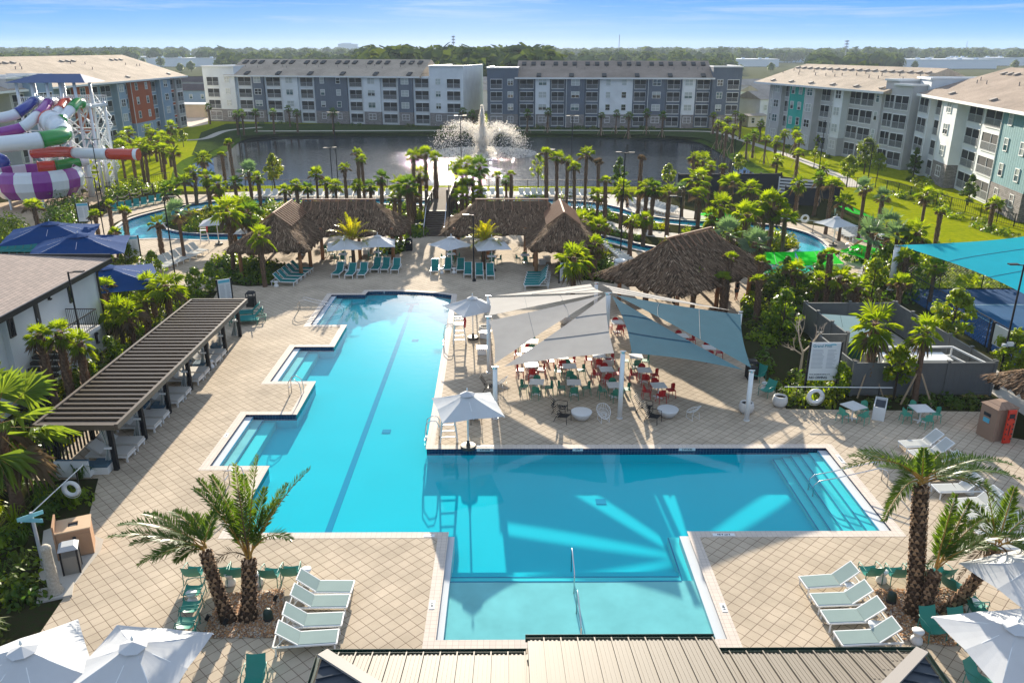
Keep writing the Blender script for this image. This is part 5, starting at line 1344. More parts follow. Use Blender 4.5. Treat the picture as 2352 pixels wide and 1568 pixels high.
# ================================================================== white house on the left
hs_w = siding("house_white_stucco", (.66, .68, .66)); hx = -25.7
hs = thing("pool_house", "white house with grey shingle roof and dark windows at the left edge", "house", (hx, 44, 0))
mb = MB(); mb.box((-6, 0.0, 2.75), (12, 9.6, 5.5)); mb.box((-6, -7, 2.75), (11.4, 4.4, 5.5)); mb.build("wall", hs_w, hs)
def pyramid_shingle(name):
    m, nt, b = principled(name); N, L = nt.nodes.new, nt.links.new
    tc = N("ShaderNodeTexCoord"); mp = N("ShaderNodeMapping"); mp.inputs["Rotation"].default_value = (0, 0, radians(90)); L(tc.outputs["Object"], mp.inputs[0])
    br = N("ShaderNodeTexBrick"); br.inputs["Color1"].default_value = (.37, .30, .26, 1); br.inputs["Color2"].default_value = (.30, .25, .22, 1); br.inputs["Mortar"].default_value = (.15, .12, .11, 1)
    for k, v in (("Scale", 1), ("Mortar Size", .016), ("Brick Width", .5), ("Row Height", .28)): br.inputs[k].default_value = v
    L(mp.outputs[0], br.inputs["Vector"]); L(br.outputs[0], b.inputs["Base Color"]); b.inputs["Roughness"].default_value = .9; b.inputs["Specular IOR Level"].default_value = .05
    return m
rf = MB(); rf.add([(.75, -10, 5.45), (.75, 5.5, 5.45), (-13, 5.5, 5.95), (-13, -10, 5.95), (.75, -10, 5.65), (.75, 5.5, 5.65), (-13, 5.5, 6.15), (-13, -10, 6.15)], [(0, 3, 2, 1), (4, 5, 6, 7), (0, 1, 5, 4), (1, 2, 6, 5), (2, 3, 7, 6), (3, 0, 4, 7)]); ro = rf.build("roof", pyramid_shingle("grey_shingles"), hs)
mb = MB(); mb.box((.80, -2.25, 5.5), (.12, 15.5, .30)); mb.box((-6, 5.53, 5.75), (13.5, .10, .30)); mb.build("fascia", dark_bronze, ro)
mb = MB(); mb.tube([(.7, 4.9, 5.4), (.15, 4.75, 5.0), (.12, 4.7, 4.6), (.12, 4.7, .1)], .07, 8); mb.build("downpipe", dark_bronze, hs, True)
dk = mat("dark_window_frame", (.035, .035, .035), .4)
def rect_on_wall(pa, pb):
    """picture corners of an opening on the wall plane x = hx"""
    def hit(px, py): d = ray(px, py); t = hx / d[0]; return d[1] * t - 44, CAM_H + d[2] * t
    (ya, za), (yb, zb) = hit(*pa), hit(*pb); return (ya + yb) / 2, (za + zb) / 2, abs(yb - ya), abs(za - zb)
for nm, pa, pb in (("window", (149, 640), (168, 692)), ("window", (9, 715), (36, 770)), ("door", (70, 678), (101, 780))):
    y, z, w, h = rect_on_wall(pa, pb)
    mb = MB(); mb.box((.03, y, z), (.10, w, h)); o = mb.build(nm, dk, hs)
    mb = MB(); mb.box((.07, y, z), (.05, w - .16, h - .16)); mb.build("pane" if nm == "window" else "door_leaf", glass if nm == "window" else mat("door_bronze", (.06, .055, .05), .5), o)
    if nm == "door": mb = MB(); mb.box((.11, y - w * .38, z - .05), (.06, .05, .16)); mb.build("handle", steel, o)
for pa, pb in (((103, 664), (114, 690)), ((55, 686), (62, 700)), ((215, 762), (224, 790))):
    y, z, w, h = rect_on_wall(pa, pb); mb = MB(); mb.box((.10, y, z), (.16, .18, max(.35, h * .8))); o = mb.build("wall_lamp", black_metal, hs); mb = MB(); mb.box((.19, y, z), (.03, .10, max(.2, h * .5))); mb.build("lamp_glass", trim, o)
yd, zd, wd, hd = rect_on_wall((70, 678), (101, 780)); zl = zd - hd / 2
mb = MB(); mb.box((.95, yd + .9, zl - .1), (1.9, 3.6, .2)); mb.build("landing", conc_l, hs)
mb = MB(); ns = 12
for i in range(ns): mb.box((.95, yd - .9 - .28 * (i + .5), zl - .15 - (i + .5) * zl / ns + .05), (1.6, .30, .16))
mb.build("stair_flight", dark_bronze, hs)
mb = MB()
def rail(pts, h, n):
    for a, b in zip(pts[:-1], pts[1:]):
        a, b = Vector(a), Vector(b); up = Vector((0, 0, h)); mb.bar(a + up, b + up, .05); mb.bar(a + up * .1, b + up * .1, .03)
        for i in range(n + 1): p = a.lerp(b, i / n); mb.bar(p, p + up, .02)
rail([(1.85, yd - .9, zl), (1.85, yd + 2.65, zl), (.1, yd + 2.65, zl)], 1.0, 16); mb.build("landing_rail", dark_bronze, hs)
mb = MB(); rail([(1.75, yd - .9 - .28 * ns, .1), (1.75, yd - .9, zl)], .95, 14); mb.build("stair_rail", dark_bronze, hs)

# ================================================================== ribbed metal roof of the bar in front
tan_metal = mat("tan_metal_roof", (.150, .131, .108), .6, .0, spec=.2, noise=.06, nscale=.4); cap_metal = mat("ridge_cap_metal", (.34, .31, .28), .5, spec=.2); gutter_m = mat("dark_green_gutter", (.02, .05, .04), .35)
bar = thing("bar_roof", "tan standing seam metal roof of the poolside bar along the bottom edge", "roofed bar", (3.0, 15.5, 0))
Ze = 3.0; YE = W(1435, 1500, Ze).y - 15.5; XL, XR = W(742, 1502, Ze).x - 3.0, W(2120, 1502, Ze).x - 3.0; XA, XB = W(1212, 1468, Ze + .35).x - 3.0, W(1638, 1468, Ze + .35).x - 3.0; YE2 = W(1435, 1468, Ze + .35).y - 15.5
rise = .27; run = 6.0
def plane(mb, xa, xb, y0, z0, xa2, xb2): mb.add([(xa, y0, z0), (xb, y0, z0), (xb2, y0 - run, z0 + rise * run), (xa2, y0 - run, z0 + rise * run)], [(0, 3, 2, 1)])
rp = MB(); plane(rp, XL, XR, YE, Ze, XL + run, XR - run); rp.build("roof_sheet", tan_metal, bar); dark_hip_metal = mat("dark_hip_metal_roof", (.035, .045, .06), .45, spec=.3)  # hip ends and side ribs take a darker colour than the tan sheets
he = MB(); he.add([(XL, YE, Ze), (XL + run, YE - run, Ze + rise * run), (XL, YE - 2 * run, Ze)], [(0, 2, 1)]); he.build("hip_end_sheet", dark_hip_metal, bar); he = MB(); he.add([(XR, YE, Ze), (XR - run, YE - run, Ze + rise * run), (XR, YE - 2 * run, Ze)], [(0, 1, 2)]); he.build("hip_end_sheet", dark_hip_metal, bar)
rs = MB(); plane(rs, XA, XB, YE2, Ze + .35, XA, XB); rs.add([(XA, YE2, Ze + .35), (XA, YE2 - run, Ze + .35 + rise * run), (XA, YE2 - run, Ze + .1 + rise * run), (XA, YE2, Ze + .1)], [(0, 1, 2, 3)]); rs.add([(XB, YE2, Ze + .35), (XB, YE2 - run, Ze + .35 + rise * run), (XB, YE2 - run, Ze + .1 + rise * run), (XB, YE2, Ze + .1)], [(3, 2, 1, 0)])
rr_ = rs.build("raised_sheet", tan_metal, bar)
def seams(xa, xb, y0, z0, hipl, hipr, step=.445):
    mb = MB(); n = int((xb - xa) / step)
    for i in range(1, n + 1):
        x = xa + i * step - .02
        if x > xb - .02: break
        d = run
        if hipl: d = min(d, x - xa)
        if hipr: d = min(d, xb - x)
        mb.bar((x, y0 + .02, z0 + .03), (x, y0 - d, z0 + .03 + rise * d), .035, .07)
        for k in (1, 2, 3):
            xx = x - step * k / 4; dd = max(.05, min(d, run) - (.1 if hipl or hipr else 0)); mb.bar((xx, y0, z0 + .006), (xx, y0 - max(.05, dd - .1), z0 + .006 + rise * max(.05, dd - .1)), .05, .018)
    return mb
seams(XL, XA - .02, YE, Ze, True, False).build("seam_ribs", tan_metal, bar); seams(XA, XB, YE2, Ze + .35, False, False).build("seam_ribs", tan_metal, rr_); seams(XB, XR, YE, Ze, False, True).build("seam_ribs", tan_metal, bar)
hl = MB()
for i in range(14):
    f = .4 + i * .42; hl.bar((XL + .02, YE - f - .1, Ze + .03), (XL + min(f, run), YE - f - .1, Ze + .03 + rise * min(f, run)), .03, .06)
    hl.bar((XR - .02, YE - f - .1, Ze + .03), (XR - min(f, run), YE - f - .1, Ze + .03 + rise * min(f, run)), .03, .06)
hl.build("side_ribs", dark_hip_metal, bar)
hp = MB()
for x, s in ((XL, 1), (XR, -1)): hp.bar((x, YE, Ze + .07), (x + s * run, YE - run, Ze + .07 + rise * run), .30, .07)
hp.build("hip_cap", cap_metal, bar)
gt = MB()
def gutter(a, b, z):
    gt.box(((a[0] + b[0]) / 2, (a[1] + b[1]) / 2, z - .12), (abs(b[0] - a[0]) + .12 if a[1] == b[1] else .12, .12 if a[1] == b[1] else abs(b[1] - a[1]) + .0, .015)); 
    for o in (-.065, .065): gt.box(((a[0] + b[0]) / 2 + (o if a[0] == b[0] else 0), (a[1] + b[1]) / 2 + (o if a[1] == b[1] else 0), z - .05), (abs(b[0] - a[0]) + .12 if a[1] == b[1] else .012, .012 if a[1] == b[1] else abs(b[1] - a[1]), .14))
gutter((XL, YE + .10), (XA - .1, YE + .10), Ze + .02); gutter((XA, YE2 + .10), (XB, YE2 + .10), Ze + .37); gutter((XB + .1, YE + .10), (XR, YE + .10), Ze + .02)
gutter((XL - .1, YE), (XL - .1, YE - 2 * run), Ze + .02); gutter((XR + .1, YE), (XR + .1, YE - 2 * run), Ze + .02)
gt.build("gutter", gutter_m, bar)
for x in (XL + .5, (XL + XA) / 2, (XB + XR) / 2, XR - .5):
    for y in (YE - .6, YE - 2 * run + .6): mb = MB(); mb.box((x, y, Ze / 2 - .02), (.2, .2, Ze - .04)); mb.build("post", dark_bronze, bar)
mb = MB(); mb.box(((XL + XR) / 2, YE - 1.6, .55), (XR - XL - 3, .5, 1.1)); mb.build("bar_counter", siding("bar_front", (.3, .22, .15)), bar)

# ================================================================== grey fence round the service yard
fence_m = mat("grey_vinyl_fence", (.125, .13, .125), .6, noise=.1, nscale=2)
def fence(lab, a, b, h, m=fence_m, posts=True, cat="fence", step=2.4, grp="grey panel fence round the service yard", z=0):
    a, b = Vector(a), Vector(b); d = b - a; t = thing("panel_fence", lab, cat, (a.x, a.y, z), atan2(d.y, d.x), grp); Ln = d.length; n = max(1, round(Ln / step))
    mb = MB(); mb.box((Ln / 2, 0, h / 2), (Ln, .05, h - .08)); mb.box((Ln / 2, 0, h - .05), (Ln, .10, .10)); mb.box((Ln / 2, 0, .15), (Ln, .10, .12))
    for i in range(int(Ln / .3)): mb.box((.15 + i * .3, 0, h / 2), (.02, .065, h - .2))
    mb.build("panel", m, t)
    for i in range(n + 1):
        p = MB(); p.box((Ln * i / n, 0, (h + .08) / 2), (.15, .15, h + .08)); p.box((Ln * i / n, 0, h + .10), (.19, .19, .05)); p.build("post", m, t)
    return t
yd_ = [("front side of the grey yard fence, behind the hedge", (18.9, 40.7), (26.6, 40.7)), ("left side of the grey yard fence at the gate, nearer piece", (18.6, 45.4), (18.9, 40.8)), ("short grey yard fence piece with its back to the bare tree", (18.7, 45.4), (20.4, 45.4)),
    ("left side of the grey yard fence, farther piece", (20.0, 51.7), (20.4, 45.5)), ("rear side of the grey yard fence", (20.1, 51.7), (26.0, 51.7)), ("right side of the grey yard fence along the court path", (26.1, 51.6), (26.6, 40.8))]
for l, a, b in yd_: fence(l, a, b, 1.95)
tag(flat("yard_slab", [(19, 41), (26.4, 41), (26, 51.4), (20.2, 51.4)], [], -.012, concrete), kind='structure')
tag(flat("court_path", [(27.0, 38), (29.2, 38), (29.2, 56), (26.6, 56)], [], -.01, concrete), kind='structure')
dump_g = mat("dumpster_green", (.008, .06, .04), .5); dump_lid = mat("dumpster_lid", (.30, .42, .38), .4)
for i, (x, y, rz) in enumerate([(21.9, 46.6, -.25), (21.6, 49.3, -.25)]):
    t = thing("dumpster", "dark green dumpster with a pale lid, %s the yard gate" % ("nearer" if i == 0 else "farther from"), "dumpster", (x, y, 0), rz, "dumpsters in the service yard")
    mb = MB(); mb.add([(-1.1, -.75, .12), (1.1, -.75, .12), (1.1, .75, .12), (-1.1, .75, .12), (-1.15, -.95, 1.15), (1.15, -.95, 1.15), (1.15, .8, 1.5), (-1.15, .8, 1.5)], [(0, 3, 2, 1), (4, 5, 6, 7), (0, 1, 5, 4), (1, 2, 6, 5), (2, 3, 7, 6), (3, 0, 4, 7)]); mb.build("bin_body", dump_g, t)
    for s in (-1, 1): mb = MB(); mb.add([(s * .57 - .56, -1.0, 1.17), (s * .57 + .56, -1.0, 1.17), (s * .57 + .56, .82, 1.54), (s * .57 - .56, .82, 1.54), (s * .57 - .56, -1.0, 1.22), (s * .57 + .56, -1.0, 1.22), (s * .57 + .56, .82, 1.59), (s * .57 - .56, .82, 1.59)], [(0, 3, 2, 1), (4, 5, 6, 7), (0, 1, 5, 4), (1, 2, 6, 5), (2, 3, 7, 6), (3, 0, 4, 7)]); mb.build("lid", dump_lid, t)
    for s in (-1, 1): mb = MB(); mb.box((s * 1.2, 0, .85), (.14, 1.2, .18)); mb.build("lift_pocket", dump_g, t)
for i, x in enumerate((22.2, 24.1)):
    t = thing("chiller_unit", "white box chiller unit in the yard, %s one" % ("left" if i == 0 else "right"), "machine", (x, 42.6, 0), 0, "white chiller units")
    mb = MB(); mb.box((0, 0, .78), (1.7, 1.2, 1.5)); mb.build("casing", white_pl, t); mb = MB()
    for k in range(6): mb.box((-.5 + k * .2, -.61, .6), (.10, .03, .7))
    mb.build("louvre", rail_grey, t); mb = MB(); mb.box((0, 0, 1.56), (1.78, 1.28, .06)); mb.build("top_cover", white_pl, t)
t = thing("pipe_rail", "white pipe rail running round the chiller units", "rail", (23.2, 43.5, 0)); mb = MB()
for z in (1.2, 1.75): mb.bar((-2.3, .2, z), (2.6, .2, z), .09); mb.bar((2.6, .2, z), (3.1, -2.4, z), .09)
mb.build("rail", white_pl, t)
for p in ((-2.3, .2), (.2, .2), (2.6, .2), (3.1, -2.4)): mb = MB(); mb.bar((p[0], p[1], 0), (p[0], p[1], 1.78), .08); mb.build("post", white_pl, t)
t = thing("meter_box", "beige meter box on a stand by the dumpster", "utility box", (20.75, 43.3, 0)); mb = MB(); mb.box((0, 0, 1.15), (.5, .22, .75)); mb.build("cabinet", siding("beige_box", (.42, .38, .28)), t); mb = MB(); mb.box((-.1, 0, .4), (.06, .06, .8)); mb.build("stand", steel, t)

# ================================================================== tennis court
court_b = mat("court_blue", (.035, .11, .24), .85, noise=.12, nscale=.8, spec=.1); court_d = mat("court_navy", (.02, .07, .18), .85, noise=.12, nscale=.8, spec=.1)
tag(flat("court_surface", [(30.6, 36), (60, 36), (60, 61.5), (30.9, 61.5)], [], -.004, court_d), kind='structure')
tag(flat("court_play_area", [(33.6, 44.2), (52, 44.2), (52, 57.5), (33.9, 57.5)], [], .002, court_b), kind='structure')
lm = mat("court_line", (.45, .58, .66), .7); mb = MB()
for (a, b) in (((33.9, 57.4), (52, 57.4)), ((33.7, 44.3), (52, 44.3)), ((33.75, 44.3), (33.75, 57.4)), ((40.5, 50.2), (40.5, 57.4)), ((33.8, 50.2), (52, 50.2)), ((47.2, 44.3), (47.2, 57.4))): strip(mb, [a, b], .07, .006)
struct("court_markings", mb, lm)
link_m = mat("chain_link_black", (.012, .013, .014), .5)
def chain(lab, a, b, h, step=2.6, mesh=.28, grp="black chain link fences", ground=0):
    a, b = Vector(a), Vector(b); d = b - a; Ln = d.length; t = thing("chain_link_fence", lab, "fence", (a.x, a.y, ground), atan2(d.y, d.x), grp)
    mb = MB(); n = int((Ln + h) / mesh)
    for i in range(n + 1):
        s = i * mesh
        x0, z0 = max(0, s - h), min(h, s); x1, z1 = min(s, Ln), max(0, s - Ln)
        if (x0 - x1) ** 2 + (z0 - z1) ** 2 > .01: mb.bar((x0, 0, z0), (x1, 0, z1), .012); mb.bar((Ln - x0, 0, z0), (Ln - x1, 0, z1), .012)
    mb.build("wire_mesh", link_m, t)
    mb = MB(); mb.bar((0, 0, h), (Ln, 0, h), .05); mb.build("top_rail", link_m, t); k = max(1, round(Ln / step))
    for i in range(k + 1): mb = MB(); mb.cyl((Ln * i / k, 0, 0), (Ln * i / k, 0, h + .05), .04, n=6); mb.build("post", link_m, t)
    return t
chain("black chain link fence along the left side of the court", (30.7, 61.3), (30.6, 38), 1.9); chain("black chain link fence along the far side of the court", (31, 61.6), (58, 61.6), 3.0, 3.4)
t = thing("court_sign", "white rules board on the court fence", "sign", (30.45, 46.6, 0), pi / 2 + .05); mb = MB(); mb.box((0, 0, 1.25), (1.5, .05, 1.3)); mb.build("board", siding("sign_white", (.62, .66, .64)), t)
for s in (-.9, .9): mb = MB(); mb.box((s, 0, 1.0), (.16, .16, 2.0)); mb.build("post", black_metal, t)
t = thing("court_net", "tennis net stretched across the court", "net", (42, 44.4, 0)); mb = MB(); mb.box((0, 0, .98), (20, .03, .08)); mb.build("net_tape", trim, t); mb = MB()
for k in range(66): mb.bar((-10 + k * .305, 0, .05), (-10 + k * .305, 0, .95), .012)
for k in range(5): mb.bar((-10, 0, .1 + k * .19), (10, 0, .1 + k * .19), .012)
mb.build("net_mesh", link_m, t)

# ================================================================== lamps
lamp_glass = mat("lamp_lens", (.55, .56, .55), .3)
def lamp(lab, p, h, dirs, cam_box=False, g="black lamp posts", r=.06):
    t = thing("lamp_post", lab, "lamp post", p, 0, g)
    mb = MB(); mb.cyl((0, 0, 0), (0, 0, h), r, r * .8, 8); mb.build("pole", black_metal, t); mb = MB(); mb.lathe([(.16, 0), (.16, .10), (.12, .22), (.09, .25)], (0, 0, 0), 12); mb.build("base_cover", black_metal, t)
    for a in dirs:
        d = Vector((cos(a), sin(a), 0)); mb = MB(); mb.bar((0, 0, h - .05), d * .35 + Vector((0, 0, h - .02)), .05); mb.box(d * .58 + Vector((0, 0, h + .02)), (.52, .26, .06), a); o = mb.build("lamp_head", black_metal, t)
        mb = MB(); mb.box(d * .60 + Vector((0, 0, h - .02)), (.38, .18, .02), a); mb.build("lens", lamp_glass, o)
    if cam_box: mb = MB(); mb.box((.12, -.12, h * .38), (.3, .18, .22)); mb.box((-.18, -.1, h * .37), (.22, .14, .16)); mb.build("camera_box", white_pl, t)
def lampP(lab, px, py, h, dirs, cam_box=False): p = W(px, py, 0); lamp(lab, p, h, dirs, cam_box)
for a in [("tall double headed lamp at the pond's left end", 566, 438, 10.0, (0, pi)), ("tall double headed lamp in front of the pale lake block", 778, 440, 10.2, (0, pi)), ("double headed lamp beside the lakeside loungers left of the bridge", 766, 452, 6.2, (.4, pi + .4)), ("tall lamp just left of the fountain", 1061, 440, 9.8, (.3, pi + .3)),
        ("tall lamp in front of the slate lake block", 1311, 441, 9.8, (0, pi)), ("lamp before the loungers right of the bridge", 1256, 470, 6.6, (0,)), ("tall lamp beyond the near channel, left of the large hut", 1425, 585, 9.3, (pi - .3, -.2)), ("lamp with white boxes before the large hut", 1548, 695, 8.0, (pi - .1,), True),
        ("lamp by the right bank of the pond", 1682, 408, 5.6, (pi - .2,)), ("lamp at the end of the left bridge bed", 1871, 470, 10.0, (pi,)), ("lamp among palms by the right lawn", 1976, 530, 9.0, (pi,)), ("lamp beside the silver fan palm on the left", 411, 692, 7.9, (0.05,)), ("lamp in front of the curving river on the left", 244, 566, 6.6, (pi,)),
        ("lamp beside the slide exit tube", 239, 484, 8.2, (pi, 0)), ("lamp at the middle of the right plaza", 1089, 646, 5.5, (pi,)), ("lamp at the right foot of the bridge stairs", 1034, 545, 7.6, (0, pi)), ("lamp at the right edge with white boxes", 2289, 893, 7.2, (pi,), True), ("lamp beside the white house stairs", 208, 893, 6.8, (0,))]: lampP(*a)

# ================================================================== signs
board_w = mat("sign_board_white", (.66, .68, .68), .4); board_t = mat("sign_blue_band", (.10, .42, .55), .5); ink = mat("sign_ink", (.03, .05, .07), .6); grey_ink = mat("sign_grey_ink", (.35, .38, .40), .6); white_ink = mat("white_ink", (.75, .77, .77), .6)
def text_mesh(body, size, m, bold=0.0, align='LEFT'):
    cu = bpy.data.curves.new("lettering", 'FONT'); cu.body = body; cu.size = size; cu.extrude = .004; cu.offset = bold; cu.align_x = align; cu.resolution_u = 3
    tmp = bpy.data.objects.new("lettering", cu); COL.objects.link(tmp); bpy.context.view_layer.update()
    me = bpy.data.meshes.new_from_object(tmp.evaluated_get(bpy.context.evaluated_depsgraph_get())); bpy.data.objects.remove(tmp); me.materials.clear(); me.materials.append(m); return me
def sign(lab, p, rz, w=1.45, h=2.05, z=.95, big=False):
    t = thing("rules_sign", lab, "sign", p, rz, "white pool rules signs")
    for s in (-1, 1): mb = MB(); mb.box((s * (w / 2 + .05), .02, (z + h) / 2 + .02), (.10, .10, z + h + .04)); mb.build("post", black_metal, t)
    mb = MB(); mb.box((0, 0, z + h / 2), (w, .05, h)); o = mb.build("board", board_w, t); mb = MB(); mb.box((0, -.03, z + h - .16), (w - .08, .012, .20)); mb.build("title_band", board_t if not big else board_w, o)
    mb = MB(); rr = random.Random(3)
    for i in range(15):
        ww = (.48 + .12 * rr.random()) * (w / 1.45); mb.box((-w / 2 + .1 + ww / 2, -.03, z + h - .42 - i * .075), (ww, .012, .022)); ww = (.3 + .2 * rr.random()) * (w / 1.45); mb.box((.12 + ww / 2, -.03, z + h - .42 - i * .075), (ww, .012, .022))
    mb.build("small_print", grey_ink, o)
    if big:
        l = link("lettering", text_mesh("Grand Pool", .22, mat("sign_teal_ink", (.02, .22, .30), .6), .006), o, (-w / 2 + .08, -.032, z + h - .26)); l.rotation_euler = (pi / 2, 0, 0)
        l = link("lettering", text_mesh("NO DIVING", .19, ink, .006), o, (-w / 2 + .08, -.032, z + .10)); l.rotation_euler = (pi / 2, 0, 0); l = link("lettering", text_mesh("POOL MAXIMUM DEPTH: 5 FT", .085, ink, .002), o, (-w / 2 + .08, -.032, z + .32)); l.rotation_euler = (pi / 2, 0, 0)
        mb = MB(); mb.box((.28, -.032, z + h - .13), (.5, .012, .04)); mb.tube([(.38 + .16 * cos(a * .3), -.034, z + h - .14 + .07 * sin(a * .3)) for a in range(12)], .016, 4); mb.build("wave_emblem", board_t, o)
    return t
p = W(1882, 905, 0); sign("large white rules sign headed Grand Pool above the yellow ferns", p, 0, 1.6, 2.2, .85, True)
p = W(199, 530, 0); sign("white rules sign standing by the dark shrub on the left", p, .3, 1.1, 1.9, 1.0)
p = W(309, 612, 0); sign("tall white rules sign beside the left walk loungers", p, .35, 1.2, 2.2, .5)
p = W(521, 704, 0); sign("narrow rules sign at the far end of the cabana", p, .6, .9, 1.5, .6)
p = W(1302, 650, 0); sign("white rules board under the flowering palm", p, .1, 1.2, 1.5, .2)
# depth marks on the coping and tiles
def mark(lab, body, loc, rz, size=.16, plate=None, upright=False):
    t = thing("depth_mark", lab, "depth mark", loc, rz, "pool depth marks"); w = plate or (len(body) * size * .66 + .1)
    mb = MB()
    if upright: mb.box((0, 0, 0), (w, .012, size * 1.35))
    else: mb.box((0, 0, 0), (w, size * 1.4, .008))
    o = mb.build("plate", white_ink, t); l = link("lettering", text_mesh(body, size, ink, .004, 'CENTER'), o, (0, -size * .36, .006) if not upright else (0, -.010, -size * .36))
    if upright: l.rotation_euler = (pi / 2, 0, 0)
mark("4 FT 8 IN tile mark near the edge parasol", "4 FT 8 IN", (-1.1, 34.535, -.06), 0, .12, .8, True); mark("4 FT tile mark in the middle of the long tile band", "4 FT", (3.35, 34.535, -.06), 0, .12, .5, True)
mark("3 FT 8 IN tile mark at the right of the long tile band", "3 FT 8 IN", (8.6, 34.535, -.06), 0, .12, .8, True); mark("4 FT 8 IN deck mark left of the lifeguard stand parasol", "4 FT 8 IN", (-1.1, 34.78, .014), 0, .12)
mark("3 FT 6 IN deck mark at the inner corner of the right deck", "3 FT 6 IN", (8.5, 27.2, .014), pi, .13); mark("6 IN deck mark on the right side of the shallow shelf", "6 IN", (7.38, 22.8, .014), pi / 2, .13); mark("6 IN deck mark on the left side of the shallow shelf", "6 IN", (-2.62, 23.0, .014), -pi / 2, .13)
mark("4 FT deck mark on the left deck corner", "4 FT", (-3.1, 27.2, .014), 0, .12); mark("4 FT deck mark beside the nearest alcove", "4 FT", (-13.95, 36.0, .014), pi / 2, .12); mark("3 FT 6 IN deck mark above the wide entry steps", "3 FT 6 IN", (15.52, 33.4, .014), -pi / 2, .12)
mark("4 FT tile mark at the far end of the pool", "4 FT 6 IN", (-10.2, 61.24, -.06), 0, .16, .9, True)
# ================================================================== leaves and trunks
PALM_G = leaf_mat("palm_leaf", (.085, .145, .016), (.155, .21, .02), .45, .4, (3.0, 2.6, .3))
PALM_D = leaf_mat("palm_leaf_dark", (.055, .105, .02), (.085, .14, .025), .38, .38, (2.4, 2.4, .5))
PALM_S = leaf_mat("palm_leaf_silver", (.11, .17, .12), (.16, .22, .15), .35, .4, (1.6, 1.8, .7))
PALM_DEAD = leaf_mat("palm_leaf_dead", (.19, .135, .08), (.13, .095, .06), .25, .7, (1.2, 1.1, .8))
DATE_G = leaf_mat("date_leaf", (.042, .092, .018), (.075, .125, .02), .34, .35, (2.6, 2.3, .35), .6)
DATE_Y = leaf_mat("date_leaf_yellow", (.15, .20, .012), (.26, .26, .012), .45, .35, (2.4, 2.0, .3), .6)
stalk_m = mat("palm_stalk", (.42, .22, .03), .6, noise=.3, nscale=3)
BUSH = [leaf_mat("shrub_leaf_bright", (.10, .17, .014), (.18, .24, .016), .42, .4, (2.8, 2.5, .3), .8), leaf_mat("shrub_leaf_dark", (.045, .095, .016), (.085, .145, .02), .3, .4, (2.4, 2.4, .4), .8),
        leaf_mat("shrub_leaf_yellow", (.20, .22, .015), (.12, .17, .015), .45, .4, (2.3, 2.0, .3), .8), leaf_mat("shrub_leaf_olive", (.11, .145, .025), (.075, .115, .022), .35, .5, (2.2, 2.0, .5), .8)]
FLOWER = leaf_mat("flower_petal", (.65, .42, .36), (.72, .62, .52), .3, .6, (1.2, 1.1, 1.0))
bark_palm = mat("palm_bark", (.17, .105, .07), .9, noise=.45, nscale=7, bump=.6, bscale=25, spec=.1); boot_m = mat("palm_boots", (.27, .175, .11), .85, noise=.4, nscale=5, spec=.1)
bark = mat("tree_bark", (.12, .09, .065), .9, noise=.4, nscale=5, bump=.5, spec=.1); stake = mat("stake_wood", (.42, .31, .20), .8, noise=.2, spec=.1)
def fan_leaf(mb, o, d, size, rr, seg=13, spread=115, droop=.35, pet=.62, mi=0, stem=1):
    d = d.normalized(); side = d.cross(Vector((0, 0, 1)))
    side = side.normalized() if side.length > .05 else Vector((1, 0, 0))
    tw = rr.uniform(-.5, .5); nrm = side.cross(d).normalized(); side, nrm = side * cos(tw) + nrm * sin(tw), nrm * cos(tw) - side * sin(tw)
    b = o + d * size * pet - Vector((0, 0, size * .06 * (1 - d.z)))
    w = side * .016; mb.add([o - w, o + w, b + w * .7, b - w * .7], [(0, 1, 2, 3)], stem)
    for i in range(seg):
        a = radians(-spread + 2 * spread * (i + .5) / seg + rr.uniform(-3, 3)); L = size * (1 - .28 * (abs(a) / radians(spread)) ** 1.5) * rr.uniform(.9, 1.05)
        q = (d * cos(a) + side * sin(a) + nrm * (.10 * abs(sin(a)))).normalized(); p = q.cross(nrm).normalized() * size * .062
        zig = nrm * (.02 * size * (1 if i % 2 else -1))
        m = b + q * L * .55 + zig; dz = droop * L * (.4 + .6 * rr.random()); t = b + q * L * .96 - Vector((0, 0, dz)); m.z -= dz * .12
        mb.add([b, m + p, t, m - p], [(0, 1, 2), (0, 2, 3)], mi)
def fan_crown(n, size, seedv, lo=-45, hi=82, seg=13, dead=3, droop=.42, pet=.62):
    rr = random.Random(seedv); mb = MB(); g = 2.39996
    for i in range(n):
        f = (i + .5) / n; el = radians(hi + (lo - hi) * f ** .85 + rr.uniform(-9, 9)); az = g * i + rr.uniform(-.3, .3)
        d = Vector((cos(az) * cos(el), sin(az) * cos(el), sin(el)))
        fan_leaf(mb, Vector((0, 0, -.25 * f)), d, size * rr.uniform(.85, 1.08), rr, seg, 112, droop * (.5 + f), pet, 2 if i >= n - dead else 0)
    return mb
def sabal_trunk(h, r, seedv, boots=True, base_flare=1.25):
    rr = random.Random(seedv); mb = MB(); k = 8; bend = rr.uniform(-.08, .08)
    pts = [(bend * sin(pi * i / k), 0, h * i / k) for i in range(k + 1)]
    mb.tube(pts, r, 9, 0, [r * (base_flare if i == 0 else 1.08 if i == 1 else 1 - .04 * i / k) for i in range(k + 1)])
    if boots:
        for z in [h * (.25 + .75 * j / (h * 4.2)) for j in range(int(h * 4.2))]:
            o = rr.uniform(0, 6)
            for i in range(6):
                a = o + i * 2 * pi / 6; c, s = cos(a), sin(a); w = .09; x = bend * sin(pi * z / h)
                mb.add([(x + r * c + s * w, r * s - c * w, z), (x + r * c - s * w, r * s + c * w, z), (x + (r + .10) * c, (r + .10) * s, z + .26)], [(0, 1, 2)], 1)
    return mb
PALMV = []
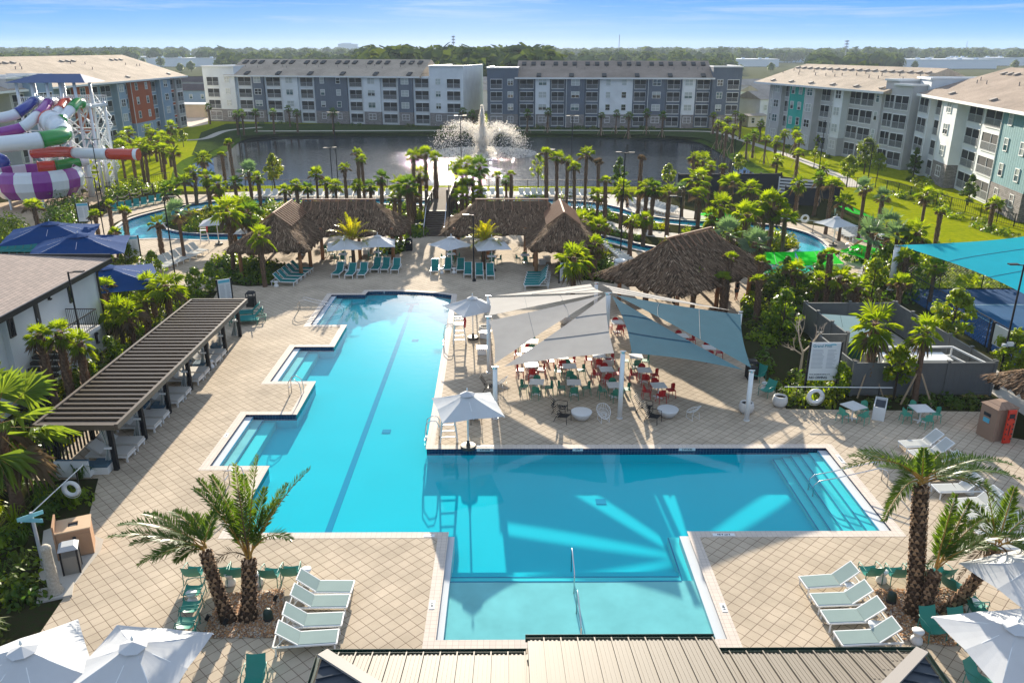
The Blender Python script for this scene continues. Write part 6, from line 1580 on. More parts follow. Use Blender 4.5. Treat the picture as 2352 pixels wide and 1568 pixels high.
for k, (n, lo, m1) in enumerate([(14, -50, PALM_G), (13, -30, PALM_G), (17, -62, PALM_G), (12, -12, PALM_G), (15, -55, PALM_D), (10, 22, PALM_G), (15, -38, PALM_S), (10, 25, PALM_DEAD)]):
    PALMV.append(fan_crown(n, 1.0, 40 + k, lo, 84, 14 if k != 6 else 18, 3, .50 if k != 6 else .15).mesh("crown", [m1, stalk_m if k != 6 else PALM_S, PALM_DEAD]))
BIGFAN = [fan_crown(15, 1.0, 77, -40, 70, 22, 2, .45, .95).mesh("crown", [leaf_mat("fan_leaf_pale", (.10, .16, .035), (.15, .21, .05), .4, .35, (2.2, 2.0, .5)), stalk_m, PALM_DEAD])]
TRUNKV = [sabal_trunk(4.0, .17, 5).mesh("trunk", [bark_palm, boot_m]), sabal_trunk(4.0, .20, 6).mesh("trunk", [bark_palm, boot_m]), sabal_trunk(4.0, .15, 7, False).mesh("trunk", [bark_palm, boot_m])]
br_ = MB()
br_.bar((.9, 0, 0), (.14, 0, 1.7), .07); BRACE = br_.mesh("prop", stake)
def palm(p, h, size, v, lab, grp, props=0, tv=None, name="sabal_palm", crown=None, tr=1.0, sq=1.0):
    t = thing(name, lab, "palm tree", p, R.uniform(0, 6.28), grp)
    tk = link("trunk", TRUNKV[tv if tv is not None else R.choice((0, 1, 1, 2))], t); tk.scale = (tr, tr, h / 4.0)
    c = link("crown", crown or PALMV[v], t, (0, 0, h)); c.scale = (size * R.uniform(.50, .62), size * .57, size * R.uniform(.46, .66) * sq); c.rotation_euler = (R.uniform(-.16, .16), R.uniform(-.16, .16), 0); t.rotation_euler = (R.uniform(-.03, .03), R.uniform(-.03, .03), t.rotation_euler[2])
    for i in range(props):
        b = link("prop", BRACE, t); b.rotation_euler = (0, 0, i * 2 * pi / 3)
    return t
def palms(where, grp, items, h=3.6, size=1.2, v=None, props=0, adj="sabal palm"):
    """items: (px, py of the crown's heart, [height, leaf size, variant])"""
    items = sorted(items, key=lambda a: a[0]); n = len(items)
    for i, it in enumerate(items):
        hh = it[2] if len(it) > 2 and it[2] else h; s = it[3] if len(it) > 3 and it[3] else size
        vv = it[4] if len(it) > 4 and it[4] is not None else (v if v is not None else R.choice((0, 1, 2, 3, 4, 0, 2)))
        hh *= R.uniform(.93, 1.07); q = W(it[0], it[1], hh); kind = {5: "upright young palm", 6: "silvery fan palm", 7: "dead brown palm", 4: "dark sabal palm"}.get(vv, adj)
        palm((q.x, q.y, 0), hh, s * R.uniform(.92, 1.08), vv, "%s %s%s" % (kind, where, ", " + nth(i, n) if n > 1 else ""), grp, props)
palms("in front of the pale lake block", "palms before the lake blocks", [(478, 245), (542, 262), (555, 259), (585, 258), (625, 257), (663, 249), (680, 259), (763, 258), (1063, 254)], 4.6, 1.3, 4)
palms("in front of the slate lake block", "palms before the lake blocks", [(1086, 262), (1211, 259), (1258, 256), (1382, 264), (1415, 260), (1445, 265), (1487, 259), (1523, 264)], 4.6, 1.3, 4, 3)
palms("at the right end of the slate lake block", "palms right of the slate block", [(1641, 264), (1673, 274), (1691, 260), (1703, 270), (1660, 290), (1685, 292), (1668, 300), (1650, 285)], 4.4, 1.3, 1, 3)
palms("on the lawn of the right bank", "palms on the right bank lawn", [(1748, 284), (1733, 308), (1717, 318), (1760, 320), (1784, 323), (1804, 304), (1831, 308), (1828, 300), (1786, 364), (1834, 350), (1889, 383), (1836, 327)], 4.0, 1.3, None, 3)
palms("before the blue block behind the slides", "palms behind the slides", [(279, 312), (295, 300), (339, 296), (352, 306), (372, 313), (392, 290), (385, 320), (362, 325)], 4.4, 1.6, None)
palms("on the lit lawn beside the slide exit tube", "palms beside the slides", [(276, 336, 4.5, 1.8, 1), (320, 332, 5.8, 2.1, 0), (370, 342, 4.6, 1.9, 1), (398, 348, 4.2, 1.7, 1), (330, 345, 5.2, 1.5, 3), (302, 345, 4.6, 1.5, 0)], 4.5, 1.7)
palms("at the near left corner of the pond", "palms at the left pond corner", [(467, 361, 4.6), (512, 356, 4.4, 1.0, 5), (529, 330, 6.5, 1.1, 5), (442, 394, 3.8, 1.6, 1), (390, 432, 2.2, 1.9, 4), (500, 421, 3.4, 1.6), (572, 394, 4.0, 2.1, 6), (475, 405, 3.6, 1.4), (424, 415, 3.2, 1.4), (540, 418, 3.2, 1.3)], 3.8, 1.4)
palms("along the pond fence left of the bridge", "palms along the pond fence", [(592, 405, 4.0), (653, 436, 2.4), (680, 424, 3.3), (725, 399, 4.7, 1.4, 3), (770, 424, 3.2), (792, 384, 5.0, 1.1, 3), (819, 351, 6.2, 1.2, 3), (832, 364, 5.6, 1.0), (820, 424, 3.2), (850, 426, 3.0), (873, 406, 4.6, 1.1, 4), (705, 430, 2.6), (748, 420, 3.2)], 3.4, 1.25)
palms("at the left side of the bridge", "tall palms flanking the bridge", [(913, 421, 4.6, 1.67, 0), (935, 426, 4.8, 1.76, 4), (948, 358, 6.6, 1.50, 3), (975, 352, 6.8, 1.50, 3), (1000, 360, 6.2, 1.14, 1), (963, 396, 5.0, 1.58), (905, 455, 3.6, 1.32), (945, 440, 4.0, 1.32)], 4.8, 1.7)
palms("at the right side of the bridge", "tall palms flanking the bridge", [(1070, 376, 5.8, 1.67, 0), (1103, 381, 5.6, 1.67, 4), (1063, 404, 5.0, 1.58), (1085, 408, 4.8, 1.58, 4), (1060, 448, 3.6, 1.58), (1100, 440, 3.6, 1.32, 2), (1048, 380, 5.6, 1.23)], 4.8, 1.8)
palms("along the pond fence before the slate block", "palms along the pond fence", [(1143, 404, 4.2, 1.0, 5), (1163, 413, 3.8, 1.0), (1257, 349, 6.6, 1.05, 3), (1281, 360, 6.2, 1.5, 3), (1303, 368, 5.8, 1.2, 3), (1323, 382, 5.2, 1.1, 1), (1347, 353, 6.6, 1.5, 3), (1376, 376, 5.6, 1.1, 7), (1472, 365, 6.4, .9, 7), (1172, 400, 4.6, .9, 5)], 5.0, 1.2, None, 3)
palms("between the pond and the right river bend", "palms above the right river bend", [(1373, 446, 2.8, 1.50, 0), (1393, 414, 4.6, 0.97), (1428, 431, 4.6, 1.50), (1486, 428, 4.8, 1.67, 0), (1500, 432, 4.6, 1.50, 4), (1538, 440, 4.6, 1.32), (1591, 358, 5.6, 1.06), (1616, 367, 5.4, 1.76, 0), (1606, 408, 4.4, 2.02, 0), (1661, 386, 4.6, 0.88, 5), (1683, 418, 4.2, 1.67, 1), (1726, 430, 4.2, 1.67, 0), (1608, 446, 3.6, 1.58, 1), (1632, 380, 5.0, 1.14), (1570, 430, 3.4, 1.41, 6)], 4.2, 1.6)
palms("on the river island", "palms on the river island", [(1336, 505, 3.4, 1.76, 0), (1376, 516, 3.4, 1.41), (1320, 500, 3.0, 1.23), (1656, 470, 4.4, 1.85, 0), (1716, 492, 4.2, 1.94, 1), (1758, 463, 4.6, 1.67), (1633, 495, 3.4, 1.41), (1776, 460, 4.6, 1.67, 1), (1774, 488, 3.8, 1.32), (1806, 496, 3.8, 1.41, 1), (1690, 520, 2.6, 1.32, 2), (1480, 500, 2.8, 1.06, 2), (1450, 505, 3.4, 0.97)], 3.8, 1.6)
palms("left of the left hut", "palms on the left of the huts", [(520, 480, 5.0, 2.0, 0), (568, 488, 4.0, 1.8), (596, 540, 4.4, 1.5, 2), (535, 500, 3.4, 1.4), (553, 470, 3.8, 1.6)], 4.2, 1.6)
palms("beside the curving river on the left", "palms beside the left river", [(248, 472, 4.0, 1.0, 5), (283, 487, 4.2, 1.05, 5), (218, 498, 2.6, 1.1, 5), (265, 536, 2.2, 1.0, 5), (363, 512, 3.6, 1.3, 3), (408, 484, 4.6, 2.0, 6), (78, 473, 3.8, 1.5, 3), (190, 545, 2.0, .9, 5)], 3.6, 1.2)
palms("between the white house and the cabana", "palms beside the white house", [(241, 660, 3.2, 1.3, 5), (270, 715, 2.6, 1.5, 2), (298, 718, 2.6, 1.5, 1), (383, 655, 3.4, 1.7, 2), (345, 650, 3.0, 1.4, 0), (330, 690, 2.4, 1.3)], 2.8, 1.4)
palms("in front of the house stairs", "palms at the house stairs", [(95, 768, 4.2, 1.0, 2), (132, 762, 4.5, 1.1, 2), (178, 786, 3.6, 1.0, 2)], 4.4, 1.3)
palms("between the large hut and the sails", "palms around the large hut", [(1488, 596, 3.4, 1.0, 5), (1596, 628, 2.8, 1.0, 5), (1676, 592, 4.0, .9, 5), (1663, 644, 2.6, 1.1, 5), (1748, 602, 4.0, .9, 5), (1746, 646, 3.0, 1.1, 5)], 3.0, 1.0)
palms("behind the large hut", "silvery palms behind the large hut", [(1673, 534, 3.6, 2.0, 6), (1733, 556, 3.4, 2.1, 6)], 3.4, 2.0, 6)
palms("between the large hut and the grey yard", "palms behind the grey yard", [(1824, 617, 2.8, 1.2, 3), (1934, 637, 3.0, 1.6, 1), (1911, 585, 4.6, .9, 5), (1971, 656, 2.6, 1.2, 0), (2069, 656, 2.6, 1.4, 5), (1880, 640, 2.6, 1.1)], 3.0, 1.2)
palms("inside the grey service yard", "palms at the grey yard", [(2014, 742, 4.2, 2.0, 2), (2131, 757, 4.2, 1.4, 2)], 4.2, 1.7, 2, 3)
palms("along the right edge of the court lawn", "palms along the court lawn", [(1834, 420, 4.4, 1.32), (1911, 423, 5.0, 1.41, 3), (1939, 462, 4.2, 1.41), (1989, 428, 5.6, 1.32, 6), (2026, 450, 4.8, 1.14, 6), (2129, 443, 4.6, 1.41, 0), (2161, 490, 3.8, 0.88, 5), (2284, 467, 3.0, 1.23), (2041, 512, 4.2, 2.02, 6), (2000, 535, 3.6, 1.85, 6), (2061, 535, 3.6, 1.58, 6), (2106, 532, 3.8, 1.67, 0), (1880, 408, 4.6, 1.23), (2085, 590, 3.0, 1.23), (2150, 610, 2.6, 1.14, 2)], 4.2, 1.6)
# flowering palms
for (px, py, h, s, lab) in [(1318, 590, 3.2, 2.1, "big shaggy palm dotted with pale flowers right of the wing hut"), (1368, 560, 2.8, 1.3, "smaller palm leaning by the flowering palm")]:
    q = W(px, py, h); palm((q.x, q.y, 0), h, s, 2, lab, "palms right of the wing hut")
# the great fan palm at the left edge
q = W(-6, 965, 4.2); palm((q.x, q.y, 0), 4.2, 3.0, 0, "huge pale fan palm spreading in from the left edge", None, 0, 1, "fan_palm", BIGFAN[0], 1.2)

# ================================================================== date palms
def frond(mb, o, tip, arch, rr, nl=34, ll=.42, mi=0, wdt=.021, sag=.0, v=.55):
    """feather leaf from o to tip along an arc; two rows of leaflets"""
    o, tip = Vector(o), Vector(tip); L = (tip - o).length; k = 12
    mid = (o + tip) / 2 + Vector((0, 0, arch * L)); P = [((1 - t) ** 2) * o + 2 * t * (1 - t) * mid + t * t * tip for t in [i / k for i in range(k + 1)]]
    mb.tube(P, .02, 4, 1, [.026 * (1 - .85 * i / k) + .004 for i in range(k + 1)])
    for i in range(nl):
        t = .14 + .86 * (i + .5) / nl; p = ((1 - t) ** 2) * o + 2 * t * (1 - t) * mid + t * t * tip; d = (2 * (1 - t) * (mid - o) + 2 * t * (tip - mid)).normalized()
        s = d.cross(Vector((0, 0, 1))); s = s.normalized() if s.length > .1 else Vector((1, 0, 0)); u = s.cross(d).normalized()
        ln = ll * (sin(pi * min(1, .16 + .84 * t) ** .8) * .75 + .3) * rr.uniform(.7, 1.12)
        for sg in (-1, 1):
            q = (s * sg * rr.uniform(.75, 1) + d * rr.uniform(.75, 1.15) + u * rr.uniform(.1, v + .2)).normalized(); e = p + q * ln - Vector((0, 0, (sag + .45) * ln * rr.random() ** 2))
            w = q.cross(u).normalized() * wdt; m = p.lerp(e, .45)
            mb.add([p, m + w, e, m - w], [(0, 1, 2, 3)], mi)
def date_trunk(a, b, r0, r1, seedv, lean=None):
    rr = random.Random(seedv); mb = MB(); a, b = Vector(a), Vector(b); d = b - a; L = d.length; k = 12
    mid = a + d * .5 + (Vector(lean) if lean else Vector()); C = lambda t: ((1 - t) ** 2) * a + 2 * t * (1 - t) * mid + t * t * b
    mb.tube([C(i / k) for i in range(k + 1)], r0, 12, 0, [r0 + (r1 - r0) * (i / k) + (.10 * (1 - i / 3) if i < 3 else 0) for i in range(k + 1)])
    rows = int(L * 6.5)
    for j in range(rows):
        t = (j + .5) / rows; p = C(t); q = (C(min(1, t + .02)) - C(max(0, t - .02))).normalized(); x = q.cross(Vector((0, 1, 0))).normalized(); y = q.cross(x); r = r0 + (r1 - r0) * t + (.07 * (1 - t * 5) if t < .2 else 0)
        for i in range(9):
            an = i * 2 * pi / 9 + (j % 2) * pi / 9 + rr.uniform(-.1, .1); c = x * cos(an) + y * sin(an); tg = x * -sin(an) + y * cos(an); w = .075
            mb.add([p + c * r * .97 - tg * w, p + c * r * .97 + tg * w, p + c * (r + .05) + q * .13 + tg * w * .7, p + c * (r + .05) + q * .13 - tg * w * .7, p + c * r * .9 + q * .17], [(0, 1, 2, 3), (3, 2, 4)], 1 if rr.random() < .55 else 2)
    return mb
date_m = [mat("date_bark", (.075, .05, .035), .9, noise=.4, nscale=6, spec=.1), mat("date_scar_dark", (.16, .10, .065), .85, noise=.4, nscale=5, spec=.1), mat("date_scar_light", (.38, .24, .14), .8, noise=.35, nscale=4, spec=.1)]
def date_palm(lab, base_px, top_px, Y, tips, r=.24, grp="date palms in the gravel beds", lean=None, extra=(), dead=(), ll=.50, name="date_palm", mats=None, nl=72):
    """tips: picture points of the frond ends with their distance in front of (-) or behind (+) the trunk"""
    b = W(*base_px); b = Vector((b.x, b.y, 0)); top = P3(top_px[0], top_px[1], b.y + (top_px[2] if len(top_px) > 2 else 0)); rr = random.Random(hash(lab) % 1000 if False else len(lab))
    t = thing(name, lab, "palm tree", b, 0, grp); L0 = lambda p: Vector(p) - b
    date_trunk((0, 0, -.1), L0(top), r, r * .85, len(lab), lean).build("trunk", date_m, t)
    heart = L0(top) + (L0(top)).normalized() * .15
    for (px, py, dy, arch) in tips:
        fb = MB(); frond(fb, heart + Vector((rr.uniform(-.08, .08), rr.uniform(-.08, .08), rr.uniform(0, .2))), L0(P3(px, py, top.y + dy)), arch, rr, nl, ll); fb.build("frond", mats or [DATE_G, stalk_m], t)
    for (px, py, dy, arch) in dead:
        fb = MB(); frond(fb, heart, L0(P3(px, py, top.y + dy)), arch, rr, 26, .36, 0, .02, .6); fb.build("dead_frond", [PALM_DEAD, PALM_DEAD], t)
    return t
date_palm("upright date palm in the left gravel bed, fronds blown to the left", (568, 1420), (572, 1290), 0, [(592, 1046, .6, .10), (712, 1076, .6, .16), (560, 1090, .9, .12), (455, 1100, .8, .22), (484, 1092, 1.3, .18), (445, 1122, .3, .25), (668, 1238, -.4, .42), (520, 1150, 1.2, .2), (610, 1120, 1.4, .12), (640, 1150, 1.0, .2), (540, 1065, .3, .08), (660, 1110, 1.2, .1)], .24, dead=[(470, 1330, -.6, .75), (545, 1120, .2, .05)], lean=(.05, 0, 0))
date_palm("leaning date palm in the left gravel bed with long fronds sweeping left", (528, 1424), (474, 1272, .1), 0, [(250, 1233, -.2, .20), (272, 1206, .5, .24), (318, 1298, -.8, .30), (352, 1286, -1.0, .3), (330, 1180, .9, .22), (395, 1175, 1.3, .25), (440, 1180, 1.1, .2), (500, 1165, .9, .15), (300, 1250, -.4, .25), (405, 1290, -.9, .35)], .21, lean=(-.1, 0, .1))
date_palm("tall upright date palm in the right gravel bed", (2100, 1408), (2115, 1122), 0, [(1952, 1048, -.2, .24), (1975, 1036, .6, .26), (1938, 1075, -.6, .30), (2122, 1030, .4, .04), (2345, 1102, -.3, .28), (2325, 1068, .6, .26), (2296, 1145, -.8, .36), (2030, 1195, -1.0, .55), (2036, 1165, .2, .5), (2240, 1050, 1.3, .24), (2160, 1040, 1.2, .1), (2020, 1070, 1.2, .2), (2280, 1090, 1.0, .25), (2060, 1050, 1.5, .15)], .25, dead=[(2305, 1175, .2, .4)])
date_palm("short date palm between the other two in the right gravel bed", (2118, 1425), (2145, 1318), 0, [(2195, 1135, .3, .10), (2228, 1150, .5, .12), (2260, 1190, .2, .2), (2330, 1230, -.2, .3), (2180, 1180, .8, .08), (2290, 1260, -.5, .35), (2245, 1230, 1.0, .2)], .22)
date_palm("date palm leaning far right out of the right gravel bed", (2165, 1412), (2288, 1262, .2), 0, [(2130, 1300, -.3, .3), (2262, 1105, .6, .10), (2330, 1120, .6, .14), (2400, 1160, .2, .2), (2440, 1250, -.2, .3), (2180, 1190, .5, .2), (2390, 1300, -.5, .4), (2220, 1150, 1.1, .15)], .2, lean=(.0, 0, -.45), dead=[(2200, 1330, -.3, .5), (2365, 1300, .3, .5), (2330, 1345, 0, .4)])
DY = [DATE_Y, stalk_m]
def feather(lab, bpx, tpx, rad, seedv):
    b = W(*bpx); b = Vector((b.x, b.y, 0)); top = P3(tpx[0], tpx[1], b.y); rr = random.Random(seedv); t = thing("date_palm", lab, "palm tree", b, 0, "small date palms on the plaza")
    tr = MB(); tr.tube([(0, 0, 0), (.02, 0, top.z * .5), (top.x - b.x, 0, top.z)], .15, 10, 0, [.2, .16, .14]); tr.build("trunk", bark_palm, t, True)
    for i in range(22):
        f = (i + .5) / 22; el = radians(80 - 95 * f); az = i * 2.39996; h = Vector((top.x - b.x, 0, top.z)); e = h + Vector((cos(az) * cos(el), sin(az) * cos(el), sin(el))) * rad * rr.uniform(.85, 1.1)
        fb = MB(); frond(fb, h, e, .18 + .22 * f, rr, 26, .46, 0, .035); fb.build("frond", DY, t)
feather("yellow green date palm on the left plaza among the teal loungers", (813, 615), (808, 553), 2.3, 3); feather("yellow green date palm on the right plaza beside the lamp", (1110, 618), (1113, 555), 1.9, 4)

# ================================================================== shrubs, ferns, ground cover
def leaf(mb, p, n, s, rr, mi=0, asp=.55):
    n = n.normalized(); a = n.cross(Vector((rr.uniform(-1, 1), rr.uniform(-1, 1), rr.uniform(-1, 1)))); a = a.normalized() if a.length > .01 else Vector((1, 0, 0)); b = n.cross(a)
    mb.add([p - a * s, p + b * s * asp, p + a * s, p - b * s * asp], [(0, 1, 2, 3)], mi)
def lump(mb, c, r, h, n, s, rr, mi=0, fl=0.0):
    for _ in range(n):
        u, v = rr.uniform(0, 2 * pi), rr.uniform(-.25, 1); q = sqrt(max(0, 1 - v * v)); k = rr.uniform(.55, 1.08)
        d = Vector((cos(u) * q, sin(u) * q, v)); p = Vector(c) + Vector((d.x * r * k, d.y * r * k, max(.02, d.z * h * k)))
        leaf(mb, p, d + Vector((rr.uniform(-.8, .8), rr.uniform(-.8, .8), rr.uniform(-.3, .9))), s * rr.uniform(.6, 1.3), rr, (2 if rr.random() < fl else mi))
def blades(mb, c, r, h, n, rr, mi=0):
    for _ in range(n):
        a = rr.uniform(0, 2 * pi); k = rr.uniform(.3, 1); hh = h * rr.uniform(.6, 1.1); o = Vector(c) + Vector((cos(a), sin(a), 0)) * .08; m = o + Vector((cos(a) * r * k * .45, sin(a) * r * k * .45, hh)); e = o + Vector((cos(a) * r * k, sin(a) * r * k, hh * rr.uniform(.3, .8))); w = Vector((-sin(a), cos(a), 0)) * .028
        mb.add([o - w, o + w, m + w, m - w], [(0, 1, 2, 3)], mi); mb.add([m - w, m + w, e], [(0, 1, 2)], mi)
def bed(name, lab, poly, dens, rr_, hh, s, mats, seedv, avoid=(), fl=.0, blade=0):
    rr = random.Random(seedv); xs, ys = [p[0] for p in poly], [p[1] for p in poly]; A = abs(sum(poly[i - 1][0] * poly[i][1] - poly[i][0] * poly[i - 1][1] for i in range(len(poly)))) / 2; mb = MB(); n = int(A * dens); k = 0; tries = 0
    while k < n and tries < n * 12:
        tries += 1; p = (rr.uniform(min(xs), max(xs)), rr.uniform(min(ys), max(ys)))
        if not inside(p, poly) or any(inside(p, a) for a in avoid): continue
        k += 1; mi = rr.choice(range(len(mats) - (1 if fl else 0)))
        if fl and mi == 2: mi = 0
        if blade and rr.random() < blade: blades(mb, (p[0], p[1], 0), .7, .7, 26, rr, mi)
        else: lump(mb, (p[0], p[1], 0), rr.uniform(.7, 1.2) * rr_, rr.uniform(.6, 1.25) * hh, int(60 * rr.uniform(.8, 1.2)), s, rr, mi, fl)
    if name in SOILED:
        SOILN.append(0); so = flat("bed_soil", poly, list(avoid) if name == "terrace_bed_planting" else [], .004 + .0016 * len(SOILN), mulch); tag(so, kind='structure')
    o = mb.build(name, mats, None); tag(o, lab, "planting", None, "stuff"); return o
B0, B1, B2, B3 = BUSH
SOILED = ("walk_bed_planting", "plaza_bed_planting", "hut_bed_planting", "fern_bed_planting", "terrace_bed_planting"); SOILN = []
ISL = RIVER_IN; PATH_ = WL([(1380, 500), (1440, 516), (1500, 526), (1566, 533), (1650, 540), (1650, 558), (1540, 552), (1480, 545), (1420, 535), (1375, 516)])
isl_x = offset_poly(RIVER_IN, -.7)
bed("island_planting", "low green planting covering the river island", isl_x, .42, .75, .75, .17, [B0, B1, B2], 21, [PATH_])
bed("walk_bed_planting", "dense bright planting between the left walk and the left hut", WL([(481, 632), (500, 592), (545, 590), (600, 598), (655, 610), (652, 636), (630, 655), (570, 658), (528, 654)]), 1.3, .75, .85, .15, [B0, B0, B1], 22)
bed("house_bed_planting", "thick planting between the white house and the cabana", [Vector((-25.2, 36)), Vector((-21.6, 33)), Vector((-21.5, 52)), Vector((-20.6, 54)), *WL([(440, 690), (395, 658), (318, 640), (292, 618), (226, 640)]), Vector((-25.2, 50))], .7, .75, .9, .16, [B0, B3, B2], 23)
bed("corner_bed_planting", "dark strap leaved planting in the lower left corner", WL([(-60, 1010), (60, 1020), (140, 1088), (220, 1100), (196, 1140), (168, 1170), (115, 1180), (60, 1235), (-60, 1250)]), 1.8, .65, .65, .14, [B0, B1, B1], 24, blade=.75)
bed("corner_bed_planting", "bushy planting along the lower left edge", WL([(-160, 1240), (50, 1240), (80, 1290), (70, 1350), (110, 1390), (60, 1440), (20, 1490), (-200, 1490)]), 1.6, .65, .9, .12, [B0, B1, B3], 25, blade=.25)
bed("stair_bed_planting", "planting left of the bridge stairs", WL([(888, 547), (978, 545), (985, 495), (960, 488), (890, 500)]), .8, .7, .8, .16, [B1, B0, B0], 26, [RIVER_OUT])
bed("stair_bed_planting", "planting right of the bridge stairs", WL([(1035, 545), (1100, 545), (1110, 500), (1040, 490)]), .7, .7, .8, .16, [B1, B0, B0], 27, [RIVER_OUT])
bed("plaza_bed_planting", "green planting with a bin beside the left plaza", WL([(868, 582), (905, 586), (945, 572), (930, 556), (880, 560)]), 1.2, .6, .6, .14, [B0, B1], 28)
bed("hut_bed_planting", "mixed planting between the wing hut and the large hut", WL([(1288, 598), (1300, 560), (1350, 552), (1400, 572), (1416, 604), (1408, 650), (1330, 642), (1284, 640)]), .9, .75, .95, .16, [B0, B1, B2], 29)
bed("channel_bed_planting", "hedge between the near channel and the huts on the right", WL([(1205, 546), (1290, 556), (1350, 552), (1300, 543)]), .8, .6, .7, .15, [B0, B1], 30)
bed("terrace_bed_planting", "planting right of the terrace by the bare tree", WL([(1700, 690), (1735, 650), (1820, 640), (1850, 690), (1850, 800), (1880, 850), (1895, 935), (1812, 933), (1785, 895), (1742, 845), (1702, 790)]), .8, .65, .75, .14, [B1, B0, B3], 31, [WL([(1745, 800), (1800, 780), (1870, 850), (1860, 880), (1780, 860)])])
bed("fern_bed_planting", "yellow ferns at the foot of the large white sign", WL([(1800, 915), (1840, 880), (1930, 880), (1945, 930), (1810, 932)]), 1.6, .55, .6, .14, [B2, B2, B0], 32, blade=.6)
bed("fence_hedge", "dark hedge along the foot of the grey yard fence", WL([(1950, 915), (2285, 918), (2260, 938), (1945, 935)]), 1.7, .5, .5, .11, [B1, B3, B1], 33)
bed("court_bed_planting", "tall planting between the green sails and the court", WL([(1730, 650), (1800, 640), (1905, 640), (1960, 662), (2030, 655), (2040, 600), (2095, 640), (2085, 690), (1860, 692), (1790, 690)]), .75, .9, 1.5, .17, [B0, B1, B3], 34, [RIVER_OUT])
bed("bend_bed_planting", "green planting on the tip of the island at the right bend", WL([(1760, 560), (1800, 545), (1822, 555), (1826, 570), (1790, 580), (1750, 580)]), .8, .7, .8, .15, [B0, B2], 35)
bed("court_edge_planting", "dark shrubs beyond the court fence", [Vector(p) for p in ((32, 63), (56, 63), (56, 72), (30, 72))], .5, .9, 1.5, .18, [B1, B0, B3], 36)
bed("slide_bed_planting", "dense bright shrubs beyond the rope fence by the slides", WL([(238, 470), (258, 438), (330, 426), (370, 428), (362, 442), (300, 452), (262, 470)]), .8, .9, 1.3, .18, [B0, B0, B1], 37)
bed("slide_bed_planting", "dark shrubs between the slides and the navy umbrellas", WL([(105, 520), (110, 480), (160, 468), (195, 478), (192, 520), (150, 530)]), .9, 1.0, 1.9, .17, [B1, B1, B3], 38)
bed("left_edge_planting", "pale green shrubs at the left edge by the navy umbrellas", WL([(-40, 560), (-20, 500), (40, 520), (62, 552), (20, 570)]), .8, 1.0, 1.5, .17, [B3, B0], 39)
bed("lake_edge_planting", "low flowering shrubs behind the lakeside loungers on the right", WL([(1160, 452), (1300, 456), (1330, 449), (1240, 444)]), .5, .55, .55, .15, [B0, B1, FLOWER], 41, fl=.04)
bed("bridge_bed_planting", "flowering shrubs between the bridge and the right channel", WL([(1060, 468), (1180, 466), (1190, 512), (1060, 512)]), .5, .65, .75, .16, [B1, B0, FLOWER], 42, fl=.03)
bed("lawn_hedge", "low hedge along the fence across the right lawn", WL([(2030, 442), (2100, 445), (2170, 478), (2260, 512), (2352, 545), (2352, 560), (2200, 510), (2110, 468)]), .6, .7, .7, .15, [B1, B3, B0], 43)
bed("facade_planting", "low shrubs along the foot of the lake blocks", [Vector(p) for p in ((-70, 216.5), (-12, 202.5), (-4, 200.6), (54, 196.8), (54, 195.5), (-4, 199), (-12, 201), (-70, 215))], .16, .9, .8, .25, [B1, B3], 44)
bed("right_facade_planting", "shrubs along the foot of the right hand blocks", [Vector(p) for p in ((52.5, 168), (61.5, 125), (61.5, 120), (54.5, 98), (52.6, 98), (59.5, 122), (51, 168))], .16, .8, .9, .2, [B1, B3, B0], 45)
bed("river_bank_planting", "green hedge between the far channel and the huts on the left", WL([(450, 500), (520, 478), (620, 471), (700, 470), (700, 500), (560, 512)]), .5, .8, .9, .17, [B0, B2, B1], 46)
bed("umbrella_bed_planting", "dark planting under the parasols by the left channel", WL([(455, 520), (560, 515), (600, 530), (560, 536), (450, 534)]), .6, .8, .8, .16, [B1, B1, B0], 47)
# single shrubs and small trees
def tree_proto(h, cr, mats, seedv, n=46, leafs=34, s=.17, shape=1.0, low=.35):
    rr = random.Random(seedv); tr = MB(); tr.tube([(0, 0, 0), (rr.uniform(-.1, .1), rr.uniform(-.1, .1), h * .5), (0, 0, h * .85)], .08, 7, 0, [.09 * h / 4, .06 * h / 4, .02])
    ends = []
    for i in range(9):
        a = i * 2.4; z = h * (low + .5 * i / 9); e = Vector((cos(a) * cr * .75, sin(a) * cr * .75, z + h * .16)); tr.tube([(0, 0, z * .9), e * .5 + Vector((0, 0, z * .5)), e], .02, 5, 0, [.035 * h / 4, .025 * h / 4, .008]); ends.append(e)
    cw = MB()
    for i in range(n):
        t = rr.random(); z = h * (low + (1 - low) * t); prof = sin(pi * min(1, .12 + .88 * t) ** shape) ; a = rr.uniform(0, 2 * pi); r = cr * prof * rr.uniform(.35, 1); c = (cos(a) * r, sin(a) * r, z)
        for _ in range(leafs):
            d = Vector((rr.gauss(0, 1), rr.gauss(0, 1), rr.gauss(0, 1))).normalized(); p = Vector(c) + d * cr * .26 * rr.uniform(.3, 1.1); leaf(cw, p, d + Vector((rr.uniform(-.6, .6), rr.uniform(-.6, .6), .4)), s * rr.uniform(.6, 1.2), rr, 0 if rr.random() < .75 else 1)
    return tr.mesh("trunk", bark, True), cw.mesh("crown", mats)
TP = {"light": tree_proto(4.2, 1.3, [B0, B2], 61), "yellow": tree_proto(4.2, 1.3, [B2, B0], 62), "cone": tree_proto(4.0, 1.1, [B1, B3], 63, shape=.75, low=.12), "thin": tree_proto(4.0, 1.2, [B0, B2], 64, 20, 26, .14), "oak": tree_proto(6.5, 2.4, [B3, B0], 65, 70, 34, .22), "far": tree_proto(9, 4.2, [B3, B1], 66, 80, 26, .5, .9, .28), "round": tree_proto(3.2, 1.5, [B0, B1], 67, low=.1)}
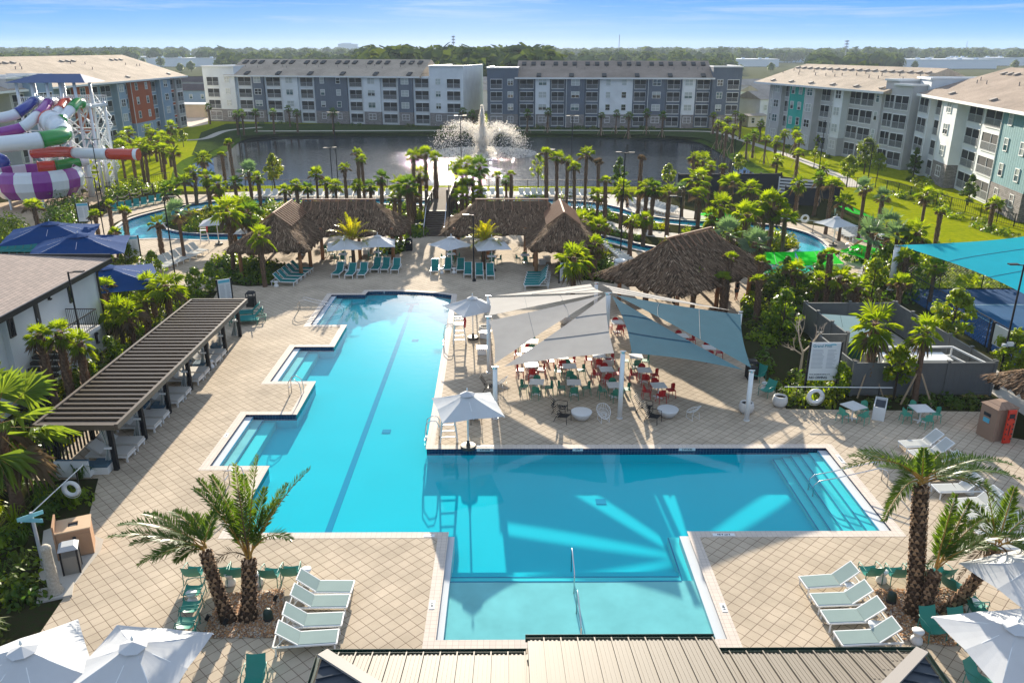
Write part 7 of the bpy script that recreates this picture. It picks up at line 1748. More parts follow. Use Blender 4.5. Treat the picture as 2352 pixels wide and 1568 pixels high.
def tree(kind, px, py, h, lab, grp, base=True):
    q = W(px, py, 0); tm, cm_ = TP[kind]; t = thing("tree" if kind != "round" else "shrub", lab, "tree" if kind != "round" else "shrub", (q.x, q.y, 0), R.uniform(0, 6.28), grp); hh = {"light": 4.2, "yellow": 4.2, "cone": 4.0, "thin": 4.0, "oak": 6.5, "far": 9, "round": 3.2}[kind]
    k = h / hh
    for nm, me in (("trunk", tm), ("crown", cm_)): o = link(nm, me, t); o.scale = (k, k, k)
for a in [("yellow", 632, 436, 4.6, "yellow green rounded tree behind the left lakeside loungers", "small trees by the pond"), ("yellow", 345, 372, 3.6, "small yellow tree on the lawn by the slide exit", None), ("light", 422, 338, 3.2, "small bright tree at the pond's far left bank", None), ("cone", 1421, 437, 4.2, "dark conical magnolia by the pond fence", "small trees by the pond"), ("light", 1533, 436, 3.4, "small round bright tree by the dark screen", "small trees by the pond"), ("thin", 1236, 437, 4.6, "thin open young tree right of the bridge", "small trees by the pond"),
        ("light", 1695, 405, 3.2, "young tree on the right pond bank", None), ("thin", 1869, 385, 3.2, "slim young tree beside the right lawn path", "young trees on the right lawn"), ("light", 1944, 430, 4.2, "leafy young tree near the bend of the lawn path", "young trees on the right lawn"), ("oak", 1984, 400, 5.2, "biggest pale tree before the teal panelled block", "young trees on the right lawn"), ("light", 2014, 410, 3.6, "middle tree before the teal panelled block", "young trees on the right lawn"), ("cone", 2097, 405, 4.0, "dark reddish tree at the corner of the grey block", "young trees on the right lawn"), ("thin", 1875, 350, 3.0, "small dark tree beside the grey block", "young trees on the right lawn"),
        ("cone", 2222, 472, 3.6, "red leaved columnar shrub by the white facade", None), ("round", 1795, 770, 3.0, "bright broad shrub left of the grey yard fence", "shrubs beside the grey yard"), ("round", 1822, 700, 2.2, "darker shrub behind the bright one by the grey yard", "shrubs beside the grey yard"), ("light", 2175, 815, 4.2, "yellow green tree beside the court fence", "trees at the court corner"), ("light", 2310, 890, 3.4, "open yellow green tree at the right edge lamp", "trees at the court corner"), ("light", 2052, 915, 3.0, "little staked tree before the grey fence", None), ("round", 1923, 905, 1.8, "bright shrub right of the large white sign", None),
        ("round", 2030, 655, 3.2, "tall round shrub beside the turquoise sail post", None), ("cone", 1872, 690, 3.6, "narrow dark magnolia behind the grey yard", "magnolias behind the grey yard"), ("cone", 1800, 680, 3.0, "second dark magnolia left of the narrow one", "magnolias behind the grey yard"), ("light", 2000, 690, 3.2, "yellow green loose tree at the yard's back corner", None), ("round", 215, 910, 2.0, "bright shrub in front of the house stairs", "shrubs beside the white house"), ("round", 262, 860, 2.2, "bright shrub beside the cabana roof's back edge", "shrubs beside the white house"), ("round", 300, 700, 2.4, "yellow green shrub below the navy umbrella", "shrubs beside the white house"), ("round", 250, 625, 2.2, "broad yellow green shrub beyond the house corner", "shrubs beyond the house"), ("round", 300, 615, 2.0, "yellow green shrub left of the tall walk sign", "shrubs beyond the house"), ("round", 355, 640, 2.2, "yellow green shrub right of the tall walk sign", "shrubs beyond the house"), ("round", 455, 690, 2.4, "big yellow green shrub at the end of the walk", "shrubs beyond the house"), ("round", 490, 668, 2.2, "second yellow green shrub at the end of the walk", "shrubs beyond the house"), ("round", 1700, 560, 2.6, "broad shrub behind the large hut's ridge", None)]: tree(*a)
# bare tree
t = thing("bare_tree", "leafless pale branching tree right of the terrace", "tree", W(1836, 862), 0); mb = MB(); rr = random.Random(9)
def branch(p, d, L, r, dep):
    e = p + d * L; mb.tube([p, p.lerp(e, .5) + Vector((rr.uniform(-.06, .06), rr.uniform(-.06, .06), 0)), e], r, 5, 0, [r, r * .85, r * .6])
    if dep:
        for _ in range(3 if dep > 1 else 2): branch(p.lerp(e, rr.uniform(.55, 1)), (d + Vector((rr.uniform(-.9, .9), rr.uniform(-.9, .9), rr.uniform(-.1, .5)))).normalized(), L * rr.uniform(.5, .75), r * .55, dep - 1)
branch(Vector((0, 0, 0)), Vector((.02, 0, 1)), 1.6, .09, 0); branch(Vector((0, 0, 1.5)), Vector((-.3, 0, 1)).normalized(), 1.4, .06, 3); branch(Vector((0, 0, 1.4)), Vector((.6, .2, .6)).normalized(), 1.2, .05, 3); branch(Vector((0, 0, 1.3)), Vector((-.8, -.2, .6)).normalized(), 1.0, .045, 3)
mb.build("branches", mat("pale_bark", (.42, .34, .26), .85, noise=.2), t)

# ================================================================== woods on the horizon
def wood(name, lab, spots, seedv, mats):
    rr = random.Random(seedv); mb = MB()
    for (x, y, h, r) in spots:
        for _ in range(int(26 + r * 4)):
            d = Vector((rr.gauss(0, 1), rr.gauss(0, 1), rr.gauss(0, 1))).normalized(); p = Vector((x, y, h * .62)) + Vector((d.x * r, d.y * r, d.z * h * .40)) * rr.uniform(.55, 1.05)
            leaf(mb, p, d + Vector((rr.uniform(-.7, .7), rr.uniform(-.7, .7), .3)), r * rr.uniform(.22, .5), rr, rr.choice((0, 0, 1)), .8)
        mb.bar((x, y, 0), (x, y, h * .5), .5, .5, 1)
    return tag(mb.build(name, mats), lab, "woodland", None, "stuff")
WOOD = [leaf_mat("wood_leaf", (.055, .085, .026), (.085, .115, .035), .25, 1, (1.8, 1.7, .6), .02), leaf_mat("wood_leaf_dark", (.035, .06, .022), (.055, .08, .03), .2, 1, (1.6, 1.6, .6), .02)]
for m_ in WOOD: m_.node_tree.nodes["Principled BSDF"].inputs["Specular IOR Level"].default_value = 0
rr = random.Random(5)
def band(y0, y1, n, h0, h1, x0=-.75, x1=.75): return [q for q in [(rr.uniform(x0, x1) * y, y, rr.uniform(h0, h1), rr.uniform(4, 8) * (1 + y / 1800)) for y in [rr.uniform(y0, y1) for _ in range(n)]] if q[1] > 930 or not (.26 < q[0] / q[1] < .35 or .46 < q[0] / q[1] < .68 or -.46 < q[0] / q[1] < -.34)]
wood("distant_wood", "hazy woods along the whole horizon", band(1000, 2600, 900, 14, 20), 71, WOOD)
wood("middle_wood", "woods in the middle distance beyond the blocks", band(620, 1000, 420, 11, 16) + band(430, 640, 90, 9, 13), 72, WOOD)
wood("near_wood", "taller wood rising behind the gap between the two lake blocks", band(340, 560, 170, 13, 19.5, -.17, .05), 73, WOOD)
for i, (px, py, h) in enumerate([(500, 150, 11), (525, 148, 12.5), (552, 147, 13), (370, 156, 10), (330, 158, 9), (20, 142, 10), (75, 150, 9), (130, 150, 8), (205, 152, 8), (260, 155, 8), (1490, 150, 9), (1525, 150, 9), (1330, 150, 10), (1290, 148, 10), (1655, 170, 6), (1700, 168, 6), (1770, 166, 7), (2020, 165, 7), (2100, 160, 7), (2330, 160, 8), (440, 165, 8), (415, 168, 7)]):
    tree("far", px, py, h, "spreading tree beyond the apartment blocks, %s along the skyline" % nth(i, 22) if i < 20 else "spreading tree beyond the left lake block, %s" % ("nearer one" if i == 20 else "lower one"), "trees beyond the apartment blocks")
# ================================================================== water slides
gel = {"white": mat("slide_white", (.70, .73, .74), .25, coat=.4), "purple": mat("slide_purple", (.24, .012, .26), .25, coat=.4), "blue": mat("slide_blue", (.01, .03, .26), .25, coat=.4), "green": mat("slide_green", (.01, .26, .03), .25, coat=.4), "red": mat("slide_red", (.55, .045, .015), .25, coat=.4)}
ts = MB()
def tube_slide(lab, pts, r, cuts, n=10):
    r *= .86
    """pts: (px, py, Y) along the tube; cuts: (share of length, colour) in order"""
    P = [P3(*p) for p in pts]; S = []
    for i in range(len(P) - 1):
        p0, p1, p2, p3 = (P[max(0, min(len(P) - 1, i + j))] for j in (-1, 0, 1, 2))
        for k in range(6): u = k / 6; S.append(.5 * ((2 * p1) + (p2 - p0) * u + (2 * p0 - 5 * p1 + 4 * p2 - p3) * u * u + (3 * p1 - p0 - 3 * p2 + p3) * u ** 3))
    S.append(P[-1]); o = P[0].copy(); o.z = 0; t = thing("water_slide", lab, "water slide", o, 0, "coloured tube slides"); m = len(S) - 1; a = 0
    for f, c in cuts:
        b = max(a + 1, min(m, round(f * m))); seg = [s - o for s in S[a:b + 1]]
        mb = MB(); mb.tube(seg, r, 14); mb.build("tube_section", gel[c], t, True); fl = MB(); d = (seg[-1] - seg[-2]).normalized(); fl.cyl(seg[-1] - d * .05, seg[-1] + d * .05, r * 1.09, n=14); fl.build("flange", gel[c], t); a = b
        if a >= m: break
    return t
TY = 108
tube_slide("blue and white tube slide at the top left of the tower", [(92, 233, TY - 2), (78, 234, TY - 4), (55, 251, TY - 7), (24, 267, TY - 8), (-30, 275, TY - 8)], .72, [(.25, "white"), (.62, "blue"), (1, "white")])
tube_slide("purple and white tube slide curling off the tower", [(124, 235, TY - 2), (111, 237, TY - 4), (97, 256, TY - 7), (77, 274, TY - 9), (53, 292, TY - 10), (24, 300, TY - 10), (-30, 312, TY - 10)], .72, [(.17, "white"), (.42, "purple"), (.66, "white"), (1, "purple")])
tube_slide("short red and white tube slide dropping from the tower", [(158, 237, TY - 2), (145, 239, TY - 3), (133, 257, TY - 6), (119, 270, TY - 8), (112, 268, TY - 9)], .72, [(.45, "red"), (.8, "white"), (1, "red")])
tube_slide("green and white tube slide dropping from the right of the tower", [(188, 239, TY - 2), (177, 237, TY - 3), (164, 250, TY - 5), (155, 260, TY - 6), (143, 272, TY - 8), (140, 277, TY - 9)], .72, [(.42, "green"), (.85, "white"), (1, "green")])
tube_slide("wide green and white slide sweeping left below the funnel", [(147, 300, TY - 10), (142, 312, TY - 12), (112, 318, TY - 14), (77, 324, TY - 15), (30, 329, TY - 15), (-30, 335, TY - 15)], 1.05, [(.15, "white"), (.5, "green"), (1, "white")])
tube_slide("red and white tube slide reaching out to the right", [(77, 352, TY - 8), (140, 349, TY - 9), (187, 352, TY - 10), (248, 354, TY - 11), (297, 355, TY - 11), (312, 355, TY - 11), (318, 355.5, TY - 11)], .74, [(.27, "red"), (.5, "white"), (.74, "red"), (.92, "white"), (1, "red")])
tube_slide("lower green tube slide behind the red one", [(200, 366, TY - 4), (172, 373, TY - 5), (137, 380, TY - 6), (88, 384, TY - 7)], .8, [(.25, "white"), (.7, "green"), (1, "red")])
tube_slide("blue slide end at the left edge above the bowl", [(-20, 358, TY - 6), (6, 368, TY - 7), (10, 378, TY - 7), (2, 392, TY - 7)], .8, [(1, "blue")])
f0, f1 = P3(112, 275, TY - 8), P3(140, 298, TY - 10); t = thing("slide_funnel", "white funnel with a red rim between the tube slides", "water slide", (f0.x, f0.y, 0)); d = f1 - f0; o = Vector((f0.x, f0.y, 0))
for nm, a, b, ra, rb, c in (("rim", -.05, .18, 1.2, 1.4, "red"), ("cone", .18, .6, 1.4, 1.3, "white"), ("cone", .6, 1.1, 1.3, .9, "white")): mb = MB(); mb.cyl(f0 + d * a - o, f0 + d * b - o, ra, rb, 16); mb.build(nm, gel[c], t, True)
b_ = P3(88, 414, 99); t = thing("slide_bowl", "purple and white striped slide bowl at the left", "water slide", (b_.x, b_.y, 0), 0); zb = b_.z
prof = [(2.6, zb - 2.0), (4.2, zb - 1.7), (5.0, zb - .7), (5.15, zb + .3), (4.85, zb + 1.2), (4.35, zb + 1.5), (4.2, zb + 1.4), (4.1, zb + .4), (3.8, zb - .6), (2.6, zb - 1.4)]
for s in range(16):
    mb = MB()
    for j in range(len(prof) - 1):
        for q in range(3):
            a0, a1 = (s + q / 3) * pi / 8, (s + (q + 1) / 3) * pi / 8; (r0, z0), (r1, z1) = prof[j], prof[j + 1]; mb.quad((r0 * cos(a0), r0 * sin(a0), z0), (r0 * cos(a1), r0 * sin(a1), z0), (r1 * cos(a1), r1 * sin(a1), z1), (r1 * cos(a0), r1 * sin(a0), z1))
    mb.build("bowl_panel", gel["purple" if s % 2 else "white"], t, True)
for a in range(6): mb = MB(); mb.cyl((3.9 * cos(a * 1.05), 3.9 * sin(a * 1.05), 0), (3.9 * cos(a * 1.05), 3.9 * sin(a * 1.05), zb - 1.6), .12, n=8); mb.build("leg", gel["white"], t)
# tower
c0 = P3(150, 236, TY); t = thing("slide_tower", "white steel slide tower with blue canopy roof and stairs", "tower", (c0.x, TY, 0)); zp = P3(150, 243, TY).z; zr = P3(150, 189, TY).z; wl = gel["white"]
xs = [P3(p, 236, TY).x - c0.x for p in (62, 96, 130, 160, 192, 218)]; cols = [(x, y) for x in (xs[0], xs[2], xs[4]) for y in (-1.6, 2.4)] + [(xs[1], -1.6), (xs[3], -1.6), (xs[5], 2.4), (xs[5], -1.6)]
for (x, y) in cols: mb = MB(); mb.cyl((x, y, 0), (x, y, zr if x != xs[5] else zp + .4), .2, n=8); mb.build("column", wl, t, True)
mb = MB(); mb.box(((xs[0] + xs[5]) / 2, .4, zp), (xs[5] - xs[0] + .6, 4.6, .3)); mb.build("platform", wl, t)
mb = MB()
for y in (-1.9, 2.7):
    mb.bar((xs[0], y, zp + 1.15), (xs[5] + .3, y, zp + 1.15), .08); mb.bar((xs[0], y, zp + .3), (xs[5] + .3, y, zp + .3), .06)
    for i in range(34): x = xs[0] + (xs[5] + .3 - xs[0]) * i / 33; mb.bar((x, y, zp + .15), (x, y, zp + 1.15), .05)
mb.build("railing", wl, t); zz = [0, zp * .25, zp * .5, zp * .75, zp]
for x0, x1 in ((xs[2], xs[4]), (xs[4], xs[5]), (xs[0], xs[2])):
    for y in (-1.6, 2.4):
        mb = MB()
        for k in range(4): mb.bar((x0, y, zz[k]), (x1, y, zz[k + 1]), .13); mb.bar((x1, y, zz[k]), (x0, y, zz[k + 1]), .13); mb.bar((x0, y, zz[k + 1] - .2), (x1, y, zz[k + 1] - .2), .14)
        mb.build("cross_brace", wl, t)
zt = zr; mb = MB()
mb.add([(xs[0] - 1, -2.4, zt), (xs[4] + 1.8, -2.4, zt), (xs[4] + 1.8, 3.2, zt), (xs[0] - 1, 3.2, zt), (xs[1], .4, zt + 1.0), (xs[4], .4, zt + 1.0)], [(0, 1, 5, 4), (1, 2, 5), (2, 3, 4, 5), (3, 0, 4), (0, 3, 2, 1)]); mb.build("canopy_roof", mat("canopy_blue", (.012, .05, .17), .5), t); mb = MB()
for k in range(4):
    a, b = ((xs[3] + 1, zz[k]), (xs[5] - .5, zz[k + 1])) if k % 2 == 0 else ((xs[5] - .5, zz[k]), (xs[3] + 1, zz[k + 1]))
    for i in range(10): mb.box((a[0] + (b[0] - a[0]) * (i + .5) / 10, 4.2, a[1] + (b[1] - a[1]) * (i + .5) / 10), (.45, 1.3, .08))
    for h in (0, 1.0): mb.bar((a[0], 3.5, a[1] + h), (b[0], 3.5, b[1] + h), .08); mb.bar((a[0], 4.9, a[1] + h), (b[0], 4.9, b[1] + h), .08)
mb.build("stair_flight", wl, t)
for lab, (px, py), ztop, arm, r in [("thick white slide support at the left over the bowl", (120, 440), P3(115, 345, 99).z, 2.0, .45), ("thick white slide support in the middle below the red tube", (212, 452), P3(205, 360, 98).z, 3.4, .42), ("slim white support under the end of the red tube", (253, 440), P3(250, 365, 97).z, 2.6, .2)]:
    p = W(px, py); q = thing("slide_support", lab, "support column", (p.x, p.y, 0), 0, "white slide supports"); mb = MB(); mb.cyl((0, 0, 0), (0, 0, ztop), r, r * .9, 12); mb.build("column", wl, q, True); mb = MB()
    for s in (-1, 1): mb.bar((0, 0, ztop * .62), (s * arm, .2, ztop), .22); mb.bar((0, 0, ztop - .5), (s * arm, .2, ztop - .1), .2)
    mb.build("arm", wl, q)
# ================================================================== fountain
t = thing("fountain", "tall white fountain jet with side sprays in the lake", "fountain", (FOUNT.x, FOUNT.y, -.75)); spray = leaf_mat("spray_drop", (.88, .88, .88), (.92, .92, .92), .6, .3, (1.05, 1.0, .92)); rr = random.Random(8); Hj = P3(1107, 240, FOUNT.y).z + .75
def drop(mb, p, s):
    a, b, c = (Vector((rr.gauss(0, 1), rr.gauss(0, 1), rr.gauss(0, 1))).normalized() * s for _ in range(3)); mb.add([p + a, p + b, p + c, p - (a + b + c) * .5], [(0, 1, 2), (0, 3, 1), (1, 3, 2), (0, 2, 3)])
mb = MB()
for _ in range(8000):
    f = rr.random() ** 1.15 * rr.uniform(.8, 1) ; z = Hj * f; sp_ = .16 + 1.25 * (1 - f) ** 1.3 * (.3 + rr.random()); drop(mb, Vector((rr.gauss(0, .62) * sp_ + .1 * f, rr.gauss(0, .62) * sp_, z)), rr.uniform(.04, .17))
mb.build("centre_jet", spray, t); 
for k in range(14):
    mb = MB(); a = 2 * pi * k / 14 + .1; R_, h_ = rr.uniform(7.5, 9.8), rr.uniform(4.0, 5.6); full = k in (0, 1, 13, 12, 7)
    for _ in range(1100 if full else 700):
        f = rr.random(); x = R_ * f; z = 4 * h_ * f * (1 - f * .98); w = .08 + .85 * f; drop(mb, Vector((cos(a) * x + rr.gauss(0, w), sin(a) * x + rr.gauss(0, w), z + rr.gauss(0, w * .6))), rr.uniform(.05, .12))
    mb.build("side_jet", spray, t)["kind"] = "stuff"
mb = MB()
for _ in range(4200): a, r = rr.uniform(0, 2 * pi), 10.5 * sqrt(rr.random()); drop(mb, Vector((cos(a) * r, sin(a) * r, abs(rr.gauss(0, .25)) * (1.2 - r / 9))), rr.uniform(.08, .22))
mb.build("foam", spray, t)
# ================================================================== bridge stairs, fences, ropes
wood_d = mat("dark_timber", (.10, .07, .05), .75, noise=.3, nscale=3); deck_p = mat("bridge_deck", (.13, .10, .08), .9, spec=.05, noise=.2, nscale=2); bx = W(1000, 537).x
t = thing("bridge", "timber stair bridge over the lazy river between the huts", "bridge", (bx, 81, 0)); n = 12; zt = 1.9
for i in range(n): mb = MB(); mb.box((0, i * .34 + .17, zt * (i + 1) / n / 2), (2.0, .34, zt * (i + 1) / n - .004 * (i % 2))); mb.build("step", wood_d, t)
mb = MB(); mb.box((0, n * .34 + 7.6, zt - .1), (2.1, 15.2, .2)); mb.build("deck", deck_p, t)
for s in (-1, 1):
    mb = MB(); mb.bar((s * 1.05, 0, 1.0), (s * 1.05, n * .34, zt + 1.0), .06); mb.bar((s * 1.05, -.3, .1), (s * 1.05, -.3, 1.0), .05); mb.bar((s * 1.05, -.3, 1.0), (s * 1.05, 0, 1.0), .05); mb.build("handrail", steel, t); mb = MB(); mb.bar((s * 1.08, n * .34, zt + 1.0), (s * 1.08, n * .34 + 15.2, zt + 1.0), .09); mb.bar((s * 1.08, n * .34, zt + .5), (s * 1.08, n * .34 + 15.2, zt + .5), .05); mb.build("side_rail", wood_d, t); mb = MB(); mb.bar((s * 1.14, 0, .12), (s * 1.14, n * .34, zt), .10, .3); mb.build("stringer", wood_d, t)
    for k in range(6): mb = MB(); mb.box((s * 1.12, n * .34 + k * 3.0, (zt + (2.2 if k in (0, 5) else 1.1)) / 2), (.22, .22, zt + (2.2 if k in (0, 6) else 1.1))); mb.build("post", wood_d, t)
def picket(lab, a, b, h=1.4, step=.35):
    a, b = Vector(a), Vector(b); d = b - a; Ln = d.length; t = thing("metal_fence", lab, "fence", (a.x, a.y, 0), atan2(d.y, d.x), "black metal fences"); mb = MB(); mb.bar((0, 0, h), (Ln, 0, h), .05); mb.bar((0, 0, .15), (Ln, 0, .15), .04)
    for i in range(int(Ln / step) + 1): mb.bar((i * step, 0, 0), (i * step, 0, h), .018)
    mb.build("picket_panel", black_metal, t)
    for i in range(int(Ln / 2.6) + 1): mb = MB(); mb.box((i * 2.6, 0, h / 2 + .03), (.07, .07, h + .06)); mb.build("post", black_metal, t)
for lab, a, b in [("black metal fence along the pond left of the bridge", (450, 437), (975, 437)), ("black metal fence along the pond right of the bridge", (1035, 437), (1545, 438)), ("black metal fence on the lawn before the sage block", (2010, 432), (2352, 528)), ("black metal fence from the screen up the right lawn", (1880, 432), (2010, 432)), ("black metal fence behind the slide bed", (150, 462), (395, 418))]: picket(lab, W(*a).to_2d(), W(*b).to_2d())
scr = mat("dark_screen_panel", (.02, .022, .028), .7)
for lab, a, b, h in [("long dark screen wall right of the pond", (1556, 446), (1790, 444), 2.6), ("dark screen wall before the white pump frames", (1800, 470), (1880, 474), 2.2), ("dark screen wall returning along the right lawn", (1792, 444), (1925, 462), 2.2)]: fence(lab, W(*a).to_2d(), W(*b).to_2d(), h, scr, True, "screen wall", 3.0, "dark screen walls")
for i, (px, py) in enumerate([(1828, 452), (1868, 455)]):
    p = W(px, py); t = thing("pump_frame", "white louvred pump frame behind the dark screen, %s one" % ("left" if i == 0 else "right"), "machine", (p.x, p.y, 0), -.5, "white pump frames")
    for k in range(5): mb = MB(); mb.box((0, 0, .5 + k * .4), (4.6, .10, .22)); mb.build("slat", white_pl, t)
    for s in (-2.3, 0, 2.3): mb = MB(); mb.box((s, .12, 1.2), (.14, .14, 2.4)); mb.build("post", white_pl, t)
t = thing("rope_fence", "rope fence on timber posts along the teal loungers by the river", "fence", W(243, 478), 0); o = W(243, 478); ps = [W(*q) - o for q in ((243, 478), (272, 470), (300, 461), (328, 452), (352, 441))]; rope = mat("pale_rope", (.42, .34, .25), .9)
for q in ps: mb = MB(); mb.cyl(q, q + Vector((0, 0, 1.1)), .11, n=8); mb.build("post", wood_d, t)
for a, b in zip(ps[:-1], ps[1:]):
    for h in (.95, .5): mb = MB(); mb.tube([a.lerp(b, k / 6) + Vector((0, 0, h - .3 * sin(pi * k / 6))) for k in range(7)], .04, 5); mb.build("rope", rope, t, True)
t = thing("shower_frame", "white frame with teal towels right of the bridge stairs", "frame", W(1062, 552), 0)
for x in (-.95, .95): mb = MB(); mb.box((x, 0, 1.2), (.1, .1, 2.4)); mb.build("post", white_pl, t)
mb = MB(); mb.box((0, 0, 2.42), (2.1, .12, .1)); mb.build("top_bar", white_pl, t); mb = MB(); mb.box((-.45, .02, 1.75), (.8, .05, 1.0)); mb.box((.45, .02, 1.75), (.7, .05, 1.0)); mb.build("towel", sling_teal, t)
# ================================================================== bins, cabinets, buoys
peach = siding("peach_cabinet", (.42, .25, .15))
p = W(180, 1262); t = thing("towel_cabinet", "peach towel return cabinet with a square hole in its top", "cabinet", (p.x, p.y, 0), .42); mb = MB(); mb.box((0, 0, .55), (1.15, .95, 1.1)); mb.build("body", peach, t); mb = MB()
for x0, x1, y0, y1 in ((-.6, -.17, -.5, .5), (.17, .6, -.5, .5), (-.17, .17, -.5, -.17), (-.17, .17, .17, .5)): mb.box(((x0 + x1) / 2, (y0 + y1) / 2, 1.125), (x1 - x0, y1 - y0, .05))
mb.build("top", siding("peach_top", (.60, .42, .27)), t); mb = MB(); mb.box((0, 0, 1.102), (.33, .33, .004)); mb.build("opening", scr, t); mb = MB(); mb.box((-.62, 0, .72), (.06, 1.0, 1.44)); mb.build("side_panel", peach, t)
for s in (-1, 1): mb = MB(); mb.box((s * .28 + .02, -.485, .5), (.5, .03, .9)); mb.build("door", peach, t)
mb = MB(); mb.box((.02, -.51, .82), (.12, .03, .12)); mb.build("latch", scr, t)
p = W(2290, 1008); t = thing("towel_cabinet", "brown timber towel bin with a slot and blue label at the right edge", "cabinet", (p.x, p.y + .3, 0), .25); br = siding("brown_boards", (.33, .215, .15), 1.2); mb = MB(); mb.box((0, 0, .85), (1.2, 1.0, 1.7)); mb.build("body", br, t); mb = MB(); mb.add([(-.65, -.55, 1.7), (.65, -.55, 1.7), (.65, .55, 1.7), (-.65, .55, 1.7), (-.2, -.2, 1.95), (.2, -.2, 1.95), (.2, .2, 1.95), (-.2, .2, 1.95)], [(0, 3, 2, 1), (4, 5, 6, 7), (0, 1, 5, 4), (1, 2, 6, 5), (2, 3, 7, 6), (3, 0, 4, 7)]); mb.build("lid", br, t)
mb = MB(); mb.box((-.62, .05, 1.25), (.03, .4, .16)); mb.build("slot", scr, t); mb = MB(); mb.box((-.62, .05, .95), (.03, .36, .22)); mb.build("label_plate", board_t, t)
p = W(2304, 1016); t = thing("rescue_board", "red rescue board standing against the timber towel bin", "rescue board", (p.x + .05, p.y - .1, .02), .1); mb = MB(); mb.prism([(-.2, -.04), (.2, -.04), (.2, .04), (-.2, .04)], .02, 1.75); mb.cyl((-.2, 0, 1.66), (.2, 0, 1.66), .05); mb.build("board", mat("rescue_board_red", (.62, .03, .01), .4), t); mb = MB(); mb.box((0, -.05, 1.45), (.26, .03, .22)); mb.box((0, -.05, .7), (.025, .03, .55))
for k in range(5):
    for s in (-1, 1): mb.box((s * .15, -.05, .25 + k * .26), (.05, .03, .07))
mb.build("strap_slot", scr, t)
for px, py, lab, k in [(168, 1308, "grey bin with open sides beside the peach cabinet", 1.0), (578, 703, "black bin at the far end of the cabana", 1.0), (940, 575, "dark bin at the edge of the plaza planting", 1.0), (1725, 868, "black bin behind the front right shade post", 1.0)]:
    p = W(px, py); t = thing("litter_bin", lab, "bin", (p.x, p.y, 0), .4 if px < 300 else 0, "litter bins"); mb = MB(); mb.box((0, 0, .36), (.56, .56, .70)); mb.build("body", mat("bin_mesh_grey", (.22, .20, .17), .7) if px < 300 else black_metal, t)
    for sx in (-.27, .27):
        for sy in (-.27, .27): mb = MB(); mb.box((sx, sy, .5), (.06, .06, 1.0)); mb.build("corner_post", black_metal, t)
    mb = MB(); mb.add([(-.33, -.33, 1.0), (.33, -.33, 1.0), (.33, .33, 1.0), (-.33, .33, 1.0), (-.2, -.2, 1.14), (.2, -.2, 1.14), (.2, .2, 1.14), (-.2, .2, 1.14)], [(0, 3, 2, 1), (4, 5, 6, 7), (0, 1, 5, 4), (1, 2, 6, 5), (2, 3, 7, 6), (3, 0, 4, 7)]); mb.build("lid", rail_grey if px < 300 else black_metal, t)
p = W(128, 1362); t = thing("stone_pedestal", "round pale stone shower pillar in the left bed", "pillar", (p.x, p.y, 0)); mb = MB(); mb.lathe([(.30, .06), (.28, .12), (.20, .3), (.185, .9), (.175, 1.0), (.19, 1.04), (.175, 1.1), (.165, 1.75), (.18, 1.80), (.17, 1.9), (.10, 1.98), (.02, 2.0)], (0, 0, 0), 16); mb.build("pillar", mat("mottled_stone", (.50, .44, .35), .85, noise=.4, nscale=14, bump=.4), t, True); mb = MB(); mb.box((0, 0, .03), (1.1, .8, .08), .4); mb.build("plinth", concrete, t)
p = W(100, 1300); t = thing("finger_post", "pale blue finger sign post in the lower left bed", "sign post", (p.x, p.y, 0)); mb = MB(); mb.cyl((0, 0, 0), (0, 0, 2.3), .06, n=8); mb.build("pole", rail_grey, t)
for z, a in ((2.2, .75), (2.02, -.05)): mb = MB(); mb.box((0, -.08, z), (.85, .03, .15), 0, 0, Matrix.Rotation(a, 4, 'Z')); mb.build("sign_arm", mat("sign_arm_blue", (.22, .50, .55), .5), t)
def hook(lab, a, b, z0, z1, g="rescue poles"):
    a, b = Vector((*W(*a, z0).to_2d(), z0)), Vector((*W(*b, z1).to_2d(), z1)); t = thing("rescue_pole", lab, "rescue pole", (a.x, a.y, 0), 0, g); o = Vector((a.x, a.y, 0)); mb = MB(); mb.tube([a - o, b - o], .022, 6); mb.build("pole", white_metal, t)
    for f in (.12, .88): q = (a.lerp(b, f)) - o; mb = MB(); mb.bar((q.x, q.y, 0), q, .05); mb.build("stand", dark_bronze, t)
def buoy(lab, px, py, z, rz=0, r=.28):
    p = W(px, py, z); t = thing("ring_buoy", lab, "ring buoy", p, rz, "white ring buoys"); mb = MB(); pts = [Vector((r * cos(i * pi / 12), 0, r * sin(i * pi / 12))) for i in range(25)]; mb.tube(pts, r * .3, 10); mb.build("ring", white_pl, t, True); mb = MB(); mb.tube([q * 1.38 + Vector((0, -.02, -.03)) for q in pts], .012, 5); mb.build("grab_rope", trim, t, True); return p
hook("long white rescue pole over the lower left bed", (48, 1200), (190, 1068), 1.3, 1.3); p = buoy("white ring buoy hanging over the strap leaved bed on the left", 164, 1122, 1.0); hook("white rescue pole below the large white sign", (1802, 888), (2050, 890), 1.0, 1.0); buoy("white ring buoy below the large white sign", 1873, 910, .75, 0, .34); hook("pale rescue pole beside the right river bend", (1780, 500), (1882, 508), 1.2, 1.2); buoy("white ring buoy beside the right river bend", 1849, 502, 1.0, 0, .34)
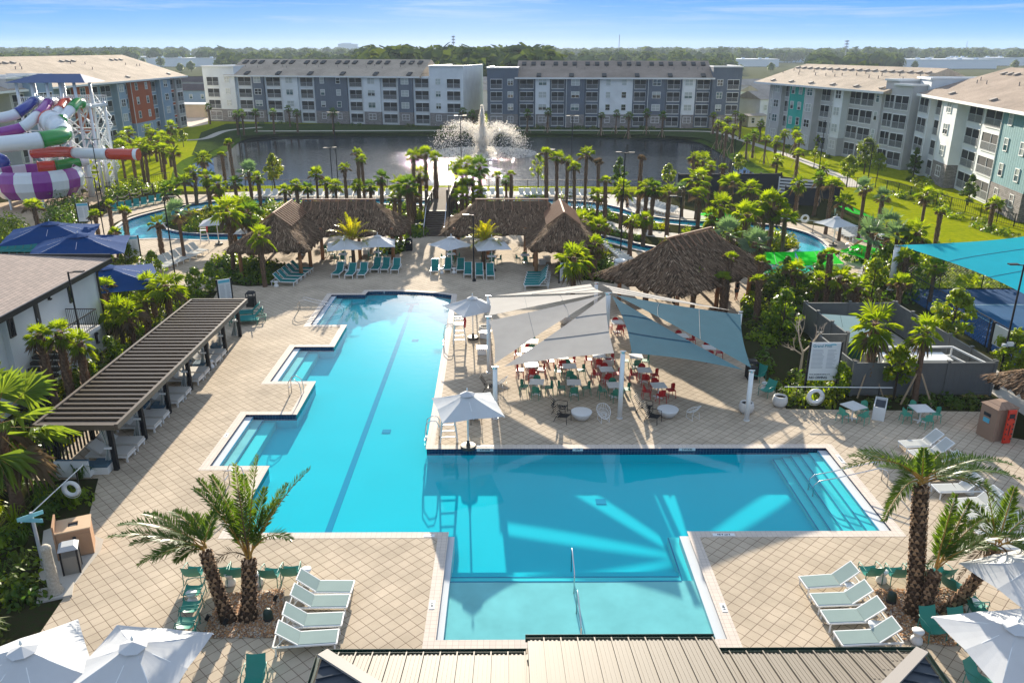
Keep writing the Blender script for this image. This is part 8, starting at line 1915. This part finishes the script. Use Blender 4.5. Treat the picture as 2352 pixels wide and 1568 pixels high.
# ================================================================== gravel beds round the date palms
def gravel_mat():
    m, nt, b = principled("gravel"); N, L = nt.nodes.new, nt.links.new; tc = N("ShaderNodeTexCoord"); vo = N("ShaderNodeTexVoronoi"); vo.inputs["Scale"].default_value = 15; L(tc.outputs["Object"], vo.inputs["Vector"]); r = N("ShaderNodeValToRGB"); sp = N("ShaderNodeSeparateColor"); L(vo.outputs["Color"], sp.inputs[0]); L(sp.outputs[0], r.inputs[0])
    for p, c in ((.35, (.50, .30, .16)), (.6, (.40, .34, .28)), (.8, (.70, .64, .56))): e = r.color_ramp.elements.new(p); e.color = (*c, 1)
    r.color_ramp.elements[0].color = (.22, .14, .09, 1); r.color_ramp.elements[-1].color = (.55, .36, .18, 1); L(r.outputs[0], b.inputs["Base Color"]); bp = N("ShaderNodeBump"); bp.invert = True; bp.inputs["Strength"].default_value = 1; bp.inputs["Distance"].default_value = .03; L(vo.outputs["Distance"], bp.inputs["Height"]); L(bp.outputs[0], b.inputs["Normal"]); b.inputs["Roughness"].default_value = .8; b.inputs["Specular IOR Level"].default_value = .15; return m
gm_ = gravel_mat(); peb = [mat("pebble_tan", (.48, .25, .11), .8), mat("pebble_cream", (.56, .46, .35), .8), mat("pebble_brown", (.20, .12, .08), .8)]
for lab, pl, sd in [("gravel round the left date palms", [(508, 1364), (655, 1352), (640, 1464), (462, 1466)], 1), ("gravel round the right date palms", [(2005, 1354), (2190, 1350), (2235, 1440), (2190, 1485), (2070, 1470)], 2)]:
    poly = WL(pl); o = flat("gravel_bed", poly, [], .012, gm_); tag(o, lab, "gravel", None, "stuff"); rr = random.Random(sd); mb = MB(); k = 0
    while k < 2600:
        q = (rr.uniform(min(a[0] for a in poly), max(a[0] for a in poly)), rr.uniform(min(a[1] for a in poly), max(a[1] for a in poly)))
        if inside(q, poly): k += 1; drop_c = Vector((q[0], q[1], .03)); s = rr.uniform(.022, .042); mb.lathe([(.2 * s, -s * .5), (s, 0), (s * .6, s * .5)], drop_c, 5, rr.choice((0, 0, 1, 2)))
    me = mb.build("pebbles", peb, o); me.location = (0, 0, 0)
spk = mat("speaker_green", (.008, .03, .022), .5)
for px, py, lab in [(617, 1424, "dark green dome speaker in the left gravel bed"), (2046, 1384, "dark green dome speaker in the right gravel bed")]:
    t = thing("garden_speaker", lab, "speaker", W(px, py), 0, "green dome speakers"); mb = MB(); mb.lathe([(.15, 0), (.16, .06), (.155, .32), (.12, .42), (.05, .46), (.0, .465)], (0, 0, 0), 16); mb.build("body", spk, t, True); mb = MB(); mb.lathe([(.165, .05), (.168, .10), (.165, .15)], (0, 0, 0), 16); mb.build("grille_band", scr, t)
for px, py, lab in [(519, 1440, "small black spotlight at the front of the left gravel bed"), (634, 1385, "small black spotlight beside the left loungers"), (478, 1430, "small black spotlight at the left corner of the gravel bed")]:
    t = thing("spotlight", lab, "spotlight", W(px, py), .3, "black garden spotlights"); mb = MB(); mb.cyl((0, 0, 0), (0, 0, .15), .02, n=6); mb.build("stake", black_metal, t); mb = MB(); mb.cyl((-.05, 0, .14), (.06, .03, .30), .06, .07, 10); mb.build("lamp_can", black_metal, t)
# inflatable rings stacked beside the large hut
t = thing("ring_stack", "tall stack of clear inflatable rings left of the large hut", "inflatable rings", W(1422, 648), 0)
for i in range(7): mb = MB(); mb.tube([Vector((.36 * cos(k * pi / 8) + .02 * (i % 2), .36 * sin(k * pi / 8), .16 + .27 * i)) for k in range(17)], .15, 8); mb.build("inflatable_ring", mat("clear_vinyl", (.62, .66, .66), .2), t, True)
# ================================================================== people
skin = mat("skin", (.36, .18, .11), .6); hair = mat("dark_hair", (.015, .01, .008), .6); shirt = mat("black_swimwear", (.012, .012, .016), .8); shorts = mat("grey_shorts", (.05, .06, .08), .8)
def person(lab, p, rz, joints, top_=True):
    """one skinned body over a posed skeleton; head with hair, top and shorts as clothing"""
    t = thing("person", lab, "person", p, rz, None); J = joints; E = [("pel", "che"), ("che", "nek"), ("nek", "hed"), ("hed", "crn"), ("che", "shl"), ("shl", "ell"), ("ell", "hal"), ("che", "shr"), ("shr", "elr"), ("elr", "har"), ("pel", "hil"), ("hil", "knl"), ("knl", "anl"), ("anl", "tol"), ("pel", "hir"), ("hir", "knr"), ("knr", "anr"), ("anr", "tor")]
    rad = dict(pel=.13, che=.14, nek=.055, hed=.095, crn=.075, shl=.06, ell=.042, hal=.035, shr=.06, elr=.042, har=.035, hil=.095, knl=.06, anl=.04, tol=.03, hir=.095, knr=.06, anr=.04, tor=.03); names = list(rad); me = bpy.data.meshes.new("person"); me.from_pydata([J[k] for k in names], [(names.index(a), names.index(b)) for a, b in E], []); o = link("body", me, t); sk = o.modifiers.new("skin", 'SKIN')
    for i, k in enumerate(names): me.skin_vertices[0].data[i].radius = (rad[k], rad[k]); me.skin_vertices[0].data[i].use_root = (k == "pel")
    o.modifiers.new("sub", 'SUBSURF').render_levels = 2; me.materials.append(skin); V = lambda k: Vector(J[k])
    mb = MB(); c = V("hed").lerp(V("crn"), .5); mb.lathe([(.08, .0), (.108, .05), (.10, .12), (.05, .165), (.0, .17)], c + Vector((0, .015, -.02)), 12); mb.build("hair", hair, t, True)
    if top_: mb = MB(); mb.tube([V("pel") + Vector((0, 0, .08)), V("pel").lerp(V("che"), .5), V("che") + Vector((0, 0, .04))], .15, 12, 0, [.15, .15, .165]); mb.build("top", shirt, t, True)
    for a, b in (("hil", "knl"), ("hir", "knr")): mb = MB(); mb.tube([V(a) + Vector((0, 0, .05)), V(a).lerp(V(b), .55)], .11, 10, 0, [.125, .105]); mb.build("shorts_leg", shorts, t, True)
STAND = dict(pel=(0, 0, .95), che=(0, .02, 1.32), nek=(0, .0, 1.48), hed=(0, -.03, 1.58), crn=(0, -.02, 1.70), shl=(-.19, 0, 1.40), ell=(-.24, -.04, 1.12), hal=(-.18, -.24, 1.0), shr=(.19, 0, 1.40), elr=(.25, .02, 1.12), har=(.24, -.08, .88), hil=(-.10, 0, .88), knl=(-.11, -.04, .48), anl=(-.11, .02, .08), tol=(-.12, -.14, .04), hir=(.10, 0, .88), knr=(.12, .0, .48), anr=(.13, .06, .08), tor=(.14, -.10, .04))
SIT = dict(STAND, pel=(0, .1, .50), che=(0, .14, .88), nek=(0, .10, 1.04), hed=(0, .06, 1.14), crn=(0, .07, 1.26), shl=(-.19, .12, .96), ell=(-.24, .02, .70), hal=(-.15, -.2, .62), shr=(.19, .12, .96), elr=(.24, .02, .70), har=(.15, -.2, .62), hil=(-.10, .06, .48), knl=(-.12, -.36, .48), anl=(-.12, -.34, .08), tol=(-.12, -.5, .04), hir=(.10, .06, .48), knr=(.12, -.36, .48), anr=(.12, -.34, .08), tor=(.12, -.5, .04))
person("person in black standing under the right edge of the large hut", W(1690, 690), .6, STAND); q = W(1653, 682); person("person without a top sitting under the large hut", q, .4, SIT, False); q = W(1440, 482, -.3); person("person wading in the river at the right bend", (q.x, q.y, -.85), .5, STAND)
p = W(1655, 684); t = thing("wooden_stool", "low bench the sitting person uses under the large hut", "bench", (p.x, p.y + .15, 0), .4); mb = MB(); mb.box((0, 0, .37), (.9, .45, .06)); mb.build("seat", wood_d, t)
for s in (-.35, .35): mb = MB(); mb.box((s, 0, .17), (.06, .4, .34)); mb.build("leg", wood_d, t)
# ================================================================== the air
hz = MB(); hz.box((0, 1290, 18), (4400, 2660, 40)); hm = bpy.data.materials.new("haze_air"); hm.use_nodes = True; nt = hm.node_tree; nt.nodes.clear()
o_ = nt.nodes.new("ShaderNodeOutputMaterial"); v_ = nt.nodes.new("ShaderNodeVolumePrincipled"); v_.inputs["Color"].default_value = (.72, .86, 1, 1); v_.inputs["Density"].default_value = .00014; v_.inputs["Anisotropy"].default_value = .1
nt.links.new(v_.outputs[0], o_.inputs["Volume"]); tag(hz.build("haze", hm), "thin blue haze lying over the far woods", "haze", None, "stuff")
